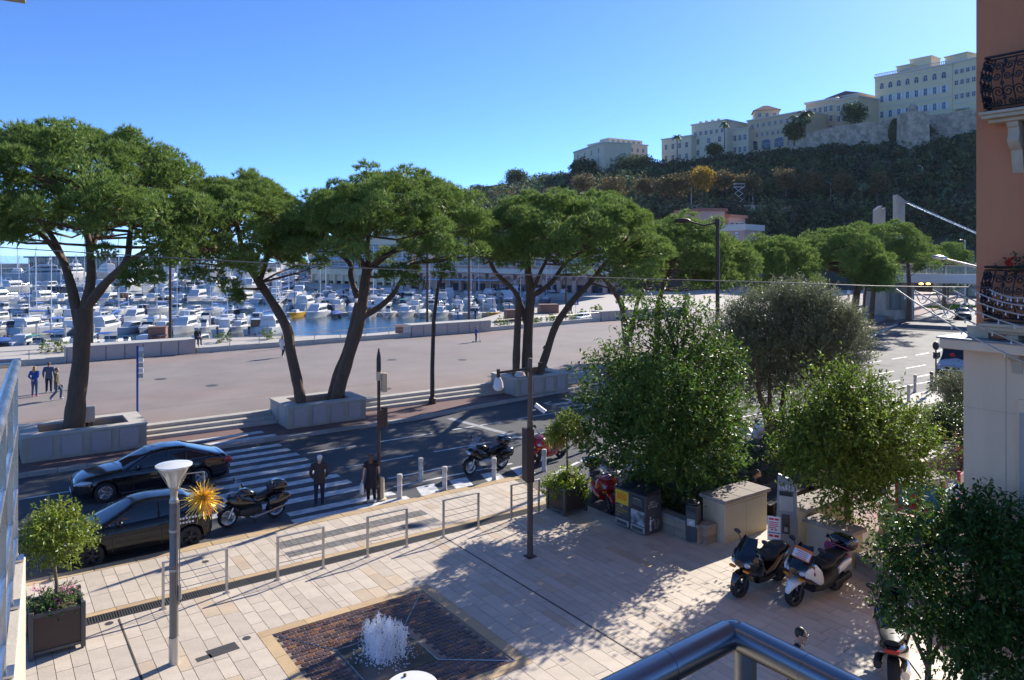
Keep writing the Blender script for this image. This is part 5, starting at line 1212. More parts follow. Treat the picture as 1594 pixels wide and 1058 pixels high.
leafy('leafy_tree', 'big glossy leafy tree behind the two litter bins', b0,
      pxlobes(b0, 23.9, [(1030, 620, 0, 1.35), (960, 610, .3, 1.0), (1090, 610, .2, 1.05), (1000, 690, -.2, 1.15), (1080, 690, -.2, 1.25), (1105, 710, .3, .8), (950, 690, 0, .8), (1050, 560, .2, 1.0), (985, 560, .5, .8), (1115, 570, .6, .65), (1060, 740, -.6, .85), (1115, 650, .5, .9), (1005, 500, .4, .42), (1050, 500, .3, .5), (1078, 480, .5, .32), (985, 515, .3, .4), (1100, 530, .3, .45), (925, 585, 0, .5), (1140, 570, .2, .3), (920, 640, .3, .45), (1030, 480, .3, .3), (1000, 740, 0, .55), (1040, 620, -1.5, 1.0), (980, 650, -1.4, .9), (1090, 665, -1.5, .95), (1040, 700, -1.6, .9), (1050, 610, 1.6, 1.0), (1095, 650, 1.6, .9), (1000, 640, 1.5, .9)]),
      39000, .165, LEAF_A, [[(0, 0, -.3, .13), (.02, .05, .8, .11), (.1, .1, 1.8, .1), (.0, .1, 3, .07), (0, 0, 4.5, .04)], [(.1, .1, 1.8, .07), (.8, -.3, 3, .04)], [(.1, .1, 1.6, .07), (-.7, .4, 2.8, .04)]], sprays=1.05, shoots=190, shoot_len=1.0)
b0 = (27.0, 19.0, .2)
leafy('olive_tree', 'wide grey green olive tree with forked dark trunk', b0,
      pxlobes(b0, 32, [(1230, 540, 0, 1.7), (1160, 545, 0, 1.25), (1300, 545, 0, 1.25), (1200, 500, .3, 1.2), (1260, 500, .3, 1.2), (1180, 600, 0, 1.0), (1250, 590, 0, 1.1), (1310, 590, .2, .8), (1140, 520, .3, .8), (1320, 520, .3, .75), (1225, 470, 0, .7), (1270, 475, 0, .6), (1160, 490, 0, .6), (1300, 500, 0, .7)]),
      70000, .16, LEAF_O, [[(0, 0, -.3, .28), (-.1, 0, .5, .24), (-.3, 0, 1.3, .18), (-.6, .2, 2.3, .1), (-.9, .2, 4, .05)], [(-.1, 0, .6, .18), (.5, -.1, 1.5, .14), (.9, 0, 2.6, .09), (1.4, 0, 4, .04)], [(-.2, 0, 1.0, .12), (.1, .2, 2.5, .08), (.2, .2, 4.2, .04)]], sprays=1.1, ratio=.26, droop=-.25, inner=.4, bark=BARK, shoots=420, shoot_len=.9, holes=.55)
b0 = (19.9, 11.6, .3)
leafy('leafy_tree', 'fresh green feathery tree behind the no parking cabinet', b0,
      pxlobes(b0, 20.9, [(1320, 680, 0, 1.05), (1260, 680, .2, .75), (1390, 690, 0, .85), (1290, 730, -.3, .8), (1360, 740, -.3, .8), (1300, 630, .2, .7), (1360, 640, .2, .65), (1258, 705, .2, .5), (1420, 710, .3, .55), (1450, 720, 0, .3), (1295, 595, 0, .35), (1355, 605, 0, .3), (1330, 780, -.3, .5), (1235, 650, .2, .4), (1400, 750, 0, .5), (1475, 725, 0, .18), (1440, 690, .2, .3), (1320, 690, -1.1, .8), (1280, 690, -1.0, .6), (1370, 700, -1.0, .6), (1330, 680, 1.2, .85), (1280, 690, 1.1, .6)]),
      26000, .15, LEAF_C, [[(0, 0, -.3, .09), (.05, 0, .6, .08), (.1, .05, 1.4, .075), (.05, 0, 2.6, .05), (0, 0, 4, .02)], [(.1, .05, 1.4, .05), (.7, -.2, 2.2, .03)], [(.1, .05, 1.5, .05), (-.6, .2, 2.5, .03)]], sprays=1.15, ratio=.42, droop=.1, shoots=170, shoot_len=.9)
b0 = (12.25, 5.75, .0)
leafy('citrus_tree', 'dense dark green citrus tree at the lower right corner', b0,
      pxlobes(b0, 11.5, [(1490, 880, 0, .85), (1420, 890, 0, .55), (1560, 880, -.3, .7), (1480, 960, -.1, .7), (1555, 970, -.3, .65), (1425, 845, .1, .42), (1480, 820, 0, .48), (1540, 825, -.1, .48), (1395, 905, 0, .34), (1580, 930, -.5, .6), (1430, 955, 0, .38), (1600, 860, -.6, .45), (1470, 1005, 0, .32), (1530, 1020, -.1, .42), (1590, 1030, -.4, .5), (1412, 800, 0, .17), (1515, 780, 0, .2), (1555, 790, -.2, .17), (1375, 865, .1, .2), (1385, 940, 0, .2), (1540, 1060, -.2, .3)]),
      20000, .10, LEAF_D, [[(0, 0, -.1, .06), (0, .03, .8, .055), (.05, .05, 1.6, .05), (.05, 0, 2.6, .035), (0, 0, 3.8, .02)], [(.05, .05, 1.9, .035), (.5, -.3, 2.8, .025)], [(.05, .05, 1.8, .035), (-.3, .3, 2.8, .025)]], sprays=.42, ratio=.45, droop=.3, shoots=150, shoot_len=.5)
# shrubs in the beds
def shrub(label, base, lobes, n, size, mat, ratio=.5, sprays=.5):
    return leafy('shrub', label, base, lobes, n, size, mat, [[(0, 0, -.2, .04), (.05, 0, .4, .03), (.1, .05, .8, .015)]], cat='shrub', sprays=sprays, ratio=ratio)
shrub('dark dense shrub behind the big cream cabinet', (20.2, 16.2, .3), [(0, 0, .5, .8), (.9, .3, .6, .8), (-.8, .2, .4, .6), (1.7, .2, .7, .7), (.4, .8, .8, .7), (2.4, .8, .7, .7)], 5200, .13, LEAF_S)
shrub('dark low shrub behind the slim grey bin', (17.9, 15.2, .3), [(0, 0, .3, .38), (-.2, .8, .35, .4), (.5, .5, .45, .4), (-.1, 1.5, .3, .35)], 2400, .09, LEAF_S)
shrub('shrub at the foot of the big leafy tree beside the bins', (17.7, 17.2, .2), [(0, 0, .5, .5), (.5, -.5, .4, .5), (.6, .4, .4, .5)], 2400, .1, LEAF_S)
shrub('yellowish low shrub behind the seated reader', (23.8, 16.4, .3), [(0, 0, .5, .5), (.6, .1, .5, .5)], 1500, .1, LEAF_H)
shrub('dark shrub under the olive tree', (25.2, 17.6, .2), [(0, 0, .4, .7), (1, -.4, .4, .7), (.2, -1.0, .5, .6)], 2200, .13, LEAF_S)
shrub('grey green rounded shrub beside the white van', G(1484, 650, .1), [(0, 0, 1.3, .95), (.3, -.5, 1.2, .9), (-.2, .2, .7, .7), (.2, .5, 1.0, .7)], 9000, .15, LEAF_O, .35)
shrub('clipped bright green round hedge at the right', G(1455, 690, .1), [(0, 0, .75, .85), (.3, -.3, .6, .8)], 7000, .10, LEAF_C)
shrub('dark reddish berry shrub against the stone building', G(1478, 706, .1), [(0, 0, .9, 1.0), (.6, -.5, .9, 1.0), (.2, .5, .6, .8), (1.2, .2, .9, 1.0), (-.9, -.3, .6, .8)], 9000, .14, LEAF_S)
shrub('red leaved shrub at the foot of the stone building', G(1497, 735, .1), [(0, 0, .6, .7), (.4, -.4, .8, .6)], 1500, .11, LEAF_R)
for i, (px, py) in enumerate(((925, 494), (905, 494), (930, 485), (892, 500), (860, 500), (783, 506), (735, 512), (835, 505))):
    p = G(px, py + 3, QZ); shrub('small green shrub beside the quay railing, %s' % ['second from the right', 'third from the right', 'rightmost of the row', 'fourth from the right', 'fifth from the right', 'second from the left', 'leftmost of the row', 'third from the left'][i], p, [(0, 0, .6, .8), (.6, .2, .5, .7), (-.6, 0, .5, .7)], 320, .35, LEAF_C)
for i, (px, py) in enumerate(((75, 548), (95, 548), (345, 533), (415, 528))):
    p = G(px, py, QZ); shrub('low green plant on the quay edge, %s' % ['leftmost', 'second from left beside the wall block', 'third from left right of the seated man', 'rightmost near the second planter'][i], p, [(0, 0, .5, .7), (.9, .2, .4, .6)], 260, .3, LEAF_C)

# ---------------------------------------------------------------- potted trees
def pot(label, x, y, s, h, lobes, mat, n, leaf, hedge=None, rot=0):
    r = thing('planter_tub', label, 'planter', (x, y, 0), rot)
    p = MB()
    for sx in (-1, 1):
        for sy in (-1, 1): p.box(sx * s - .045, sx * s + .045, sy * s - .045, sy * s + .045, .02, h + .06)
    p.build('corner_post', FRAMEG, r, bevel=.008)
    f = MB()
    for z in (.09, h - .06):
        for sgn in (-1, 1):
            f.box(-s + .05, s - .05, sgn * s - .03, sgn * s + .03, z, z + .07); f.box(sgn * s - .03, sgn * s + .03, -s + .05, s - .05, z + .001, z + .071)
    f.build('frame', FRAMEG, r, bevel=.006)
    m = MB().box(-s + .05, s - .05, -.012, .012, .165, h - .062).mesh('panel', CORTEN)
    for k in range(4): put('panel', m, r, ((0, -s, 0), (s, 0, 0), (0, s, 0), (-s, 0, 0))[k], k * math.pi / 2)
    MB().box(-s + .04, s - .04, -s + .04, s - .04, .12, h - .05).build('soil', SOIL, r, smooth=None)
    return r
pot('brown panelled planter tub with flowers at the lower left', -.0 + 1.35, 18.75, .47, .92, None, None, 0, 0)
b0 = (1.35, 18.75, .87)
leafy('potted_tree', 'small round topped tree in the flower planter at left', b0, [(0, 0, 1.45, .5), (.32, -.1, 1.4, .38), (-.36, .1, 1.35, .38), (.0, .2, 1.72, .35), (.1, -.3, 1.25, .36), (-.2, -.2, 1.62, .33), (.3, .2, 1.6, .3)], 6500, .09, LEAF_P, [[(0, 0, -.1, .04), (.02, 0, .4, .035), (-.02, 0, .8, .035), (.02, .0, 1.3, .02)], [(-.02, 0, .8, .025), (.25, 0, 1.2, .015)], [(-.02, 0, .8, .025), (-.25, .05, 1.2, .015)]], sprays=.35, ratio=.45)
def bedding(name, label, base, lobes, n, size, mat): return leafy(name, label, base, lobes, n, size, mat, [[(0, 0, -.05, .012), (.02, 0, .08, .01)]], cat='plant', sprays=.25, ratio=.6)
bedding('bedding_plants', 'green bedding plants filling the flower planter', b0, [(-.22, -.15, .02, .22), (.2, -.2, .02, .2), (.22, .22, .05, .22), (-.2, .22, .02, .2), (0, -.3, .0, .18), (-.3, .0, .0, .18)], 1900, .06, LAWNG)
bedding('flowers', 'pink and purple flowers in the left planter', b0, [(-.3, .25, .22, .09), (.1, -.1, .22, .1), (.25, .0, .2, .09), (.2, -.25, .2, .07), (-.05, -.35, .1, .06)], 330, .045, FLOWER)
pot('brown panelled planter tub half hidden by a trailing hedge', 15.68, 18.82, .44, .85, None, None, 0, 0)
b0 = (15.68, 18.82, .8)
ptree = leafy('potted_tree', 'small orange tree with slim trunk in the hedge filled planter', b0, [(0, 0, 1.75, .42), (.4, .0, 1.7, .32), (-.4, .1, 1.65, .33), (.15, .15, 2.0, .33), (-.2, -.2, 1.9, .3), (.45, -.35, 1.55, .28), (-.2, .3, 1.6, .3)], 6000, .09, LEAF_P, [[(0, 0, -.1, .035), (.02, 0, .6, .03), (.03, .02, 1.2, .03), (0, 0, 1.7, .015)], [(.03, .02, 1.15, .02), (.3, -.15, 1.5, .012)]], sprays=.32, ratio=.45)
ob = MB()
for k in range(26):
    d = rdir(1)[0]; ob.ball((d[0] * .62, d[1] * .5, 1.72 + d[2] * .36), .03, 6, 4)
stuff(ob.build('oranges', AMBER, ptree))
shrub('yellow green hedge spilling over the right planter tub', b0, [(.05, .0, .0, .36), (.3, -.3, .0, .3), (-.3, .3, .05, .3), (.35, .3, .0, .3), (-.28, -.3, .08, .22), (.42, -.42, -.25, .2), (-.45, .42, -.2, .22), (.5, .0, -.25, .26), (.45, -.2, -.45, .2), (.48, .3, -.4, .22), (-.48, .1, -.1, .22), (.2, .1, .15, .4)], 7000, .075, LEAF_H, .7, .22)
# ---------------------------------------------------------------- cars (front towards -x, origin under the middle)
def wheel(root, x, y, r, w, spokes=5, rim=ALLOY, name='wheel'):
    s = 1 if y > 0 else -1
    o = MB().lathe([(r * .66, -w / 2), (r * .93, -w / 2), (r, -w / 2 + .03), (r, w / 2 - .03), (r * .93, w / 2), (r * .66, w / 2), (r * .62, w * .3), (r * .62, -w * .3)], (0, 0, 0), 24, 'y', cap=False).build(name, RUBBER, root, (x, y, r))
    b = MB().lathe([(r * .68, -.02), (r * .68, w / 2 - .005), (r * .63, w / 2 + .004), (r * .60, w / 2 - .05), (r * .60, -.02)], (0, 0, 0), 24, 'y', cap=False)
    for k in range(spokes):
        a = 2 * math.pi * k / spokes
        for da in ((-.16, .16) if spokes <= 7 else (0,)):
            p = Vector((math.cos(a + da * .6) * r * .12, w / 2 - .02, math.sin(a + da * .6) * r * .12)); q = Vector((math.cos(a + da) * r * .64, w / 2 - .012, math.sin(a + da) * r * .64))
            b.tube([p, q], [r * .075, r * .06], 5)
    b.lathe([(r * .16, w / 2 - .05), (r * .15, w / 2), (.005, w / 2 + .005)], (0, 0, 0), 12, 'y')
    b.lathe([(r * .6, -.01), (.01, 0)], (0, 0, 0), 16, 'y')
    if s < 0:
        for i, v in enumerate(b.v): b.v[i] = (v[0], -v[1], v[2])
        b.f = [q[::-1] for q in b.f]
    b.build('rim', rim, o)
    return o
def car(name, label, loc, rotz, L, Wd, H, wb, fx, wr, hood, roofk, paint, kind, rim=ALLOY, group=None):
    """hood: (x, z) knots of the shoulder line, roofk: (x, z) knots of the glasshouse top, fx: front axle x, measured from the nose"""
    r = thing(name, label, 'car', loc, rotz, group)
    hx = [k[0] for k in hood]; hz = [k[1] for k in hood]; gx = [k[0] for k in roofk]; gz = [k[1] for k in roofk]
    axl = (fx, fx + wb)
    xs = sorted(set(list(np.linspace(0, L, 46)) + [a + d for a in axl for d in (-wr - .07, -wr - .03, -.2, 0, .2, wr + .03, wr + .07)]))
    def half(x):
        t = x / L
        return Wd / 2 * (1 - .42 * max(0, (.09 - t) / .09) ** 2 - .10 * max(0, (.22 - t) / .22) ** 2 - .05 * max(0, (t - .8) / .2) ** 2 - .25 * max(0, (t - .95) / .05) ** 2)
    rings = []
    for x in xs:
        zb = float(np.interp(x, hx, hz)); w = half(x); sill = .20 + .10 * max(0, (.35 - x) / .35) + .16 * max(0, (x - L + .4) / .4); zl = sill
        for a in axl:
            q = (wr + .055) ** 2 - (x - a) ** 2
            if q > 0: zl = max(zl, wr + math.sqrt(q))
        zl = min(zl, zb - .1); zm = max(.52 * zb + .02, zl + .02)
        h = [(0, .18), (w * .74, .19), (w * .80, min(zl, .3) if zl < .3 else .3), (w * .93, zl), (w, min(zl + .06, zb - .09)), (w * 1.0, zm), (w * .985, (zm + zb) / 2), (w * .96, zb - .06), (w * .90, zb), (w * .55, zb + .035), (0, zb + .05)]
        rings.append([(x - L / 2, -y, z) for y, z in h] + [(x - L / 2, y, z) for y, z in h[-2:0:-1]])
    MB().loft(rings).build('body', paint, r, smooth=50)
    gxs = np.linspace(gx[0], gx[-1], 26); rings = []; yb = Wd / 2 * .885; yr = Wd / 2 * .63
    def gsec(x, e=0.0):
        zt = float(np.interp(x, gx, gz)); zb = float(np.interp(x, hx, hz)) + .0; k = min(1, max(0, (zt - zb) / (H - zb)))
        y1 = yb + (yr - yb) * k
        return zb, zt, y1, k
    for x in gxs:
        zb, zt, y1, k = gsec(x); zt = max(zt, zb + .01)
        h = [(yb, zb - .03), (yb * .995, zb + .01 + 0 * k), (y1 + .04 * k, zt - .05 * k), (y1 - .05 * k, zt - .012 * k), (y1 * .5, zt + .008), (0, zt + .012)]
        rings.append([(x - L / 2, -y, z) for y, z in h] + [(x - L / 2, y, z) for y, z in h[-2::-1]])
    MB().loft(rings, closed=True).build('windows', CARGLASS, r, smooth=40)
    # painted roof skin and pillars, standing a few mm proud of the glass
    x0, x1 = gx[1] - .06, gx[-2] + .06; rings = []
    for x in np.linspace(x0, x1, 14):
        zb, zt, y1, k = gsec(x); ring = [(y1 + .055, zt - .06), (y1 - .04, zt - .002), (y1 * .5, zt + .018), (0, zt + .024)]
        rings.append([(x - L / 2, -y, z) for y, z in ring] + [(x - L / 2, y, z) for y, z in ring[-2::-1]])
    MB().loft(rings, closed=False, cap=False).build('roof', paint, r, smooth=50)
    pil = MB()
    for s in (-1, 1):
        for xa, xb, wd in ((gx[0] + .05, gx[1], .035), (gx[-1] - .05, gx[-2], .05)):
            pts = []
            for t in np.linspace(0, 1, 6):
                x = xa + (xb - xa) * t; zb, zt, y1, k = gsec(x); pts.append((x - L / 2, s * (y1 + .006), zt - .05))
            pil.tube(pts, wd, 6)
        for xm in ((gx[1] + gx[-2]) / 2 - .05,) + (((gx[-2] + .02),) if kind != 'hatch' else (gx[-2] - .25,)):
            zb, zt, y1, k = gsec(xm); pil.tube([(xm - L / 2, s * (yb + .002), zb), (xm - L / 2 + .03, s * (y1 + .045), zt - .05)], .035, 6)
    pil.build('pillar', paint, r)
    if kind == 'sedan':
        for s in (-1, 1):
            tr = MB()
            tr.tube([(gx[0] + .25 - L / 2, s * (yb + .014), float(np.interp(gx[0] + .25, hx, hz)) + .012)] + [(x - L / 2, s * (yb + .014), float(np.interp(x, hx, hz)) + .012) for x in np.linspace(gx[0] + .5, gx[-1] - .5, 8)], .012, 5)
            pts = []
            for x in np.linspace(gx[0] + .3, gx[-1] - .45, 18):
                zb, zt, y1, k = gsec(x); pts.append((x - L / 2, s * (y1 + .058), zt - .062))
            tr.tube(pts, .011, 5); tr.tube([(fx + wr + .15 - L / 2, s * (Wd / 2 - .02), .24), (fx + wb - wr - .15 - L / 2, s * (Wd / 2 - .02), .27)], .015, 5)
            tr.build('chrome_trim', CHROME, r)
    for s in (-1, 1):
        xm = gx[0] + .52; zb, zt, y1, k = gsec(xm)
        MB().ball((xm - L / 2, s * (Wd / 2 + .06), zb + .09), (.09, .12, .075), 10, 6).tube([(xm - L / 2, s * (yb - .02), zb + .05), (xm - L / 2, s * (Wd / 2 + .02), zb + .07)], .025, 5).build('mirror', paint, r)
        for xd in ((1.95, 2.95) if kind == 'sedan' else (2.15,)): MB().box(xd + .3 - L / 2, xd + .52 - L / 2, s * (Wd / 2 + .004) - .016, s * (Wd / 2 + .004) + .016, .80, .835).build('door_handle', CHROME if kind == 'sedan' else paint, r, bevel=.008)
        hz_ = float(np.interp(.3, hx, hz))
        b = MB().ball((0, 0, 0), (.27, .09, .085), 12, 8); b.xf(Matrix.Translation((.30 - L / 2, s * (half(.3) - .09), hz_ - .10)) @ Matrix.Rotation(s * .55, 4, 'Z') @ Matrix.Rotation(-.12, 4, 'Y')); b.build('headlight', HEADL, r)
        tl = MB().ball((0, 0, 0), (.20, .10, .12) if kind != 'hatch' else (.13, .09, .2), 12, 8); tl.xf(Matrix.Translation((L - .16 - L / 2, s * (half(L - .25) - .10), float(np.interp(L - .15, hx, hz)) - (.13 if kind != 'hatch' else .05)))); tl.build('tail_light', TAILR, r)
        for a in axl: wheel(r, a - L / 2, s * (Wd / 2 - .115), wr, .22, 5, rim)
        xd0, xd1 = gx[0] + .35, (gx[1] + gx[-2]) / 2
        dl = MB()
        for xx in (xd0, xd1, gx[-2] - .1 if kind == 'sedan' else xd1 + .01):
            dl.tube([(xx - L / 2, s * (Wd / 2 - .001), .32), (xx - L / 2, s * (Wd / 2 + .001), .55), (xx - L / 2, s * (Wd / 2 * .99), .78), (xx - L / 2, s * (Wd / 2 * .96), .9)], .007, 4)
        dl.build('door_gap', PLASTIC, r)
    g = MB()
    for k in range(5): g.box(-.012, .02, -.30, .30, .42 + k * .052, .45 + k * .052)
    g.box(-.02, .02, -.34, -.31, .38, .68).box(-.02, .02, .31, .34, .38, .68)
    g.build('grille', CHROME if kind == 'sedan' else PLASTIC, r, (-L / 2 + .01, 0, 0))
    MB().box(-.03, .05, -.5, .5, .24, .36).build('air_intake', PLASTIC, r, (-L / 2 + .06, 0, 0), bevel=.02)
    MB().box(-.006, .006, -.25, .25, .0, .11).build('number_plate', PAPER, r, (-L / 2 - .035, 0, .33))
    MB().box(-.006, .006, -.25, .25, .0, .11).build('number_plate', PAPER, r, (L / 2 + .01, 0, .62))
    MB().box(-L / 2 + .3, L / 2 - .3, -Wd / 2 + .22, Wd / 2 - .22, .16, .42).build('underbody', PLASTIC, r)
    return r
p = (G(160, 783, -.1) + G(317, 752, -.1)) / 2
sed = car('sedan', 'long black sedan with chrome window trim driving across the crosswalk', (5.16, 29.70, -.1), .0, 5.12, 1.9, 1.49, 3.1, .92, .34,
    [(0, .60), (.08, .70), (.35, .83), (1.0, .93), (1.55, .98), (3.0, 1.0), (4.3, 1.03), (4.95, .99), (5.12, .80)], [(1.45, .97), (2.4, 1.43), (2.9, 1.49), (3.5, 1.46), (4.75, 1.04)], BLACKP, 'sedan')
hat = car('hatchback', 'dark grey hatchback with white lettering parked beside the plaza edge', (3.68, 23.82, -.1), -.02, 3.95, 1.72, 1.48, 2.49, .80, .31,
    [(0, .58), (.08, .70), (.4, .86), (.9, .97), (1.2, 1.0), (2.4, 1.03), (3.5, 1.10), (3.85, 1.0), (3.95, .75)], [(.95, .98), (1.85, 1.42), (2.3, 1.48), (3.2, 1.42), (3.88, 1.08)], GREYP, 'hatch', PLASTIC)
# white lettering on the rear flank of the hatchback
lt = MB()
for rowi, (n, z, h) in enumerate(((9, .86, .055), (5, .74, .05))):
    for k in range(n):
        x = 1.02 + k * .085; lt.box(x, x + .055, -.868, -.862, z, z + h); 
lt.build('side_lettering', PAPER, hat, smooth=None)
car('white_car', 'white car with red tail light, cut off at the left edge of the frame', (-1.15, 23.05, -.1), 0, 3.95, 1.72, 1.48, 2.49, .80, .31,
    [(0, .58), (.08, .70), (.4, .86), (.9, .97), (1.2, 1.0), (2.4, 1.03), (3.5, 1.10), (3.85, 1.0), (3.95, .75)], [(.95, .98), (1.85, 1.42), (2.3, 1.48), (3.2, 1.42), (3.88, 1.08)], WHITEG, 'hatch')
q = G(1499, 496, -.1)
car('grey_car', 'dark car driving away from the tunnel on the far right road', (q.x, q.y, -.1), .45, 4.4, 1.8, 1.45, 2.65, .85, .33,
    [(0, .60), (.08, .70), (.35, .83), (1.0, .93), (1.45, .98), (3.6, 1.03), (4.2, .99), (4.4, .80)], [(1.25, .97), (2.1, 1.40), (2.5, 1.45), (3.1, 1.42), (4.0, 1.04)], GREYP, 'hatch')
for i, (px, py, m, la) in enumerate(((1030, 319, SILVERP, 'silver car on the hill terrace left of the yellow tree'), (1081, 319, WHITEG, 'white car on the hill terrace under the yellow tree'))):
    pp = hill_pt(px + 8, 1.06); car('parked_car', la, pp, -.6, 4.2, 1.75, 1.45, 2.6, .8, .33, [(0, .60), (.35, .83), (1.0, .93), (3.6, 1.03), (4.2, .85)], [(1.1, .97), (2.0, 1.40), (2.4, 1.45), (3.1, 1.42), (3.9, 1.04)], m, 'hatch')
for i, (px, py, m, la) in enumerate(((905, 501, WHITEG, 'white car parked on the quay behind the railing'), (938, 498, BLACKP, 'dark car parked on the quay beside the wall block'))):
    pp = G(px, py, QZ); car('parked_car', la, pp, .35, 4.2, 1.75, 1.45, 2.6, .8, .33, [(0, .60), (.35, .83), (1.0, .93), (3.6, 1.03), (4.2, .85)], [(1.1, .97), (2.0, 1.40), (2.4, 1.45), (3.1, 1.42), (3.9, 1.04)], m, 'hatch')

# ---------------------------------------------------------------- van
vp = G(1478, 592, -.1)
van = thing('van', 'grey white high roofed van facing the camera by the stone building', 'van', (vp.x + 2.6, vp.y + .1, -.1), .12)
L, Wd = 5.6, 2.05; rings = []
for x, zt, w in ((0, .75, .80), (.06, .95, .92), (.35, 1.12, .98), (.75, 1.25, 1.0), (1.0, 1.55, .985), (1.5, 2.25, .95), (1.9, 2.5, .93), (2.4, 2.56, .93), (5.5, 2.56, .93), (5.6, 2.45, .9)):
    w *= Wd / 2; zl = .35
    for a in (.95, 4.4):
        qq = .40 ** 2 - (x - a) ** 2
        if qq > 0: zl = max(zl, .33 + math.sqrt(qq))
    h = [(0, .3), (w * .85, .3), (w, max(.34, min(zl, zt - .3))), (w, max(.6, zl + .02) if zt > 1 else .6), (w * .995, min(1.15, zt - .05)), (w * (.94 if zt > 1.3 else .99), zt - .06), (w * .8, zt), (0, zt + .03)]
    rings.append([(x - L / 2, -y, z) for y, z in h] + [(x - L / 2, y, z) for y, z in h[-2:0:-1]])
MB().loft(rings).build('body', SILVERP, van, smooth=50)
ws = MB().loft([[(x - L / 2 - .03, y, z) for y in np.linspace(-w, w, 7)] for x, z, w in ((.80, 1.27, .93), (1.15, 1.78, .90), (1.48, 2.24, .84))], closed=False, cap=False); ws.build('windscreen', CARGLASS, van)
MB().lathe([(.17, 0), (.13, .01), (.13, 0)], (0, 0, 0), 14, 'x').build('screen_sticker', SIGNRED, van, (1.0 - L / 2 - .05, .25, 1.62))
MB().box(-L / 2 - .05, -L / 2 + .2, -.95, .95, .32, .72).build('bumper', PLASTIC, van, bevel=.06); MB().box(-L / 2 - .03, -L / 2 + .1, -.45, .45, .76, .92).build('grille', PLASTIC, van, bevel=.02)
for s in (-1, 1):
    MB().ball((-L / 2 + .2, s * .82, .98), (.15, .12, .2), 10, 8).build('headlight', HEADL, van); MB().box(-L / 2 + 1.05, -L / 2 + 1.2, s * 1.2 - .12, s * 1.2 + .12, 1.35, 1.75).build('mirror', PLASTIC, van, bevel=.03)
    MB().box(-L / 2 + 1.35, -L / 2 + 2.2, s * .99 - .012, s * .99 + .012, 1.4, 2.0).build('side_window', CARGLASS, van)
    for a in (.95, 4.4): wheel(van, a - L / 2, s * .9, .34, .22, 5, GALV)

# ---------------------------------------------------------------- motorcycles (front towards -x, origin midway on the ground)
def mwheel(root, x, r, w, spokes=6, rim=ALLOY):
    o = MB().lathe([(r * .72, -w * .35), (r * .9, -w / 2), (r, -w * .2), (r, w * .2), (r * .9, w / 2), (r * .72, w * .35)], (0, 0, 0), 24, 'y', cap=False).build('wheel', RUBBER, root, (x, 0, r))
    b = MB().lathe([(r * .74, -w * .36), (r * .74, w * .36), (r * .66, w * .25), (r * .66, -w * .25), (r * .74, -w * .36)], (0, 0, 0), 24, 'y', cap=False)
    for k in range(spokes):
        a = 2 * math.pi * k / spokes; b.tube([(math.cos(a) * r * .1, 0, math.sin(a) * r * .1), (math.cos(a + .15) * r * .68, 0, math.sin(a + .15) * r * .68)], r * .05, 5)
    b.lathe([(.05, -w * .5), (.07, -w * .3), (.07, w * .3), (.05, w * .5)], (0, 0, 0), 12, 'y').build('rim', rim, o)
    MB().lathe([(r * .5, w * .52), (r * .5, w * .58), (r * .25, w * .58), (r * .25, w * .52)], (0, 0, 0), 18, 'y').build('brake_disc', STEEL, o)
def screen(root, x, z, h, w, lean, mat=WINDSH):
    rings = []
    for t in np.linspace(0, 1, 7):
        rings.append([(x + lean * t + .10 * (abs(a) ** 2), w * a * (1 - .35 * t * t), z + h * t) for a in np.linspace(-1, 1, 9)])
    return MB().loft(rings, closed=False, cap=False).build('windscreen', mat, root)
def bars(root, x, z, w, mirrors=True, mat=PLASTIC):
    MB().tube([(x + .12, -w, z), (x + .02, -w * .6, z + .04), (x, 0, z + .02), (x + .02, w * .6, z + .04), (x + .12, w, z)], .018, 7).build('handlebar', mat, root)
    for s in (-1, 1):
        MB().tube([(x + .16, s * (w + .03), z - .005), (x + .06, s * (w - .1), z + .01)], .026, 8).build('grip', RUBBER, root)
        if mirrors:
            m = MB().tube([(x + .02, s * w * .75, z + .04), (x - .06, s * (w * .95), z + .24)], .010, 5); m.ball((x - .07, s * (w * .98), z + .28), (.03, .085, .055), 10, 6); m.build('mirror', PLASTIC, root)
def topcase(root, x, z, s=1.0, mat=BLACKP):
    o = MB().ell([(x - .24 * s, z + .02, .19 * s, .10 * s), (x - .18 * s, z + .03, .27 * s, .16 * s), (x, z + .03, .29 * s, .18 * s), (x + .16 * s, z + .02, .26 * s, .15 * s), (x + .22 * s, z, .18 * s, .09 * s)], 18, 3.2).build('top_case', mat, root)
    MB().tube([(x - .25 * s, y * .28 * s, z - .02) for y in (-1, 0, 1)], .012, 5).box(x + .19 * s, x + .225 * s, -.12 * s, .12 * s, z - .06, z - .01).build('reflector', TAILR, o)
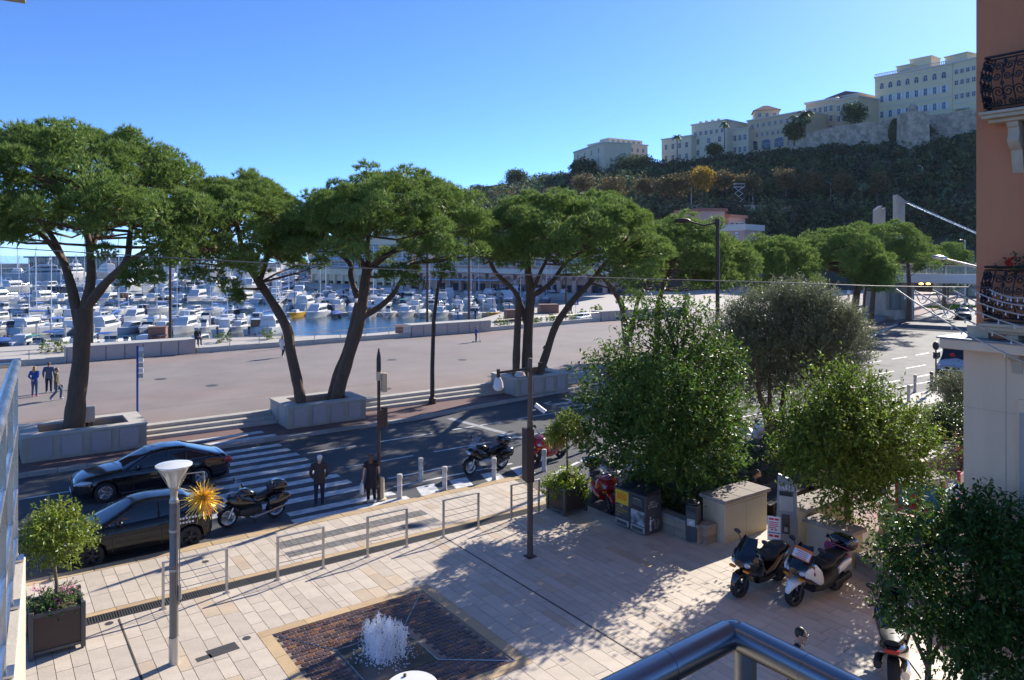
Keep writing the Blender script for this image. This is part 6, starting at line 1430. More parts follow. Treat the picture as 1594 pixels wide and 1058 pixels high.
def tourer(label, loc, rotz, paint, tail, windshield=True, group=None, case=True):
    r = thing('motorcycle', label, 'motorcycle', loc, rotz, group)
    mwheel(r, -.76, .31, .13); mwheel(r, .74, .31, .18)
    MB().tube([(-.76, -.1, .31), (-.46, -.1, .98)], .032, 8).tube([(-.76, .1, .31), (-.46, .1, .98)], .032, 8).build('fork', ALLOY, r)
    MB().ell([(-1.08, .44, .06, .03), (-.95, .58, .085, .045), (-.76, .65, .09, .04), (-.56, .62, .08, .03)], 12).build('front_fender', paint, r)
    MB().ell([(-.86, .84, .10, .09), (-.78, .86, .22, .17), (-.6, .82, .29, .25), (-.38, .74, .27, .26), (-.1, .66, .20, .22), (.02, .62, .16, .16)], 16, 2.4).build('fairing', paint, r)
    MB().ell([(-.52, .86, .16, .14), (-.4, .96, .2, .15), (-.2, .98, .2, .14), (.0, .92, .15, .1), (.08, .88, .1, .06)], 14).build('tank', paint, r)
    MB().ell([(-.45, .42, .20, .12), (-.25, .42, .3, .17), (.0, .42, .29, .16), (.25, .42, .18, .14)], 14, 3).build('engine', SILVERP if paint is GREYP else PLASTIC, r)
    MB().tube([(-.3, -.2, .3), (.0, -.26, .24), (.45, -.24, .32), (.95, -.22, .42)], [.04, .045, .06, .065], 10).build('exhaust', CHROME, r)
    MB().ell([(-.0, .82, .1, .05), (.12, .80, .17, .07), (.32, .82, .19, .075), (.42, .88, .17, .06), (.62, .90, .17, .06), (.78, .90, .13, .05)], 14).build('seat', LEATHER, r)
    MB().ell([(.1, .68, .12, .1), (.5, .74, .14, .12), (.95, .82, .10, .06)], 12).build('tail', paint, r)
    for s in (-1, 1):
        pn = MB().ell([(.40, .64, .10, .12), (.50, .64, .12, .19), (.75, .66, .125, .21), (.98, .70, .11, .17), (1.06, .72, .07, .1)], 14, 3.4)
        for i, v in enumerate(pn.v): pn.v[i] = (v[0], v[1] + s * .32, v[2])
        pn.build('pannier', BLACKP, r)
        MB().box(-.3, -.18, s * .26 - .06, s * .26 + .06, .28, .32).build('footpeg', PLASTIC, r)
    MB().ball((-.84, 0, .86), (.06, .15, .085), 12, 8).build('headlight', HEADL, r)
    MB().box(1.0, 1.04, -.12, .12, .80, .86).build('tail_light', TAILR, r)
    if tail == 'bagger':
        MB().ell([(.58, 1.0, .2, .1), (.66, 1.04, .28, .17), (.85, 1.05, .30, .18), (1.02, 1.03, .26, .14), (1.08, 1.0, .16, .06)], 16, 3).build('top_case', BLACKP, r); MB().ell([(.5, 1.02, .16, .1), (.57, 1.05, .2, .17), (.62, 1.06, .18, .15)], 12).build('backrest', LEATHER, r)
        for s in (-1, 1): MB().box(1.0, 1.09, s * .3 - .07, s * .3 + .07, .70, .78).build('tail_light', TAILR, r)
    elif case: topcase(r, .86, 1.1, .95); MB().box(.7, 1.0, -.12, .12, .9, .95).build('rack', PLASTIC, r)
    if windshield: screen(r, -.78, .98, .46, .23, .30)
    bars(r, -.38, 1.06, .38)
    MB().tube([(.0, .12, .3), (.05, .28, .02)], .015, 6).tube([(.0, -.12, .3), (.03, -.2, .01)], .015, 6).build('centre_stand', PLASTIC, r)
    return r
def scooter(label, loc, rotz, paint, accent=None, case=None, lean=.06, group=None, wscreen=True, card=False, dark_screen=True):
    r = thing('motor_scooter', label, 'scooter', loc, rotz, group); r.scale = (1.12, 1.24, 1.1); r.rotation_euler = (lean, 0, rotz)
    mwheel(r, -.72, .26, .14, 5, PLASTIC); mwheel(r, .70, .26, .17, 5, PLASTIC)
    MB().tube([(-.72, -.09, .26), (-.5, -.09, .75)], .03, 7).tube([(-.72, .09, .26), (-.5, .09, .75)], .03, 7).build('fork', PLASTIC, r)
    a = accent or paint
    MB().ell([(-.98, .38, .05, .05), (-.88, .5, .09, .08), (-.72, .55, .1, .07), (-.55, .52, .09, .08), (-.46, .46, .06, .06)], 12).build('front_fender', a, r)
    MB().ell([(-.80, .78, .10, .07), (-.70, .80, .24, .16), (-.56, .80, .31, .26), (-.38, .72, .30, .32), (-.22, .58, .24, .28), (-.1, .46, .2, .2)], 16, 2.5).build('front_fairing', paint, r)
    if accent:
        for s in (-1, 1):
            b = MB().ell([(-.74, .80, .02, .07), (-.60, .80, .05, .13), (-.42, .74, .065, .19), (-.28, .64, .06, .17), (-.16, .54, .03, .08)], 14, 3)
            for i, v in enumerate(b.v): b.v[i] = (v[0], v[1] + s * (.235 + .02 * math.sin((v[0] + .74) * 5)), v[2])
            b.build('side_panel', accent, r)
            b = MB().ell([(.42, .62, .03, .08), (.6, .68, .04, .1), (.85, .76, .03, .06)], 10)
            for i, v in enumerate(b.v): b.v[i] = (v[0], v[1] + s * .22, v[2])
            b.build('rear_panel', accent, r)
    MB().ell([(-.30, .34, .2, .1), (-.05, .36, .24, .14), (.2, .42, .25, .18), (.45, .56, .23, .2), (.75, .68, .18, .12), (.98, .76, .09, .05)], 16, 2.8).build('body', PLASTIC if accent else paint, r)
    MB().ell([(-.02, .72, .12, .06), (.1, .74, .2, .08), (.32, .75, .2, .08), (.42, .84, .19, .08), (.68, .87, .17, .07), (.85, .86, .1, .05)], 14).build('seat', LEATHER, r)
    for s in (-1, 1): MB().ball((-.72, s * .14, .78), (.08, .08, .06), 10, 6).build('headlight', HEADL, r)
    MB().box(-.80, -.74, -.22, -.10, .64, .68).box(-.80, -.74, .10, .22, .64, .68).build('indicator', AMBER, r)
    MB().box(.94, 1.0, -.1, .1, .74, .80).build('tail_light', TAILR, r)
    MB().ell([(.3, .34, .05, .06), (.5, .36, .07, .08), (.85, .44, .06, .07)], 10).xf(Matrix.Translation((0, -.22, 0))).build('exhaust', PLASTIC, r)
    MB().ell([(.35, .3, .06, .08), (.6, .28, .08, .1), (.75, .27, .06, .08)], 10).xf(Matrix.Translation((0, .16, 0))).build('engine', ALLOY, r)
    if wscreen: screen(r, -.72, .92, .38, .22, .24, CARGLASS if dark_screen else WINDSH)
    bars(r, -.34, 1.02, .33)
    if case: topcase(r, .95, 1.04, .9); MB().box(.75, 1.0, -.1, .1, .86, .93).build('rack', PLASTIC, r)
    MB().tube([(.05, .15, .28), (.12, .34, .02), (.2, .36, .015)], .014, 6).build('side_stand', PLASTIC, r)
    if card:
        c = Matrix.Translation((-.66, -.06, 1.12)) @ Matrix.Rotation(.6, 4, 'Y')
        MB().box(-.008, .004, -.19, .19, -.08, .17).xf(c).build('orange_card', ORANGEP, r); MB().box(-.013, -.009, -.18, .18, -.06, .11).xf(c).build('notice', PAPER, r)
        t = MB()
        for k in range(4): t.box(-.016, -.0135, -.13, .13 - .04 * (k % 2), .07 - k * .04, .085 - k * .04)
        t.xf(c).build('notice_print', SIGNRED, r)
    return r
Z = -.098
def g2(px, py, z=-.1): q = G(px, py, z); return q
tourer('black bagger motorcycle with rounded top case parked behind the hatchback', (7.06, 24.0, Z), .04, BLACKP, 'bagger')
tourer('dark grey touring motorcycle with clear windscreen beside the white bollards', (16.12, 24.25, Z), .03, GREYP, 'case')
scooter('red scooter half hidden behind the brown sign pole', (19.0, 24.0, Z), .2, REDP, case=None, dark_screen=False)
scooter('red scooter with black top case next to the yellow bin', (17.25, 18.75, Z), 1.15, REDP, case=True, dark_screen=False, lean=-.08)
scooter('white fronted scooter behind the red one near the bins', (18.9, 19.6, Z), 1.9, WHITEG, dark_screen=False, lean=-.05)
tourer('dark motorcycle with yellow tank half hidden under the leafy tree', (20.3, 19.9, Z), 1.5, YELLOWP, 'none', False, case=False)
scooter('black scooter half hidden under the right side of the leafy tree', (21.9, 20.0, Z), 1.5, BLACKP, lean=-.05)
scooter('pale scooter parked beyond the olive trunk', (28.2, 20.9, Z), 1.7, WHITEG, dark_screen=False)
tourer('black motorcycle parked right of the olive trunk', (29.8, 20.6, Z), 1.6, BLACKP, 'none', False, case=False)
s1 = scooter('black maxi scooter parked left of the white one by the taxi totem', (15.95, 11.62, 0), .02, BLACKP, lean=.07)
scooter('white and black maxi scooter with orange card on its screen', (16.65, 10.52, 0), -.05, BLACKP, WHITEG, case=True, lean=.07, card=True)
scooter('black scooter under the citrus tree at the lower right corner', (15.1, 7.75, 0), 3.6, BLACKP, lean=.05)
# ---------------------------------------------------------------- people (facing +x, left hand at +y)
def rm(o, vox, sm=True):
    m = o.modifiers.new('remesh', 'REMESH'); m.mode = 'VOXEL'; m.voxel_size = vox; m.use_smooth_shade = sm
    if True:
        s = o.modifiers.new('smooth', 'SMOOTH'); s.factor = .5; s.iterations = 3
    return o
def person(label, loc, rotz, h=1.72, top=CL_BLACK, bottom=CL_NAVY, shoes=PLASTIC, hair=HAIRD, hairstyle='short', arms=None, legs=None, sleeve='long', lean=0.0, hat=None, mask=None, glasses=False, skirt=None,
           fine=False, head=(0, 0), sit=False, wide=1.0, pel=.93, hem=.80, dress=False):
    k = h / 1.75; r = thing('person', label, 'person', loc, rotz); r.scale = (k, k, k)
    A = arms or {1: [(.0, .215, 1.42), (-.03, .27, 1.14), (.06, .27, .90)], -1: [(.0, -.215, 1.42), (-.03, -.27, 1.14), (.06, -.27, .90)]}
    Lg = legs or {1: [(0, .095, .92), (.02, .105, .50), (-.02, .11, .09), (.13, .13, .04)], -1: [(0, -.095, .92), (.02, -.105, .50), (-.02, -.11, .09), (.13, -.13, .04)]}
    for s in (1, -1):
        q = A[s][0]; A[s][0] = (q[0] + lean, q[1] * wide, q[2])
    hx, hy = head; hd = Vector((lean * 1.25 + .02 + hx, hy, 1.63)); pz = pel
    b = MB()
    b.tube([(lean * 1.0, 0, 1.40), (lean * 1.12 + .01, 0, 1.50), (hd.x - .01, hd.y, 1.56)], [.075, .056, .055], 12)
    b.ball(hd, (.098, .076, .118), 18, 14); b.ball(hd + Vector((.075, 0, -.055)), (.035, .045, .045), 10, 8); b.ball(hd + Vector((.10, 0, -.012)), (.018, .014, .026), 8, 6)
    for s in (1, -1): b.ball(hd + Vector((-.005, s * .078, -.005)), (.022, .012, .032), 8, 6)
    b.tube([(lean * 0, 0, pz), (lean * .5, 0, 1.15), (lean * .95, 0, 1.38)], [.10, .088, .10], 12)
    for s in (1, -1):
        sh, el, wr = [Vector(q) for q in A[s][:3]]; b.tube([sh, sh * .5 + el * .5, el, el * .5 + wr * .5, wr], [.052, .047, .040, .038, .027], 10)
        d = (wr - el).normalized(); side = d.cross(Vector((0, 1, 0))); side = side.normalized() if side.length > .1 else Vector((1, 0, 0)); nrm = d.cross(side)
        b.tube([wr - d * .01, wr + d * .04, wr + d * .09], [.026, .036, .034], 8)
        for j, (off, ln) in enumerate(((-.028, .070), (-.009, .082), (.010, .076), (.027, .060))):
            p0 = wr + d * .085 + side * off; b.tube([p0, p0 + d * ln * .5 + nrm * s * .008, p0 + d * ln * .85 + nrm * s * .028], [.0105, .0098, .0085], 6)
        p0 = wr + d * .025 + side * .03; b.tube([p0, p0 + side * .028 + d * .03, p0 + side * .030 + d * .062], [.013, .012, .009], 6)
        hp, kn, an, to = [Vector(q) for q in Lg[s]]; b.tube([hp, hp * .5 + kn * .5, kn, kn * .55 + an * .45, an], [.085, .075, .055, .052, .036], 10); b.tube([an, (an + to) / 2, to], [.04, .04, .03], 8)
    rm(b.build('body', SKIN, r), .0085 if fine else .016)
    t = MB()
    t.tube([(0, 0, hem), (0, 0, pz + .08), (lean * .5, 0, 1.14), (lean * .8, 0, 1.28), (lean, 0, 1.40), (lean * 1.05, 0, 1.47)], [.155 * wide, .158 * wide, .142 * wide, .155 * wide, .14, .07], 16)
    for v0 in range(len(t.v)):
        v = t.v[v0]; t.v[v0] = (v[0] * .82 + lean * .15, v[1] * 1.12, v[2])
    for s in (1, -1):
        sh, el, wr = [Vector(q) for q in A[s][:3]]
        ins = Vector((lean * .95, s * .07, 1.42)); 
        if sleeve == 'long': t.tube([ins, sh, sh * .5 + el * .5, el, wr * .92 + el * .08], [.085, .078, .066, .06, .045], 10)
        elif sleeve == 'short': t.tube([ins, sh, sh * .45 + el * .55], [.085, .078, .07], 10)
    rm(t.build('jacket' if sleeve == 'long' else 'shirt', top, r), .014)
    l = MB(); l.tube([(0, 0, pz + .09), (0, 0, pz - .04)], [.135, .14], 14)
    for i, v in enumerate(l.v): l.v[i] = (v[0] * .85, v[1] * 1.15, v[2])
    if sit: l.ball((-.02, 0, pz), (.16, .19, .12), 12, 8)
    for s in (1, -1):
        hp, kn, an, to = [Vector(q) for q in Lg[s]]; l.tube([hp, hp * .5 + kn * .5, kn, kn * .5 + an * .5, an + Vector((0, 0, .0))], [.102, .09, .072, .066, .056], 10)
    if not dress: rm(l.build('trousers', bottom, r), .014)
    if skirt:
        rings = []
        for z, w in ((1.08, .13), (.95, .165), (.80, .20), (.66, .235), (.55, .27)):
            rings.append([(w * .85 * math.cos(a) * (1 + .07 * math.sin(7 * a) * (1.08 - z)), w * 1.05 * math.sin(a) * (1 + .07 * math.sin(7 * a) * (1.08 - z)), z + (.03 * math.sin(3 * a) if z < .6 else 0)) for a in np.linspace(0, 2 * math.pi, 29)[:-1]])
        MB().loft(rings, cap=False).build('skirt', skirt, r)
    for s in (1, -1):
        hp, kn, an, to = [Vector(q) for q in Lg[s]]; d = (to - an); f = MB().tube([an + Vector((0, 0, -.01)) - d * .25, an * .5 + to * .5 + Vector((0, 0, -.01)), to], [.05, .052, .036], 8)
        rm(f.build('shoe', shoes, r), .014)
    hm = MB()
    if hairstyle == 'short': hm.ball(hd + Vector((-.018, 0, .03)), (.098, .085, .105), 16, 10)
    elif hairstyle == 'long':
        hm.ball(hd + Vector((-.022, 0, .025)), (.102, .092, .108), 16, 10); hm.tube([hd + Vector((-.05, 0, .02)), hd + Vector((-.075, 0, -.09)), hd + Vector((-.075, 0, -.2)), hd + Vector((-.06, 0, -.24))], [.085, .098, .075, .02], 12)
    elif hairstyle == 'bald': hm.ball(hd + Vector((-.035, 0, -.015)), (.072, .084, .075), 14, 10)
    hm.build('hair', hair, r, smooth=60)
    for s in (1, -1): MB().ball(hd + Vector((.088, s * .032, .012)), (.012, .016, .010), 8, 6).build('eye', HAIRD, r)
    MB().ball(hd + Vector((.105, 0, -.058)), (.008, .024, .007), 8, 6).build('mouth', CL_PINK, r)
    if hat:
        c = MB().ball(hd + Vector((-.005, 0, .062)), (.112, .096, .068), 18, 10); c.ball(hd + Vector((.10, 0, .052)), (.075, .075, .010), 14, 6); c.build('cap', hat, r, smooth=60)
    if mask: MB().ball(hd + Vector((.072, 0, -.045)), (.045, .062, .05), 12, 8).build('face_mask', mask, r)
    if glasses:
        g = MB().tube([hd + Vector((.02, .08, .02)), hd + Vector((.10, .055, .018)), hd + Vector((.115, 0, .016)), hd + Vector((.10, -.055, .018)), hd + Vector((.02, -.08, .02))], .006, 5)
        for s in (1, -1): g.ball(hd + Vector((.103, s * .036, .010)), (.012, .032, .022), 10, 6)
        g.build('sunglasses', BLACKP, r)
    return r
RM = lambda px: px
def face(dx, dy): return math.atan2(dy, dx)
away = FA
g = G(497, 787, -.1)
person('man in dark brown jacket and light cap waiting at the crosswalk', (g.x, g.y, -.1), away + .25, 1.71, CL_BROWN, CL_NAVY, PLASTIC, HAIRG, 'bald', hat=CL_WHITE, fine=True, wide=1.06, head=(.0, -.01),
       arms={1: [(0, .215, 1.42), (-.02, .29, 1.15), (.12, .22, .96)], -1: [(0, -.215, 1.42), (-.02, -.29, 1.15), (.12, -.22, .96)]})
g = G(578, 782, -.1)
wom = person('woman in black top and skirt carrying a white bag to the crosswalk', (g.x, g.y, -.1), away + .35, 1.68, CL_BLACK, CL_BLACK, CL_WHITE, HAIRB, 'long', sleeve='short', mask=MASKB, skirt=CL_BLACK, fine=True, head=(.01, .03),
       arms={1: [(0, .20, 1.42), (-.06, .27, 1.15), (-.10, .31, .90)], -1: [(0, -.20, 1.42), (-.02, -.27, 1.16), (.08, -.27, .94)]},
       legs={1: [(0, .09, .92), (.10, .09, .50), (.10, .09, .10), (.24, .10, .05)], -1: [(0, -.09, .92), (-.02, -.09, .5), (-.18, -.10, .14), (-.07, -.11, .045)]})
bg = thing('shopping_bag', 'white carrier bag hanging from the woman\'s left hand', 'bag', wom.matrix_basis @ Vector((-.13, .35, .36)), away + .35)
MB().ell([(-.12, .2, .02, .18), (-.06, .2, .06, .2), (.06, .2, .07, .2), (.12, .2, .03, .18)], 12, 3).build('bag_body', CANVASW, bg); MB().tube([(-.08, 0, .38), (-.03, 0, .50), (.03, 0, .50), (.08, 0, .38)], .008, 5).build('bag_handle', CANVASW, bg)
def pp(px, py, z=.5): q = G(px, py, z); return (q.x, q.y, z)
hb_ = {1: [(0, .21, 1.42), (-.12, .26, 1.18), (-.17, .06, 1.0)], -1: [(0, -.21, 1.42), (-.12, -.26, 1.18), (-.17, -.04, 1.0)]}
person('woman in blue sweater and jeans with hands behind her back on the promenade', pp(54, 617), away + .1, 1.68, CL_BLUE, CL_JEANS, CL_PINK, HAIRF, 'long', arms=hb_, legs={1: [(0, .095, .92), (.03, .11, .5), (.0, .12, .09), (.13, .14, .04)], -1: [(0, -.095, .92), (0, -.10, .5), (-.03, -.12, .09), (.10, -.14, .04)]})
person('person in denim jacket standing behind the man in the olive coat', pp(76, 611), away + .4, 1.74, CL_JEANS, CL_NAVY, CL_WHITE, HAIRB, 'short')
walk = {1: [(0, .095, .92), (.22, .10, .52), (.18, .11, .11), (.32, .12, .06)], -1: [(0, -.095, .92), (.0, -.10, .5), (-.28, -.11, .15), (-.18, -.12, .05)]}
oc = person('man in olive coat and jeans walking with a black bag on the promenade', pp(88, 623), -.15, 1.76, CL_OLIVE, CL_JEANS, CL_WHITE, HAIRB, 'short', legs=walk)
hbg = thing('hand_bag', 'black bag carried by the man in the olive coat', 'bag', oc.matrix_basis @ Vector((.06, .30, .52)))
MB().ell([(-.2, .14, .05, .1), (-.1, .14, .09, .14), (.1, .14, .09, .14), (.2, .14, .05, .1)], 12).tube([(-.1, 0, .26), (-.05, 0, .40), (.05, 0, .40), (.1, 0, .26)], .012, 5).build('bag_body', CL_BLACK, hbg)
person('small child with fair hair in dark clothes right of the leftmost pine trunk', pp(133, 604), 2.2, 1.15, CL_NAVY, CL_OLIVE, CL_PINK, HAIRF, 'short')
person('woman in long white coat and dark trousers near the second pine', pp(440, 556), away - .2, 1.7, CL_WHITE, CL_BLACK, CL_WHITE, HAIRF, 'long', hem=.62, legs=walk)
kid = person('child in blue top riding a scooter across the promenade', pp(741, 532), -.3, 1.35, CL_BLUE, CL_NAVY, PLASTIC, HAIRB, 'short', arms={1: [(0, .2, 1.42), (.16, .24, 1.2), (.36, .2, 1.13)], -1: [(0, -.2, 1.42), (.16, -.24, 1.2), (.36, -.2, 1.13)]})
ks_ = thing('kick_scooter', 'small kick scooter ridden by the child in blue', 'scooter', pp(741, 532.4), -.3)
MB().box(-.25, .35, -.06, .06, .06, .085).tube([(.36, 0, .08), (.30, 0, .90)], .018, 6).tube([(.30, -.2, .9), (.30, .2, .9)], .015, 6).build('frame', ALLOY, ks_)
for x in (-.28, .38): MB().lathe([(.02, -.02), (.06, -.02), (.06, .02), (.02, .02)], (x, 0, .06), 10, 'y').build('wheel', RUBBER, ks_)
person('man in dark suit partly hidden behind the leaning pine trunk', pp(848, 580), 2.6, 1.8, CL_NAVY, CL_NAVY, PLASTIC, HAIRB, 'short', legs=walk)
sitl = {1: [(0, .10, .50), (.42, .12, .48), (.44, .12, .09), (.57, .13, .04)], -1: [(0, -.10, .50), (.42, -.12, .48), (.40, -.12, .09), (.53, -.13, .04)]}
def seated(label, loc, rotz, h, top, bottom, hair, legs=sitl, arms=None, lean=.10, head=(.05, 0), drop=.43, **kw):
    "a sitting figure: the upper body drops so the hips rest at seat height"
    arms = arms or {1: [(.02, .21, 1.42), (.08, .26, 1.14), (.32, .12, 1.06)], -1: [(.02, -.21, 1.42), (.08, -.26, 1.14), (.32, -.12, 1.06)]}
    lg = {s: [(q[0], q[1], q[2] + drop) for q in legs[s]] for s in legs}
    return person(label, (loc[0], loc[1], loc[2] - drop * h / 1.75), rotz, h, top, bottom, PLASTIC, hair, 'short', arms, lg, 'short' if kw.get('short') else 'long', lean, head=head, sit=True, pel=.95, hem=.88)
q = W(297, 0, 60.6); seated('man in black sitting on the end of the left promenade wall block', (14.15, 62.9, 1.22), -1.3, 1.75, CL_BLACK, CL_NAVY, HAIRG, legs={1: [(0, .10, .50), (.40, .12, .46), (.42, .12, .02), (.55, .13, -.02)], -1: [(0, -.10, .50), (.40, -.12, .46), (.38, -.12, .02), (.5, -.13, -.02)]})
rd = seated('man in black sitting and reading behind the big cream cabinet', (20.55, 15.35, .02), -1.2, 1.78, CL_BLACK, CL_BLACK, HAIRB, short=True, lean=.14, head=(.08, 0))
bk = thing('open_book', 'white open booklet in the seated reader\'s hands', 'book', rd.matrix_basis @ Vector((.42, 0, 1.06)), -1.2)
MB().box(-.10, .10, -.15, -.005, 0, .012).box(-.10, .10, .005, .15, 0, .012).build('pages', PAPER, bk)
seated('person sitting with outstretched crossed legs on the dark bench', (23.2, 14.8, .02), -1.1, 1.75, CL_NAVY, CL_BLACK, HAIRB, legs={1: [(0, .10, .50), (.45, .10, .44), (.88, .06, .10), (.98, .08, .2)], -1: [(0, -.10, .50), (.45, -.10, .42), (.92, .02, .16), (1.0, .0, .28)]})
q = G(1237, 1130)
person('dark haired man in navy jacket and sunglasses at the bottom edge', (q.x, q.y, 0), -1.25, 1.78 , CL_NAVY, CL_NAVY, PLASTIC, HAIRD, 'short', glasses=True, fine=True, lean=.05, head=(.03, 0))
for i, (px, py, c) in enumerate(((884, 490, CL_WHITE), (889, 489, CL_NAVY), (740, 497, CL_BLACK))):
    q = G(px, py, QZ); person(['person in white walking on the quay beyond the railing', 'person in navy walking beside the one in white on the quay', 'person in black on the quay edge right of the pale boats'][i], (q.x, q.y, QZ), 1.0 + i, 1.72, c, CL_NAVY, legs=walk if i < 2 else None)
for i, (px, py) in enumerate(((1321, 470), (1502, 468))):
    q = G(px, py, .0); person(['person in white shirt in the shade left of the lift tower', 'person in dark clothes near the far grey car'][i], (q.x, q.y, .5 if i == 0 else -.1), 1.0 + i, 1.75, (CL_WHITE, CL_NAVY)[i], CL_NAVY)
# ---------------------------------------------------------------- rails on the plaza
rails = [(3.55, 5.0), (6.27, 7.49), (8.77, 9.98), (11.2, 12.43), (13.67, 14.76)]
RL = ['leftmost steel frame rail, next to the cone topped lamp', 'second steel frame rail from the left, in front of the motorcycle', 'third steel frame rail, in front of the woman in black', 'fourth steel frame rail, left of the tall brown pole', 'rightmost steel frame rail, beside the hedge filled planter']
for (a, b), la in zip(rails, RL):
    r = thing('barrier_rail', la, 'barrier', ((a + b) / 2, 19.13, 0), 0, 'steel frame rails along the drain'); L = (b - a) / 2
    pm = MB().box(-.03, .03, -.022, .022, 0, 1.08).mesh('post', GALV)
    for s in (-1, 1): put('post', pm, r, (s * L, 0, 0)); put('foot_plate', MB().box(-.07, .07, -.06, .06, .003, .012).mesh('foot_plate', GALV), r, (s * L, 0, 0))
    MB().box(-L - .03, L + .03, -.03, .03, 1.081, 1.115).build('top_rail', GALV, r, bevel=.005)
    for z in (.42, .60, .78):
        dz = random.uniform(-.025, .02); MB().tube([(-L, 0, z), (-L * .3, 0, z + dz), (L * .4, 0, z + dz * .6), (L, 0, z)], .009, 5).build('wire', STEEL, r)
# bollards
def bollard(label, x, y, h=.85, m=None, lean=0.0, z=-.1):
    o = thing('bollard', label, 'bollard', (x, y, z), 0, 'white bollards'); o.rotation_euler = (0, lean, 0)
    MB().lathe([(.10, 0), (.10, .02), (.085, .05), (.085, h - .16)], (0, 0, 0), 16).build('post', m or WHITEP, o)
    MB().lathe([(.098, h - .159), (.10, h - .05), (.09, h), (.03, h + .02), (.005, h + .02)], (0, 0, 0), 16).build('cap', m or WHITEP, o); MB().lathe([(.088, h * .55), (.088, h * .6)], (0, 0, 0), 16, cap=False).build('band', PAPER, o)
WB = M('worn_white', (0.58, 0.56, 0.52), 0.7, var=0.25, scale=14, col2=(0.42, 0.36, 0.30))
for px, py, la in ((622, 776, 'white bollard nearest the woman with the bag'), (655, 748, 'white bollard behind and right of the first, out on the road side'), (692, 763, 'white bollard left of the touring motorcycle front wheel'), (769, 748, 'white bollard in front of the touring motorcycle'),
                   (847, 733, 'white bollard behind the brown sign pole'), (915, 701, 'white bollard at the left edge of the leafy tree')):
    q = G(px, py, -.1); bollard(la, q.x, q.y, .85, WB)
for px, py, la in ((1414, 628, 'grey white bollard nearest the right hand tree'), (1424, 610, 'grey white bollard left of the van'), (1372, 612, 'grey bollard among the leaves of the right hand tree')):
    q = G(px, py, -.1); bollard(la, q.x, q.y, 1.05, WB, .05)
q = G(1450, 607, -.1); bollard('dark bollard with pale top in front of the van', q.x, q.y, 1.15, BRONZE)
q = G(593, 778, -.1); bb = thing('cable_box', 'cream cylindrical base box at the thin pole behind the woman', 'box', (q.x, q.y, -.1)); MB().lathe([(.19, 0), (.19, .05), (.12, .08), (.12, .72), (.10, .78), (.01, .79)], n=16).build('body', CABINET, bb)
# ---------------------------------------------------------------- lamps and poles
lp = thing('cone_lamp', 'grey lamp post with white cone shaped disc head at left', 'lamp', (3.26, 16.47, 0))
MB().lathe([(.10, 0), (.10, .55)], n=18).build('base_sleeve', GALV, lp); MB().lathe([(.088, .551), (.086, 2.0), (.091, 2.01), (.091, 2.05), (.085, 2.06), (.083, 3.36)], n=18).build('post', POLEGREY, lp)
MB().lathe([(.085, 3.36), (.07, 3.40), (.075, 3.50), (.09, 3.62)], n=18).build('collar', GALV, lp); MB().lathe([(.085, 3.60), (.15, 3.78), (.31, 4.03)], n=24, cap=False).build('lamp_glass', glass('lamp_cone', (.75, .72, .62), .55, .2), lp)
MB().lathe([(.315, 4.03), (.355, 4.06), (.355, 4.08), (.2, 4.11), (.01, 4.12)], n=28).build('disc_cap', WHITEG, lp); MB().tube([(0, 0, 3.6), (0, 0, 3.95)], [.05, .035], 8).build('bulb', PAPER, lp)
rib = MB()
for k in range(6):
    a = k * math.pi / 3; rib.tube([(.085 * math.cos(a), .085 * math.sin(a), 3.6), (.31 * math.cos(a), .31 * math.sin(a), 4.03)], .007, 4)
rib.build('cone_rib', GALV, lp)
for z in (1.9, 2.7, 3.3): MB().lathe([(.092, z), (.095, z + .01), (.095, z + .04), (.092, z + .05)], n=16, cap=False).build('clamp', GALV, lp)
MB().box(-.05, .05, -.14, -.09, 1.3, 1.6).build('junction_box', GALV, lp, rotz=1.3)
hd_ = RGT.copy(); e1 = hd_ * .62
MB().tube([(0, 0, 3.5), tuple(hd_ * .12 + Vector((0, 0, 3.72))), tuple(hd_ * .16 + Vector((0, 0, 3.88))), tuple(e1 + Vector((0, 0, 3.93))), tuple(e1 + Vector((0, 0, 3.62)))], .012, 6).tube([(0, 0, 3.4), tuple(hd_ * .26 + Vector((0, 0, 3.89)))], .010, 5).build('bracket', GALV, lp)
MB().tube([(.09, -.05, 1.2), (.095, -.06, 2.2), (.09, -.05, 3.3)], .012, 5).tube([(.03, -.1, 1.4), (.04, -.1, 3.3)], .008, 5).build('cable', CABLE, lp)
tp = Vector((3.26, 16.47, 3.40)) + hd_ * .60
ts = thing('tinsel_star', 'spiky gold tinsel firework ornament hanging from the left lamp', 'ornament', tp)
nn_ = 300; dd = rdir(nn_); dd[:, 2] += .1; dd = unit(dd); ln = rng.uniform(.20, .47, nn_); tv = []; tf = []
for k in range(3):
    off = rdir(nn_) * .012; c0 = dd * (ln * k / 3)[:, None]; c1 = dd * (ln * (k + 1) / 3)[:, None]; sag = np.zeros((nn_, 3)); sag[:, 2] = -(ln * (k + 1) / 3) ** 2 * .35; sag0 = np.zeros((nn_, 3)); sag0[:, 2] = -(ln * k / 3) ** 2 * .35
    pz_ = unit(np.cross(dd, rdir(nn_))) * .007; tv.append(np.stack([c0 + sag0 - pz_, c0 + sag0 + pz_, c1 + sag + pz_, c1 + sag - pz_], 1).reshape(-1, 3))
tv = np.concatenate(tv); put('tinsel', np_mesh('tinsel', tv, np.arange(len(tv)).reshape(-1, 4), TINSEL), ts); MB().ball((0, 0, 0), .04, 8, 6).tube([(0, 0, 0), (0, 0, .3)], .006, 5).build('hub', GALV, ts)

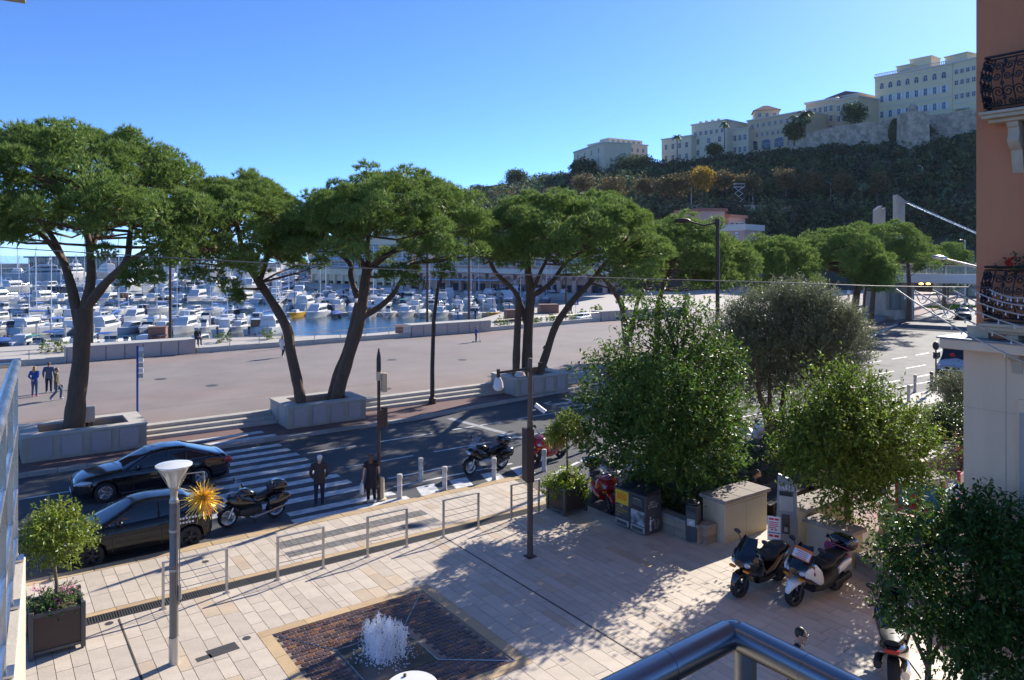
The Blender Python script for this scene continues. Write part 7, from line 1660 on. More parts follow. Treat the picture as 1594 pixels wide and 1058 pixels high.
cp = thing('camera_pole', 'tall brown pole with side arm, sign box and surveillance camera', 'pole', (12.45, 16.53, 0))
MB().lathe([(.085, 0), (.08, 3.6), (.083, 3.61), (.083, 3.75), (.07, 3.76), (.065, 5.5), (.02, 5.52)], n=16).build('post', M('pole_brown', (.12, .09, .07), .5, .3, .15, 4), cp); MB().box(-.14, .14, -.14, .14, .002, .02).build('base_plate', BRONZE, cp)
va = -RGT
arm_e = va * .88
MB().tube([(0, 0, 5.22), tuple(arm_e + Vector((0, 0, 5.1)))], .035, 8).lathe([(.05, 4.96), (.05, 5.2)], tuple(arm_e), 10).build('arm', BRONZE, cp)
MB().lathe([(.07, 4.97), (.12, 4.86), (.15, 4.7), (.11, 4.63), (.03, 4.60)], tuple(arm_e), 18).build('dome_lamp', M('milky_dome', (.62, .62, .62), .3, var=.02), cp)
MB().lathe([(.10, 5.0), (.16, 5.02), (.12, 5.12)], tuple(va * .28), 14).build('wifi_dome', GALV, cp); MB().box(-.1, .25, -.05, .05, 5.14, 5.24).box(.3, .42, -.03, .03, 5.3, 5.36).build('fitting', BRONZE, cp)
MB().box(-.05, .17, -.19, .19, 2.1, 3.55).build('sign_panel', CORTEN, cp, (-.10, .05, .0), -.25, bevel=.01)
for z in (2.18, 3.42): MB().lathe([(.086, z), (.095, z), (.095, z + .06), (.086, z + .06)], n=14, cap=False).build('clamp', GALV, cp)
cm = MB().tube([(0, 0, 4.05), tuple(RGT * .16 + Vector((0, 0, 4.08)))], .02, 6); cm.build('camera_bracket', WHITEG, cp)
d0 = RGT * .14 + Vector((0, 0, 4.22)); d1 = RGT * .42 + Vector((0, 0, 4.02)) - FWD * .05
MB().tube([d0, d1], .06, 12).build('camera_housing', WHITEG, cp); MB().tube([d1, d1 + (d1 - d0) * .04], .05, 12).build('camera_lens', PLASTIC, cp)

sp = thing('signal_pole', 'slim brown pole with cream detector boxes behind the woman', 'pole', (11.2, 23.52, -.1))
MB().lathe([(.06, 0), (.055, 5.1)], n=12).build('post', BRONZE, sp); MB().lathe([(.08, 4.35), (.08, 4.75), (.075, 4.95), (.02, 5.25)], n=12).build('detector', PLASTIC, sp); MB().lathe([(.085, 4.15), (.085, 4.45)], n=12).build('detector_ring', CABINET, sp)
MB().box(-.09, .09, -.09, .09, 3.75, 4.4).build('cream_box', CABINET, sp, (.16, -.08, 0), bevel=.02); MB().box(-.16, .16, -.02, .02, 2.55, 3.15).build('brown_sign', CORTEN, sp, (.05, -.10, 0), .3)
MB().box(-.1, .12, -.025, .025, 2.5, 3.2).build('brown_sign', CORTEN, sp, (.2, -.0, 0), -.5)

def lamp_post(label, base, pts, r0, r1, head=None, mat=BRONZE):
    o = thing('street_lamp', label, 'lamp', base); B = Vector(base)
    P_ = [Vector(p) - B for p in pts]; MB().tube(P_, [r0 + (r1 - r0) * i / (len(P_) - 1) for i in range(len(P_))], 10).build('post', mat, o, smooth=60)
    MB().lathe([(r0 * 1.6, 0), (r0 * 1.6, .3), (r0 * 1.05, .36)], n=12).build('base', mat, o)
    if head: head(o, P_[-1])
    return o
q = Vector((20.65, 36.5, 0.02)); lamp_post('dark curved lamp post leaning into the pine crown behind the steps', q, [q, W(673, 570, 41.7), W(675, 500, 41.7), W(681, 450, 41.6), W(693, 415, 41.5), W(715, 385, 41.3)], .13, .07)
q = W(1117, 658, 37); q.z = 0; q = Vector((q.x, q.y, -.1))
def cobra(o, p):
    a = -RGT
    MB().tube([p + Vector((0, 0, .12)), p + a * .7 - Vector((0, 0, .02)), p + a * 1.2 + Vector((0, 0, .12)), p + a * 1.5 + Vector((0, 0, .2))], .045, 8).build('arm', BRONZE, o)
    h = MB().ball((0, 0, 0), (.42, .2, .13), 16, 8); h.xf(Matrix.Translation(p + a * 1.75 + Vector((0, 0, .22))) @ Matrix.Rotation(math.atan2(a.y, a.x), 4, 'Z')); h.build('lamp_head', BRONZE, o); MB().tube([p, p + Vector((0, 0, .3))], .12, 8).build('cap', BRONZE, o)
lamp_post('brown street lamp with oval head before the hill', q, [q, q + Vector((0, 0, 5)), Vector((q.x, q.y, HC + 45 / F * 37))], .12, .09, cobra)
for px, py, D, top, la in ((143, 535, 62, 300, 'dark thin lamp post right of the leftmost pine trunk'), (265, 530, 63, 310, 'dark thin lamp post on the left promenade wall block'), (665, 515, 78, 300, 'left thin lamp post on the middle wall block'), (730, 505, 80, 300, 'right thin lamp post on the middle wall block'), (881, 505, 92, 340, 'dark thin lamp post behind the trailing pine trunks')):
    a = W(px, top, D); u_ = Vector((a.x, a.y, .5)); lamp_post(la, u_, [u_, Vector((a.x, a.y, a.z))], .13, .09)
for px, py, D, hp, la in ((990, 285, 262, 14, 'thin grey lamp mast on the hill terrace, leftmost'), (1076, 290, 262, 13, 'thin grey lamp mast left of the yellow tree'), (1172, 290, 262, 14, 'thin grey lamp mast behind the scissor lift'), (1293, 285, 262, 15, 'thin grey lamp mast under the rampart'), (1436, 260, 255, 17, 'curved grey lamp mast below the stone tower')):
    a = W(px, py, D); u_ = a - Vector((0, 0, hp)); lamp_post(la, u_, [u_, a - Vector((0, 0, 1)), a, a - RGT * .8 + Vector((0, 0, .5)), a - RGT * 1.8 + Vector((0, 0, .6))], .16, .10, None, GALV)
q = W(1560, 0, 40); b0_ = W(1540, 415, 40); u_ = Vector((b0_.x, b0_.y, -.1))
def silver_head(o, p):
    h = MB().ball((0, 0, 0), (.42, .18, .12), 16, 8); a = W(1450, 398, 40) - W(1530, 416, 40); h.xf(Matrix.Translation(p) @ Matrix.Rotation(math.atan2(a.y, a.x), 4, 'Z') @ Matrix.Rotation(-.1, 4, 'Y')); h.build('lamp_head', STEEL, o)
lamp_post('silver street lamp reaching out from behind the orange building', u_, [u_, W(1540, 419, 40), W(1522, 415.5, 40), W(1480, 405, 40), W(1462, 400.5, 40)], .09, .04, silver_head, GALV)
q = W(1502, 500, 125); lamp_post('grey lamp mast beyond the footbridge', Vector((q.x, q.y, -.1)), [Vector((q.x, q.y, -.1)), W(1502, 374, 125), W(1494, 373, 125)], .12, .08, None, GALV)
q = G(1457, 608, -.1)
sg = thing('traffic_signal', 'dark traffic signal pole with round head before the van', 'signal', q)
MB().lathe([(.05, 0), (.045, 3.0)], n=10).build('post', BRONZE, sg); MB().ell([(-.12, 2.8, .17, .26), (.12, 2.8, .17, .26)], 16, 2).build('round_head', PLASTIC, sg, rotz=.2); MB().box(-.12, .12, -.12, .12, 2.0, 2.4).build('lower_head', PLASTIC, sg)
# direction sign post at the steps
q = Vector((6.1, 38.9, .5))
dp = thing('finger_post', 'blue direction post with six pale sign panels behind the leftmost planter', 'sign', q); MB().lathe([(.05, 0), (.05, 3.55), (.01, 3.58)], n=10).build('post', SIGNBLUE, dp)
for k in range(6): MB().box(.06, .28, -.015, .015, 2.05 + k * .25, 2.25 + k * .25).build('sign_panel', BRIDGEW if k % 2 else GALV, dp, rotz=-.6)
q = G(92, 0 + 540, QZ)
# electric box by the leftmost pine
q = W(135, 652, 33.0)
eb_ = thing('electric_box', 'grey electric box with pipes beside the leftmost pine trunk', 'box', (q.x + .1, q.y - .1, .72)); MB().box(-.2, .2, -.15, .15, .25, .95).build('cabinet', GALV, eb_, bevel=.02)
MB().tube([(-.35, 0, 0), (-.35, 0, .75), (-.2, 0, .8)], .03, 6).tube([(-.1, 0, 0), (-.1, 0, .25)], .04, 6).tube([(.1, 0, 0), (.1, 0, .25)], .03, 6).build('pipe', PLASTIC, eb_)
# pedestrian sign on the quay
q = G(896, 492, QZ); ps = thing('pedestrian_sign', 'square blue crossing sign with white triangle on the quay', 'sign', q, FA - math.pi / 2)
MB().tube([(0, 0, 0), (0, 0, 2.0)], .04, 6).build('post', GALV, ps); MB().box(-.5, .5, -.03, .0, 1.9, 2.9).build('sign_plate', SIGNBLUE, ps); MB().add([(-.36, -.035, 2.05), (.36, -.035, 2.05), (0, -.035, 2.75)], [(0, 1, 2)]).build('white_triangle', PAPER, ps)
MB().ball((0, -.04, 2.5), (.05, .01, .05), 8, 6).tube([(0, -.04, 2.45), (0, -.04, 2.28), (-.08, -.04, 2.12)], .022, 5).tube([(0, -.04, 2.28), (.09, -.04, 2.12)], .022, 5).tube([(-.1, -.04, 2.32), (0, -.04, 2.42), (.1, -.04, 2.32)], .018, 5).build('walker_symbol', CL_BLACK, ps)
# ---------------------------------------------------------------- litter bins
GL = {'A': [[(0, 0), (.5, 1), (1, 0)], [(.2, .4), (.8, .4)]], 'X': [[(0, 0), (1, 1)], [(0, 1), (1, 0)]], 'T': [[(.5, 0), (.5, 1)], [(0, 1), (1, 1)]], 'I': [[(.5, 0), (.5, 1)]], 'S': [[(0, .1), (.5, 0), (1, .2), (.8, .5), (.2, .55), (0, .8), (.5, 1), (1, .9)]],
      'P': [[(0, 0), (0, 1), (.8, 1), (1, .8), (.8, .5), (0, .5)]], 'R': [[(0, 0), (0, 1), (.8, 1), (1, .8), (.8, .5), (0, .5)], [(.5, .5), (1, 0)]], 'O': [[(0, .2), (0, .8), (.3, 1), (.7, 1), (1, .8), (1, .2), (.7, 0), (.3, 0), (0, .2)]], 'L': [[(0, 1), (0, 0), (1, 0)]], 'U': [[(0, 1), (0, .2), (.3, 0), (.7, 0), (1, .2), (1, 1)]],
      'E': [[(1, 0), (0, 0), (0, 1), (1, 1)], [(0, .5), (.8, .5)]], 'C': [[(1, .85), (.7, 1), (.3, 1), (0, .8), (0, .2), (.3, 0), (.7, 0), (1, .15)]], 'N': [[(0, 0), (0, 1), (1, 0), (1, 1)]], 'D': [[(0, 0), (0, 1), (.6, 1), (1, .7), (1, .3), (.6, 0), (0, 0)]], 'V': [[(0, 1), (.5, 0), (1, 1)]]}
def words(txt, x, z, h, w, r=.006, gap=1.35):
    "stroke lettering in the local xz plane, facing -y"
    b = MB()
    for ch in txt:
        for st in GL.get(ch, []): b.tube([(x + a * w, 0, z + c * h) for a, c in st], r, 4)
        x += w * gap if ch != ' ' else w * .8
    return b
BINB = M('bin_poster', (0.075, 0.076, 0.08), 0.4, var=0.4, scale=9, col2=(0.45, 0.45, 0.46))
for k, (vc, la) in enumerate(((16.68, 'litter compactor bin with yellow front panel'), (16.01, 'grey litter compactor bin with white tidy man symbol on its side'))):
    r = thing('litter_bin', la, 'bin', (16.44, vc, 0), -math.pi / 2, 'pair of litter compactors')        # local -y faces -x (towards the plaza)
    MB().box(-.325, .325, -.33, .33, .04, 1.16).build('body', BINGREY, r, bevel=.012)
    MB().add([(-.335, -.34, 1.163), (.335, -.34, 1.163), (.335, .34, 1.163), (-.335, .34, 1.163), (-.335, -.30, 1.2), (.335, -.30, 1.2), (.335, .30, 1.33), (-.335, .30, 1.33)], [(0, 3, 2, 1), (4, 5, 6, 7), (0, 1, 5, 4), (1, 2, 6, 5), (2, 3, 7, 6), (3, 0, 4, 7)]).build('lid', PLASTIC, r, bevel=.02)
    MB().box(-.28, .28, -.345, -.331, .70, 1.12).build('hopper_panel', YELLOWP if k == 0 else PLASTIC, r, bevel=.01); MB().box(-.20, .20, -.36, -.346, .84, 1.04).build('hopper_flap', AMBER if k == 0 else BINGREY, r, bevel=.01); MB().tube([(-.16, -.365, 1.03), (0, -.375, 1.055), (.16, -.365, 1.03)], .012, 6).build('hopper_handle', YELLOWP if k == 0 else GALV, r)
    MB().box(-.28, .28, -.342, -.331, .27, .69).build('info_panel', BINGREY if k == 0 else BINB, r)
    t = MB()
    if k == 0:
        for j, tx in enumerate(('PAPIER', 'CARTON', 'PLASTIC', 'ALU')): t.add(*(lambda q: (q.v, q.f))(words(tx, -.24, .60 - j * .09, .045, .035, .004)))
        t.add(*(lambda q: (q.v, q.f))(words('RECUP', .05, .5, .05, .03, .004)))
        for i, v in enumerate(t.v): t.v[i] = (v[0], v[1] - .345, v[2])
        t.build('panel_print', YELLOWP, r)
    MB().box(-.29, .29, -.35, -.331, .06, .24).build('kick_panel', GALV, r, bevel=.01); MB().box(-.22, .22, -.358, -.351, .09, .19).build('pedal', BINGREY, r); MB().box(-.05, .05, -.36, -.346, .64, .69).build('lock', GALV, r)
    if k == 1:
        s = MB()
        for j, tx in enumerate(('SOURIEZ', 'VOTRE VILLE', 'EST PROPRE')): s.add(*(lambda q: (q.v, q.f))(words(tx, -.16 if j == 0 else -.22, .95 - j * .075, .045, .03, .004)))
        s.ball((-.13, 0, .52), (.035, .006, .035), 10, 6).tube([(-.13, 0, .47), (-.13, 0, .3)], .035, 6).tube([(-.13, 0, .3), (-.15, 0, .13)], .018, 5).tube([(-.13, 0, .3), (-.10, 0, .13)], .018, 5).tube([(-.13, 0, .44), (-.04, 0, .40), (.0, 0, .47)], .014, 5).tube([(-.13, 0, .44), (-.18, 0, .34)], .014, 5)
        for aa, bb_ in (((.03, .42), (.06, .16)), ((.06, .16), (.18, .16)), ((.18, .16), (.21, .42)), ((.03, .42), (.21, .42)), ((.08, .40), (.095, .18)), ((.12, .40), (.12, .18)), ((.16, .40), (.145, .18)), ((.05, .3), (.19, .3))): s.tube([(aa[0], 0, aa[1]), (bb_[0], 0, bb_[1])], .007, 4)
        for i, v in enumerate(s.v): s.v[i] = (-v[1] * .5 + .331, v[0], v[2])                                    # onto the +x local side (facing -y in the world)
        for i, v in enumerate(s.v): s.v[i] = (.329 + abs(v[0] - .331) * .4, v[1], v[2])
        s.build('side_print', PAPER, r)
MB_ = thing('slim_bin', 'slim dark grey dog waste bin before the low stone wall', 'bin', (16.98, 14.62, 0), -math.pi / 2 + .35)
MB().ell([(-.19, .56, .12, .56), (-.15, .56, .17, .56), (.15, .56, .17, .56), (.19, .56, .12, .56)], 8, 8).build('body', BINGREY, MB_, smooth=30); MB().lathe([(.20, 1.12), (.20, 1.16), (.15, 1.20), (.01, 1.21)], n=18).build('cap', PLASTIC, MB_)
MB().box(-.15, .15, -.185, -.172, .92, 1.04).build('slot', PLASTIC, MB_); MB().box(-.13, .13, -.185, -.172, .74, .88).build('panel', FRAMEG, MB_); MB().box(-.12, .12, -.185, -.172, .50, .70).build('sticker', GALV, MB_)
d_ = MB().ball((-.01, -.187, .60), (.05, .003, .025), 8, 5).ball((.045, -.187, .635), (.025, .003, .02), 8, 5)
for x in (-.05, -.03, .02, .035): d_.tube([(x, -.188, .60), (x, -.188, .535)], .007, 4)
d_.build('dog_symbol', PAPER, MB_)
# ---------------------------------------------------------------- low garden walls and beds
def stone_wall(label, pts, h, t=.28, z=0):
    r = thing('garden_wall', label, 'wall', (pts[0][0], pts[0][1], z)); n_ = 0
    for (xa, ya), (xb, yb) in zip(pts, pts[1:]):
        L = math.hypot(xb - xa, yb - ya); a = math.atan2(yb - ya, xb - xa); n = max(1, int(L / .42)); w = L / n
        rows_ = max(1, round((h - .08) / .2)); rh = (h - .08) / rows_
        sm_ = MB().box(.006, w - .006, -t / 2, t / 2, 0, rh - .008).mesh('stone', RUBBLE)
        for j in range(rows_):
            for i in range(n):
                o = put('stone', sm_, r); o.location = (xa - pts[0][0] + math.cos(a) * w * i, ya - pts[0][1] + math.sin(a) * w * i, j * rh); o.rotation_euler = (0, 0, a)
        n = max(1, int(L / .8)); w = L / n; cm_ = MB().box(.004, w - .004, -t / 2 - .04, t / 2 + .04, h - .08, h).mesh('coping_stone', CAPSTONE)
        for i in range(n):
            o = put('coping_stone', cm_, r); o.location = (xa - pts[0][0] + math.cos(a) * w * i, ya - pts[0][1] + math.sin(a) * w * i, random.uniform(-.004, .004)); o.rotation_euler = (0, 0, a)
    return r
stone_wall('low rubble stone wall between the litter bins and the big cream cabinet', [(17.05, 17.2), (17.05, 14.35), (17.5, 14.35)], .56)
stone_wall('low rubble stone wall along the wood chip bed at the right', [(19.1, 10.75), (18.6, 9.5), (17.6, 7.8), (16.6, 6.2)], .46)
stuff(slab('garden_bed', [(17.2, 17.4), (17.2, 14.5), (20.4, 14.9), (27.5, 15.6), (30, 18.8), (23, 18.9)], 0, .3, SOIL, 'earth bed under the leafy tree and olive tree'))
stuff(slab('chip_bed', [(19.25, 10.9), (18.75, 9.5), (17.75, 7.8), (16.75, 6.1), (20, 6.1), (21.4, 11.5), (20.4, 12.2)], 0, .30, SOIL, 'wood chip bed at the right'))
nc = 2600; uu = rng.random((nc, 2)); A_, B_ = np.array([18.9, 10.7]), np.array([17.2, 7.0]); c = A_ + (B_ - A_) * uu[:, :1] + np.array([1.6, -.3]) * (uu[:, 1:] * .95 + .08)
dd = rdir(nc); dd[:, 2] *= .3; v, f = leaves(np.concatenate([c, np.full((nc, 1), .315)], 1), unit(dd), rng.uniform(.05, .12, nc), rng.uniform(.02, .04, nc), 2.5); stuff(put('wood_chips', np_mesh('wood_chips', v, f, CHIPS)), 'brown wood chips and dry leaves in the right bed')
# cabinets
def cabinet(label, x0, x1, y0, y1, h, front, caps=3, sign=False):
    r = thing('utility_cabinet', label, 'cabinet', ((x0 + x1) / 2, (y0 + y1) / 2, 0)); hx, hy = (x1 - x0) / 2, (y1 - y0) / 2
    MB().box(-hx, hx, -hy, hy, 0, h - .11).build('body', CABINET, r, bevel=.012)
    n = caps; lx = hx * 2 + .16; ly = hy * 2 + .16
    for i in range(n):
        if lx > ly: MB().box(-lx / 2 + lx * i / n + .004, -lx / 2 + lx * (i + 1) / n - .004, -ly / 2, ly / 2, h - .105, h).build('cap_slab', CAPSTONE, r, bevel=.012)
        else: MB().box(-lx / 2, lx / 2, -ly / 2 + ly * i / n + .004, -ly / 2 + ly * (i + 1) / n - .004, h - .105, h).build('cap_slab', CAPSTONE, r, bevel=.012)
    if front == '-y':
        for s in (-1, 1): MB().box(min(s * .006, s * (hx - .07)), max(s * .006, s * (hx - .07)), -hy - .015, -hy + .002, .14, h - .2).build('door', CABDOOR, r, bevel=.004)
        for s in (-1, 1):
            for z in (.25, h - .32): MB().box(s * (hx - .05) - .012, s * (hx - .05) + .012, -hy - .02, -hy + .002, z, z + .09).build('hinge', GALV, r)
    if front == '-x': MB().box(-hx - .012, -hx + .002, -hy + .10, hy - .10, .06, h - .2).build('door', CABDOOR, r, bevel=.004)
    if sign:
        o = MB().lathe([(.165, -.004), (.165, .004), (.005, .004)], (0, 0, 0), 28, 'x').build('no_parking_sign', SIGNRED, r, (-hx - .018, -.05, .42)); MB().lathe([(.135, -.004), (.135, .003), (.005, .003)], (-.004, 0, 0), 28, 'x').build('blue_disc', SIGNBLUE, o)
        MB().tube([(-.011, -.09, -.09), (-.011, .09, .09)], .018, 5).tube([(-.011, .09, -.09), (-.011, -.09, .09)], .018, 5).build('red_cross', SIGNRED, o)
        MB().add([(-hx - .016, -.07, .66), (-hx - .016, .07, .66), (-hx - .016, 0, .79)], [(0, 1, 2), (2, 1, 0)]).build('warning_sticker', YELLOWP, r)
    return r
cabinet('big cream utility cabinet with double doors and stone cap', 17.55, 19.55, 13.95, 14.75, 1.27, '-y')
cabinet('cream utility cabinet with stone cap behind the taxi totem', 19.15, 21.6, 12.35, 13.1, 1.15, '')
cabinet('cream utility cabinet with no parking sign beside the scooters', 18.88, 19.42, 10.85, 12.2, 1.0, '-x', 4, True)
# taxi totem
tt = thing('taxi_totem', 'tall grey taxi call totem with TAXIS lettering', 'totem', (18.5, 12.55, 0), -1.05)
MB().plate([(-.29, 0), (.29, 0), (.28, 1.0), (.25, 1.88), (.08, 2.08), (-.24, 2.18), (-.27, 1.0)], .20).build('shell', TOTEM, tt, bevel=.015)
MB().box(-.19, .16, -.125, -.101, 1.62, 1.74).build('dark_window', PLASTIC, tt); MB().box(-.2, .17, -.112, -.102, 1.2, 1.60).build('upper_panel', GALV, tt); MB().box(-.13, .08, -.118, -.102, .55, 1.1).build('call_panel', FRAMEG, tt, bevel=.01)
MB().box(-.06, .03, -.13, -.119, .62, .74).build('card_slot', GALV, tt); MB().box(-.06, .03, -.13, -.119, .80, .83).build('call_button', PLASTIC, tt)
w_ = words('TAXIS', -.225, 1.79, .15, .062, .013, 1.45)
for i, v in enumerate(w_.v): w_.v[i] = (v[0], v[1] * .5 - .102, v[2])
w_.build('lettering', PAPER, tt); MB().box(-.06, -.055, -.112, -.105, 1.3, 1.31).build('panel_mark', PAPER, tt)
q = G(1205, 872); nb = thing('notice_board', 'white paper notice with red print on a grey post beside the totem', 'sign', (q.x, q.y, 0), -1.05)
MB().tube([(0, 0, 0), (0, 0, .95)], .035, 8).build('post', GALV, nb); MB().box(-.17, .17, -.05, -.037, .55, 1.22).build('paper', PAPER, nb)
pr_ = MB()
for j, (x0, x1, z, h) in enumerate(((-.13, .0, 1.12, .05), (.02, .13, 1.12, .05), (-.13, .13, 1.05, .02), (-.13, .10, 1.00, .02), (-.12, .12, .95, .02), (-.13, .06, .90, .02), (-.08, -.02, .84, .035), (.02, .08, .84, .035), (-.13, -.02, .66, .06), (.01, .13, .66, .06))): pr_.box(x0, x1, -.054, -.0505, z, z + h)
pr_.build('red_print', SIGNRED, nb); MB().box(-.16, .16, -.053, -.0505, .76, .785).build('blue_line', SIGNBLUE, nb)
# bench, playground
bn = thing('bench', 'dark slatted bench behind the cabinets', 'bench', (22.2, 14.9, 0), .15)
for k in range(4): MB().box(-1.9, 1.9, -.22 + k * .12, -.12 + k * .12, .42, .45).build('seat_slat', PLASTIC, bn)
for k in range(3): MB().box(-1.9, 1.9, .27, .30, .52 + k * .12, .62 + k * .12).build('back_slat', PLASTIC, bn)
for x in (-1.6, 0, 1.6): MB().box(x - .03, x + .03, -.2, .25, 0, .415).box(x - .03, x + .03, .301, .34, 0, .86).build('leg', IRON, bn)
sheet('soft_floor', [(20.5, 13.7), (21.0, 9.0), (34, 9.0), (34, 14.4), (24, 14.2)], .006, SAFE1, label='pale green and pink soft playground floor')
sheet('soft_floor', [(20.2, 11.4), (20.6, 7.6), (25.6, 7.6), (25.6, 11.2), (22.5, 11.9)], .010, NAVYFLOOR, label='dark blue soft floor under the play house')
ph = thing('play_house', 'blue and red play house with round hole panels', 'playground', (24.6, 11.0, 0), .12)
MB().box(-1.1, -1.03, -.2, 1.1, .25, 1.35).build('wall_panel', BLUEP, ph); MB().box(-1.0, .3, -.27, -.2, .25, 1.25).build('wall_panel', BLUEP, ph); MB().box(.32, 1.2, -.27, -.2, .25, 1.5).build('wall_panel', REDP, ph)
for s, (x, y) in enumerate(((-1.12, .5), (-.3, -.29))): MB().lathe([(.17, -.02), (.22, -.02), (.22, .02), (.17, .02)], (0, 0, 0), 18, 'x' if s == 0 else 'y').build('port_ring', REDP, ph, (x, y, .8)); MB().lathe([(.17, -.012), (.17, .012)], (0, 0, 0), 18, 'x' if s == 0 else 'y').build('port_hole', PLASTIC, ph, (x, y, .8))
for x, y in ((-1.1, 1.1), (-1.1, -.22), (.31, -.22), (1.2, -.22)): MB().tube([(x, y, 0), (x, y, 1.6)], .05, 8).build('post', REDP, ph)
MB().box(-1.6, 1.3, -1.0, 1.0, .20, .25).build('platform', PLASTIC, ph)
tb_ = thing('play_table', 'round pink play table on a steel leg by the play house', 'table', (22.75, 11.1, .0)); MB().lathe([(.55, .68), (.56, .71), (.01, .712)], n=24).build('table_top', TABLERED, tb_); MB().lathe([(.07, 0), (.07, .68)], n=12).build('leg', STEEL, tb_)
rs = thing('spring_rider', 'grey rocking play panel with orange knob behind the cabinets', 'toy', (21.2, 11.15, 0)); MB().plate([(-.25, .25), (.25, .25), (.16, .9), (.05, 1.0), (-.08, .95)], .06).build('panel', GALV, rs, rotz=-.9, bevel=.02); MB().lathe([(.1, 0), (.09, .25)], n=10).build('spring', STEEL, rs); MB().ball((-.05, -.06, .5), .05, 8, 6).build('knob', AMBER, rs)
# curved stone seat walls at the right
cw_ = thing('curved_wall', 'curved pale stone seat wall beside the stone building', 'wall', (26.2, 9.5, 0)); rings = []
for a in np.linspace(1.15, 2.6, 18):
    ring = []
    for rr_, z in ((3.0, 0), (3.0, .55), (3.75, .55), (3.75, 0)): ring.append((rr_ * math.cos(a), rr_ * math.sin(a), z))
    rings.append(ring)
MB().loft(rings).build('seat', CONC, cw_, smooth=40); MB().loft([[(r_ * math.cos(a), r_ * math.sin(a), z) for r_, z in ((2.96, .553), (3.79, .553), (3.79, .63), (2.96, .63))][::-1] for a in np.linspace(1.14, 2.61, 18)]).build('coping', CAPSTONE, cw_, smooth=40)
tr_ = thing('garden_terrace', 'stepped dark planting terrace with pale coping at the right', 'wall', (29.3, 15.2, 0), .1)
MB().box(-3.2, 3.0, -1.7, -1.3, 0, .75).box(-2.8, 3, 1.0, 1.4, 0, .6).build('wall', RUBBLE, tr_); MB().box(-3.25, 3.05, -1.75, -1.25, .752, .84).box(-2.85, 3.05, .95, 1.45, .602, .69).build('coping', CONC, tr_); MB().box(-2.8, 3, -1.29, .99, 0, .5).build('soil', SOIL, tr_)
# pale pavement island on the far right and round table at the bottom
sheet('right_pavement', [(36.5, 12), (36.5, 19.8), (40.5, 22.4), (50, 22.5), (60, 21.8), (60, 12)], -.03, KERB, label='pale pavement with bollards at the right')
MB_2 = thing('round_table', 'white round table top just above the bottom edge', 'table', G(641, 1066, .74) - Vector((0, 0, .74)))
MB().lathe([(.44, .72), (.46, .735), (.44, .75), (.01, .752)], n=32).build('table_top', WHITEG, MB_2); MB().lathe([(.25, 0), (.25, .02), (.035, .04), (.035, .72)], n=16).build('leg', STEEL, MB_2); MB().lathe([(.03, .753), (.03, .79), (.01, .80)], (.02, .3, 0), 10).build('ashtray', PLASTIC, MB_2)
far_bed = slab('planter_bed', [(75, 44.6), (80.6, 46.4), (80.1, 48.2), (74.4, 46.4)], 0, 1.0, CONC, 'stone planter box by the far lift tower')
# ---------------------------------------------------------------- orange building at the right
ob = thing('orange_building', 'orange rendered building with iron balconies over a dressed stone base', 'building', (13.45, 5.565, 0))
BX = lambda x0, x1, y0, y1, z0, z1: MB().box(x0, x1, y1 * -1, y0 * -1, z0, z1)      # x into the building, y measured back along the facade (towards -y)
BX(0, 14, 0, 14, 7.03, 22).build('wall', ORANGE, ob, smooth=None)
st = MB(); st.box(-.05, 14, -14, .175, 0, 6.83); st.build('stone_storey', BLDSTONE, ob, smooth=None)
jn = MB()
for z in (2.1, 4.0, 5.85): jn.box(-.058, -.049, -.60, .178, z, z + .006)
jn.box(-.058, -.049, -.46, -.456, 0, 6.8); jn.build('joint', BALSTONE, ob, smooth=None)
MB().box(-.45, 14, -14, .385, 6.835, 7.0).build('cornice', BLDSTONE, ob, bevel=.02); MB().box(-.48, 14, -14, .415, 7.003, 7.028).build('flashing', LEAD, ob)
BX(-.10, .0, -.10, .22, 7.03, 7.22).build('plinth', BALSTONE, ob)
BX(-.14, -.002, .80, 3, 7.03, 22).build('pilaster', BALSTONE, ob)
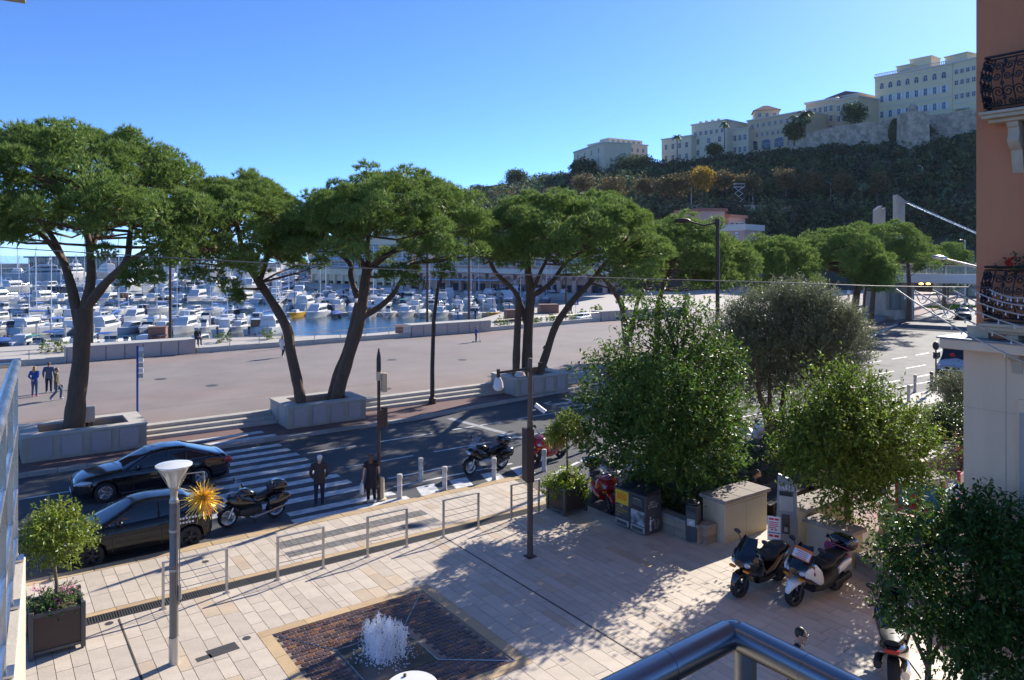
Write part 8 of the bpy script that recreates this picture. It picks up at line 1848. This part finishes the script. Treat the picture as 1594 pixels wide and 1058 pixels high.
# recessed window with frame in the stone storey
MB().box(-.10, -.052, -3, -.64, .2, 6.1).build('window_surround', BLDSTONE, ob, smooth=None); MB().box(-.103, -.099, -3, -.66, .5, 5.9).build('panel', CABDOOR, ob, smooth=None)
def balcony(z, la_z, flowers=False):
    bal = MB(); y0 = -.22
    for k, (pr, h0, h1) in enumerate(((.46, -.05, .0), (.42, -.11, -.052), (.30, -.17, -.112))): bal.box(-pr, 0, -3, y0 + (pr - .46) * .5, z + h0, z + h1)
    bal.build('balcony_slab', BALSTONE, ob, bevel=.008)
    cb = MB()
    for s in range(12):
        pass
    prof = [(0, 0), (-.24, 0), (-.24, -.07), (-.20, -.10), (-.19, -.2), (-.23, -.30), (-.17, -.40), (-.08, -.44), (-.06, -.55), (-.03, -.75), (0, -.8)]
    c = MB().plate(prof, .16); c.xf(Matrix.Translation((-.002, -.62, z - .172))); c.build('corbel', BALSTONE, ob, smooth=40)
    # bellied iron panel: profile p(t): projection x at height t
    H_ = .86; bel = lambda t: .30 + .16 * math.sin(math.pi * min(1, max(0, (1 - t) * 1.15 - .05))) ** 1.2 - .04 * t
    ir = MB(); fr = lambda y, t: (-bel(t), y, z + .03 + H_ * t)
    en = lambda s_, t: (-s_ * bel(t), y0 - .02, z + .03 + H_ * t)
    for t in (0, .06, .94, 1.0):
        ir.tube([fr(y, t) for y in np.linspace(y0 - .02, -3, 12)], .012 if t < 1 else .02, 6); ir.tube([en(s_, t) for s_ in np.linspace(0, 1, 6)], .012 if t < 1 else .02, 6)
    def scroll(pos, cu, ct, r_, turns=1.6, sg=1, a0=0):
        pts = []
        for q in np.linspace(0, 1, 22):
            a = a0 + sg * q * turns * 2 * math.pi; rr = r_ * (1 - .82 * q); pts.append(pos(cu + rr * math.cos(a), ct + rr * math.sin(a) / H_))
        ir.tube(pts, .011, 5)
    F_ = lambda u, t: fr(y0 - .02 - u, min(max(t, 0), 1)); E_ = lambda u, t: en(min(max(u / .42, 0), 1), min(max(t, 0), 1))
    for i in range(9):
        u = .16 + i * .3
        for (cu, ct, r_, sg, a0) in ((u - .075, .78, .075, 1, 0), (u + .075, .78, .075, -1, math.pi), (u - .075, .58, .06, -1, 0), (u + .075, .58, .06, 1, math.pi), (u - .08, .30, .085, 1, 0), (u + .08, .30, .085, -1, math.pi), (u - .06, .13, .05, -1, 0), (u + .06, .13, .05, 1, math.pi)): scroll(F_, cu, ct, r_, 1.6, sg, a0)
        ir.tube([F_(u, t) for t in np.linspace(.06, .94, 9)], .011, 5); ir.tube([F_(u + .15, t) for t in np.linspace(.06, .94, 9)], .009, 5)
        for t in (.2, .45, .68, .88): 
            p_ = F_(u + .15, t); ir.ball(p_, (.022, .03, .035), 8, 5)
    for i in range(3):
        u = .07 + i * .14
        for (cu, ct, r_, sg, a0) in ((u, .82, .055, 1, 0), (u, .64, .05, -1, 2), (u, .44, .06, 1, 1), (u, .25, .06, -1, 0), (u, .12, .04, 1, 2)): scroll(E_, cu, ct, r_, 1.7, sg, a0)
        ir.tube([E_(u + .06, t) for t in np.linspace(.06, .94, 9)], .011, 5)
        for t in (.2, .36, .52, .7, .88): ir.ball(E_(u + .06, t), (.026, .02, .035), 8, 5)
    ir.build('balcony_railing', IRON, ob, smooth=60)
balcony(10.66, 0); balcony(7.30, 0, True)
fb0 = Vector((13.3, 4.85, 8.1))
leafy('potted_geranium', 'red geranium in a pot on the lower iron balcony', fb0, [(0, 0, .12, .16), (.1, -.2, .1, .16), (-.05, .12, .05, .13), (0, -.42, .12, .18)], 600, .05, LEAF_S, [[(0, 0, -.1, .012), (0, 0, .1, .01)]], cat='plant', sprays=.2, ratio=.7)
gr = MB()
for k in range(46):
    c_ = random.choice(((-.08, .1, .2), (0, -.12, .26), (-.1, -.35, .26), (-.1, .16, .16))); gr.ball((c_[0] + random.gauss(0, .03), c_[1] + random.gauss(0, .035), c_[2] + random.gauss(0, .03)), .017, 6, 4)
gp = thing('geranium_flowers', 'bright red geranium blooms on the lower balcony', 'flower', fb0); stuff(gr.build('blooms', GERAN, gp))
# ---------------------------------------------------------------- neighbour's balcony at the left
nd = Vector((.066, .998, 0)).normalized(); na = math.atan2(nd.y, nd.x)        # runs away from us along local x
e0 = W(40, 866, 5.5); e0.z = 0
nbx = thing('neighbour_balcony', 'pale ledge of the neighbouring balcony at the left edge', 'balcony', (e0.x, e0.y, 0), na)
MB().box(-7, 0, 0, .26, 4.6, 6.17).build('ledge', LEDGE, nbx, bevel=.01); MB().box(-7, -.1, .26, 1.4, 5.6, 5.95).build('floor', LEDGE, nbx)
MB().box(-7, -.02, .0, 1.6, 10.24, 10.6).build('upper_slab', LEDGE, nbx)
nr = thing('balcony_railing', 'silver tube railing of the neighbouring balcony at the left edge', 'railing', (e0.x, e0.y, 6.17), na)
zt = HC - 168 / F * 5.5 - 6.17
MB().tube([(-5, .06, zt), (-.03, .06, zt)], .034, 12).tube([(-.03, .03, zt), (-.03, 1.5, zt)], .034, 12).build('top_rail', STEEL, nr)
for x in (-.06, -.9, -1.8, -2.7, -3.6):
    MB().box(x - .022, x + .022, .045, .075, .0, zt - .02).build('post', STEEL, nr); MB().box(x - .06, x + .06, .01, .13, .004, .02).build('foot_plate', STEEL, nr)
for z in (.16, zt * .36, zt * .68): MB().tube([(-5, .06, z), (-.06, .06, z)], .016, 8).build('mid_rail', STEEL, nr)
MB().box(-5, -.09, .085, .093, .1, zt - .08).build('glass_pane', glass('rail_glass', (.55, .62, .58), .12), nr)
# ---------------------------------------------------------------- our own balcony rail
cr = W(1141, 985, 1.5)
hr = thing('handrail', 'polished steel handrail corner of the balcony in front', 'railing', cr)
MB().tube([(-3, -.12, 0), (-.02, 0, 0)], .029, 24).build('left_tube', CHROME, hr); MB().tube([(-.0, -.02, 0), (.0, -3, 0)], .029, 24).build('right_tube', CHROME, hr)
MB().ball((-.006, -.006, 0), .029, 20, 14).build('corner', CHROME, hr); MB().tube([(0, -.03, -.02), (0, -.03, -1.0)], .022, 20).build('post', CHROME, hr)
MB().tube([(-.20, -.008, 0), (-.195, -.008, 0)], .0295, 24).build('weld_ring', CHROME, hr); MB().tube([(0, -.16, 0), (0, -.165, 0)], .0295, 24).build('weld_ring', CHROME, hr)
fl_ = thing('balcony_floor', 'floor slab of the balcony the picture is taken from', 'balcony', (cr.x - 1.5, cr.y - 1.2, 6.55)); MB().box(-2, 1.55, -1.5, 1.25, -.2, 0).build('slab', LEDGE, fl_)
# ---------------------------------------------------------------- overhead wires and string lights
def wire(name, label, pts, r, mat=CABLE):
    p0 = Vector(pts[0]); o = MB().tube([Vector(p) - p0 for p in pts], r, 6).build(name, mat, None, p0, smooth=60); tag(o, label, 'cable'); return o
pts = []
for t in np.linspace(0, 1, 24):
    px = -260 + 1860 * t; D = 9.0 + 2.9 * t; y = np.interp(px, [-260, 0, 300, 560, 900, 1200, 1394, 1600], [363, 385, 403, 417, 431, 439, 446, 447]); pts.append(W(px, y, D))
wire('overhead_wire', 'long thin overhead wire sagging across the whole street', pts, .0065)
def slight(pa, pb, la, sag=.06, n=7):
    a, b_ = W(*pa), W(*pb); P_ = []
    for t in np.linspace(0, 1, 14): p = a.lerp(b_, t); p.z -= sag * 4 * t * (1 - t); P_.append(p)
    o = thing('string_lights', la, 'lights', a, 0, 'string lights above the street'); MB().tube([p - a for p in P_], .012, 6).build('cable', GALV, o)
    bm = MB().tube([(0, 0, 0), (0, 0, -.03)], .007, 5).ball((0, 0, -.045), (.012, .012, .02), 8, 5).mesh('bulb', PAPER)
    for k in range(n): put('bulb', bm, o, P_[1 + int(k * 12 / n)] - a)
slight((1395, 450, 11.5), (1600, 566, 9.8), 'lowest string of lights from the wire end to the stone ledge'); slight((1424, 452, 11.5), (1605, 540, 10.2), 'second lowest string of lights across the ledge'); slight((1452, 451, 11.6), (1605, 512, 10.4), 'middle string of lights before the lower balcony')
slight((1484, 452, 11.6), (1605, 492, 10.6), 'second highest string of lights before the lower balcony'); slight((1512, 450, 11.6), (1605, 476, 10.6), 'short string of lights just left of the geranium'); slight((1540, 450, 11.5), (1605, 462, 10.6), 'highest string of lights under the geranium')
lo = []
for t in np.linspace(0, 1, 16): lo.append(W(1424 + 60 * t, 452 + 34 * t + 14 * math.sin(t * 9), 11.3 + .15 * math.cos(t * 9)))
wire('loose_wire', 'loose looped wire hanging below the string lights', lo, .008, GALV)
lo = [W(1450 + 66 * t, 480 + 14 * math.sin(t * 7) - 6 * t, 11.2 + .2 * math.sin(t * 5)) for t in np.linspace(0, 1, 16)]
wire('loose_wire', 'tangled wire over the far grey car', lo, .007, GALV)
# ---------------------------------------------------------------- air
hm_ = bpy.data.materials.new('haze'); hm_.use_nodes = True; hn = hm_.node_tree; hn.nodes.remove(hn.nodes['Principled BSDF'])
pv = hn.nodes.new('ShaderNodeVolumePrincipled'); pv.inputs['Color'].default_value = (.86, .91, 1, 1); pv.inputs['Density'].default_value = .00006; pv.inputs['Anisotropy'].default_value = 0.0
hn.links.new(pv.outputs[0], hn.nodes['Material Output'].inputs['Volume'])
stuff(MB().box(-700, 900, -250, 1000, -7.5, 100).build('haze', hm_, smooth=None), 'thin pale air over the town and harbour')
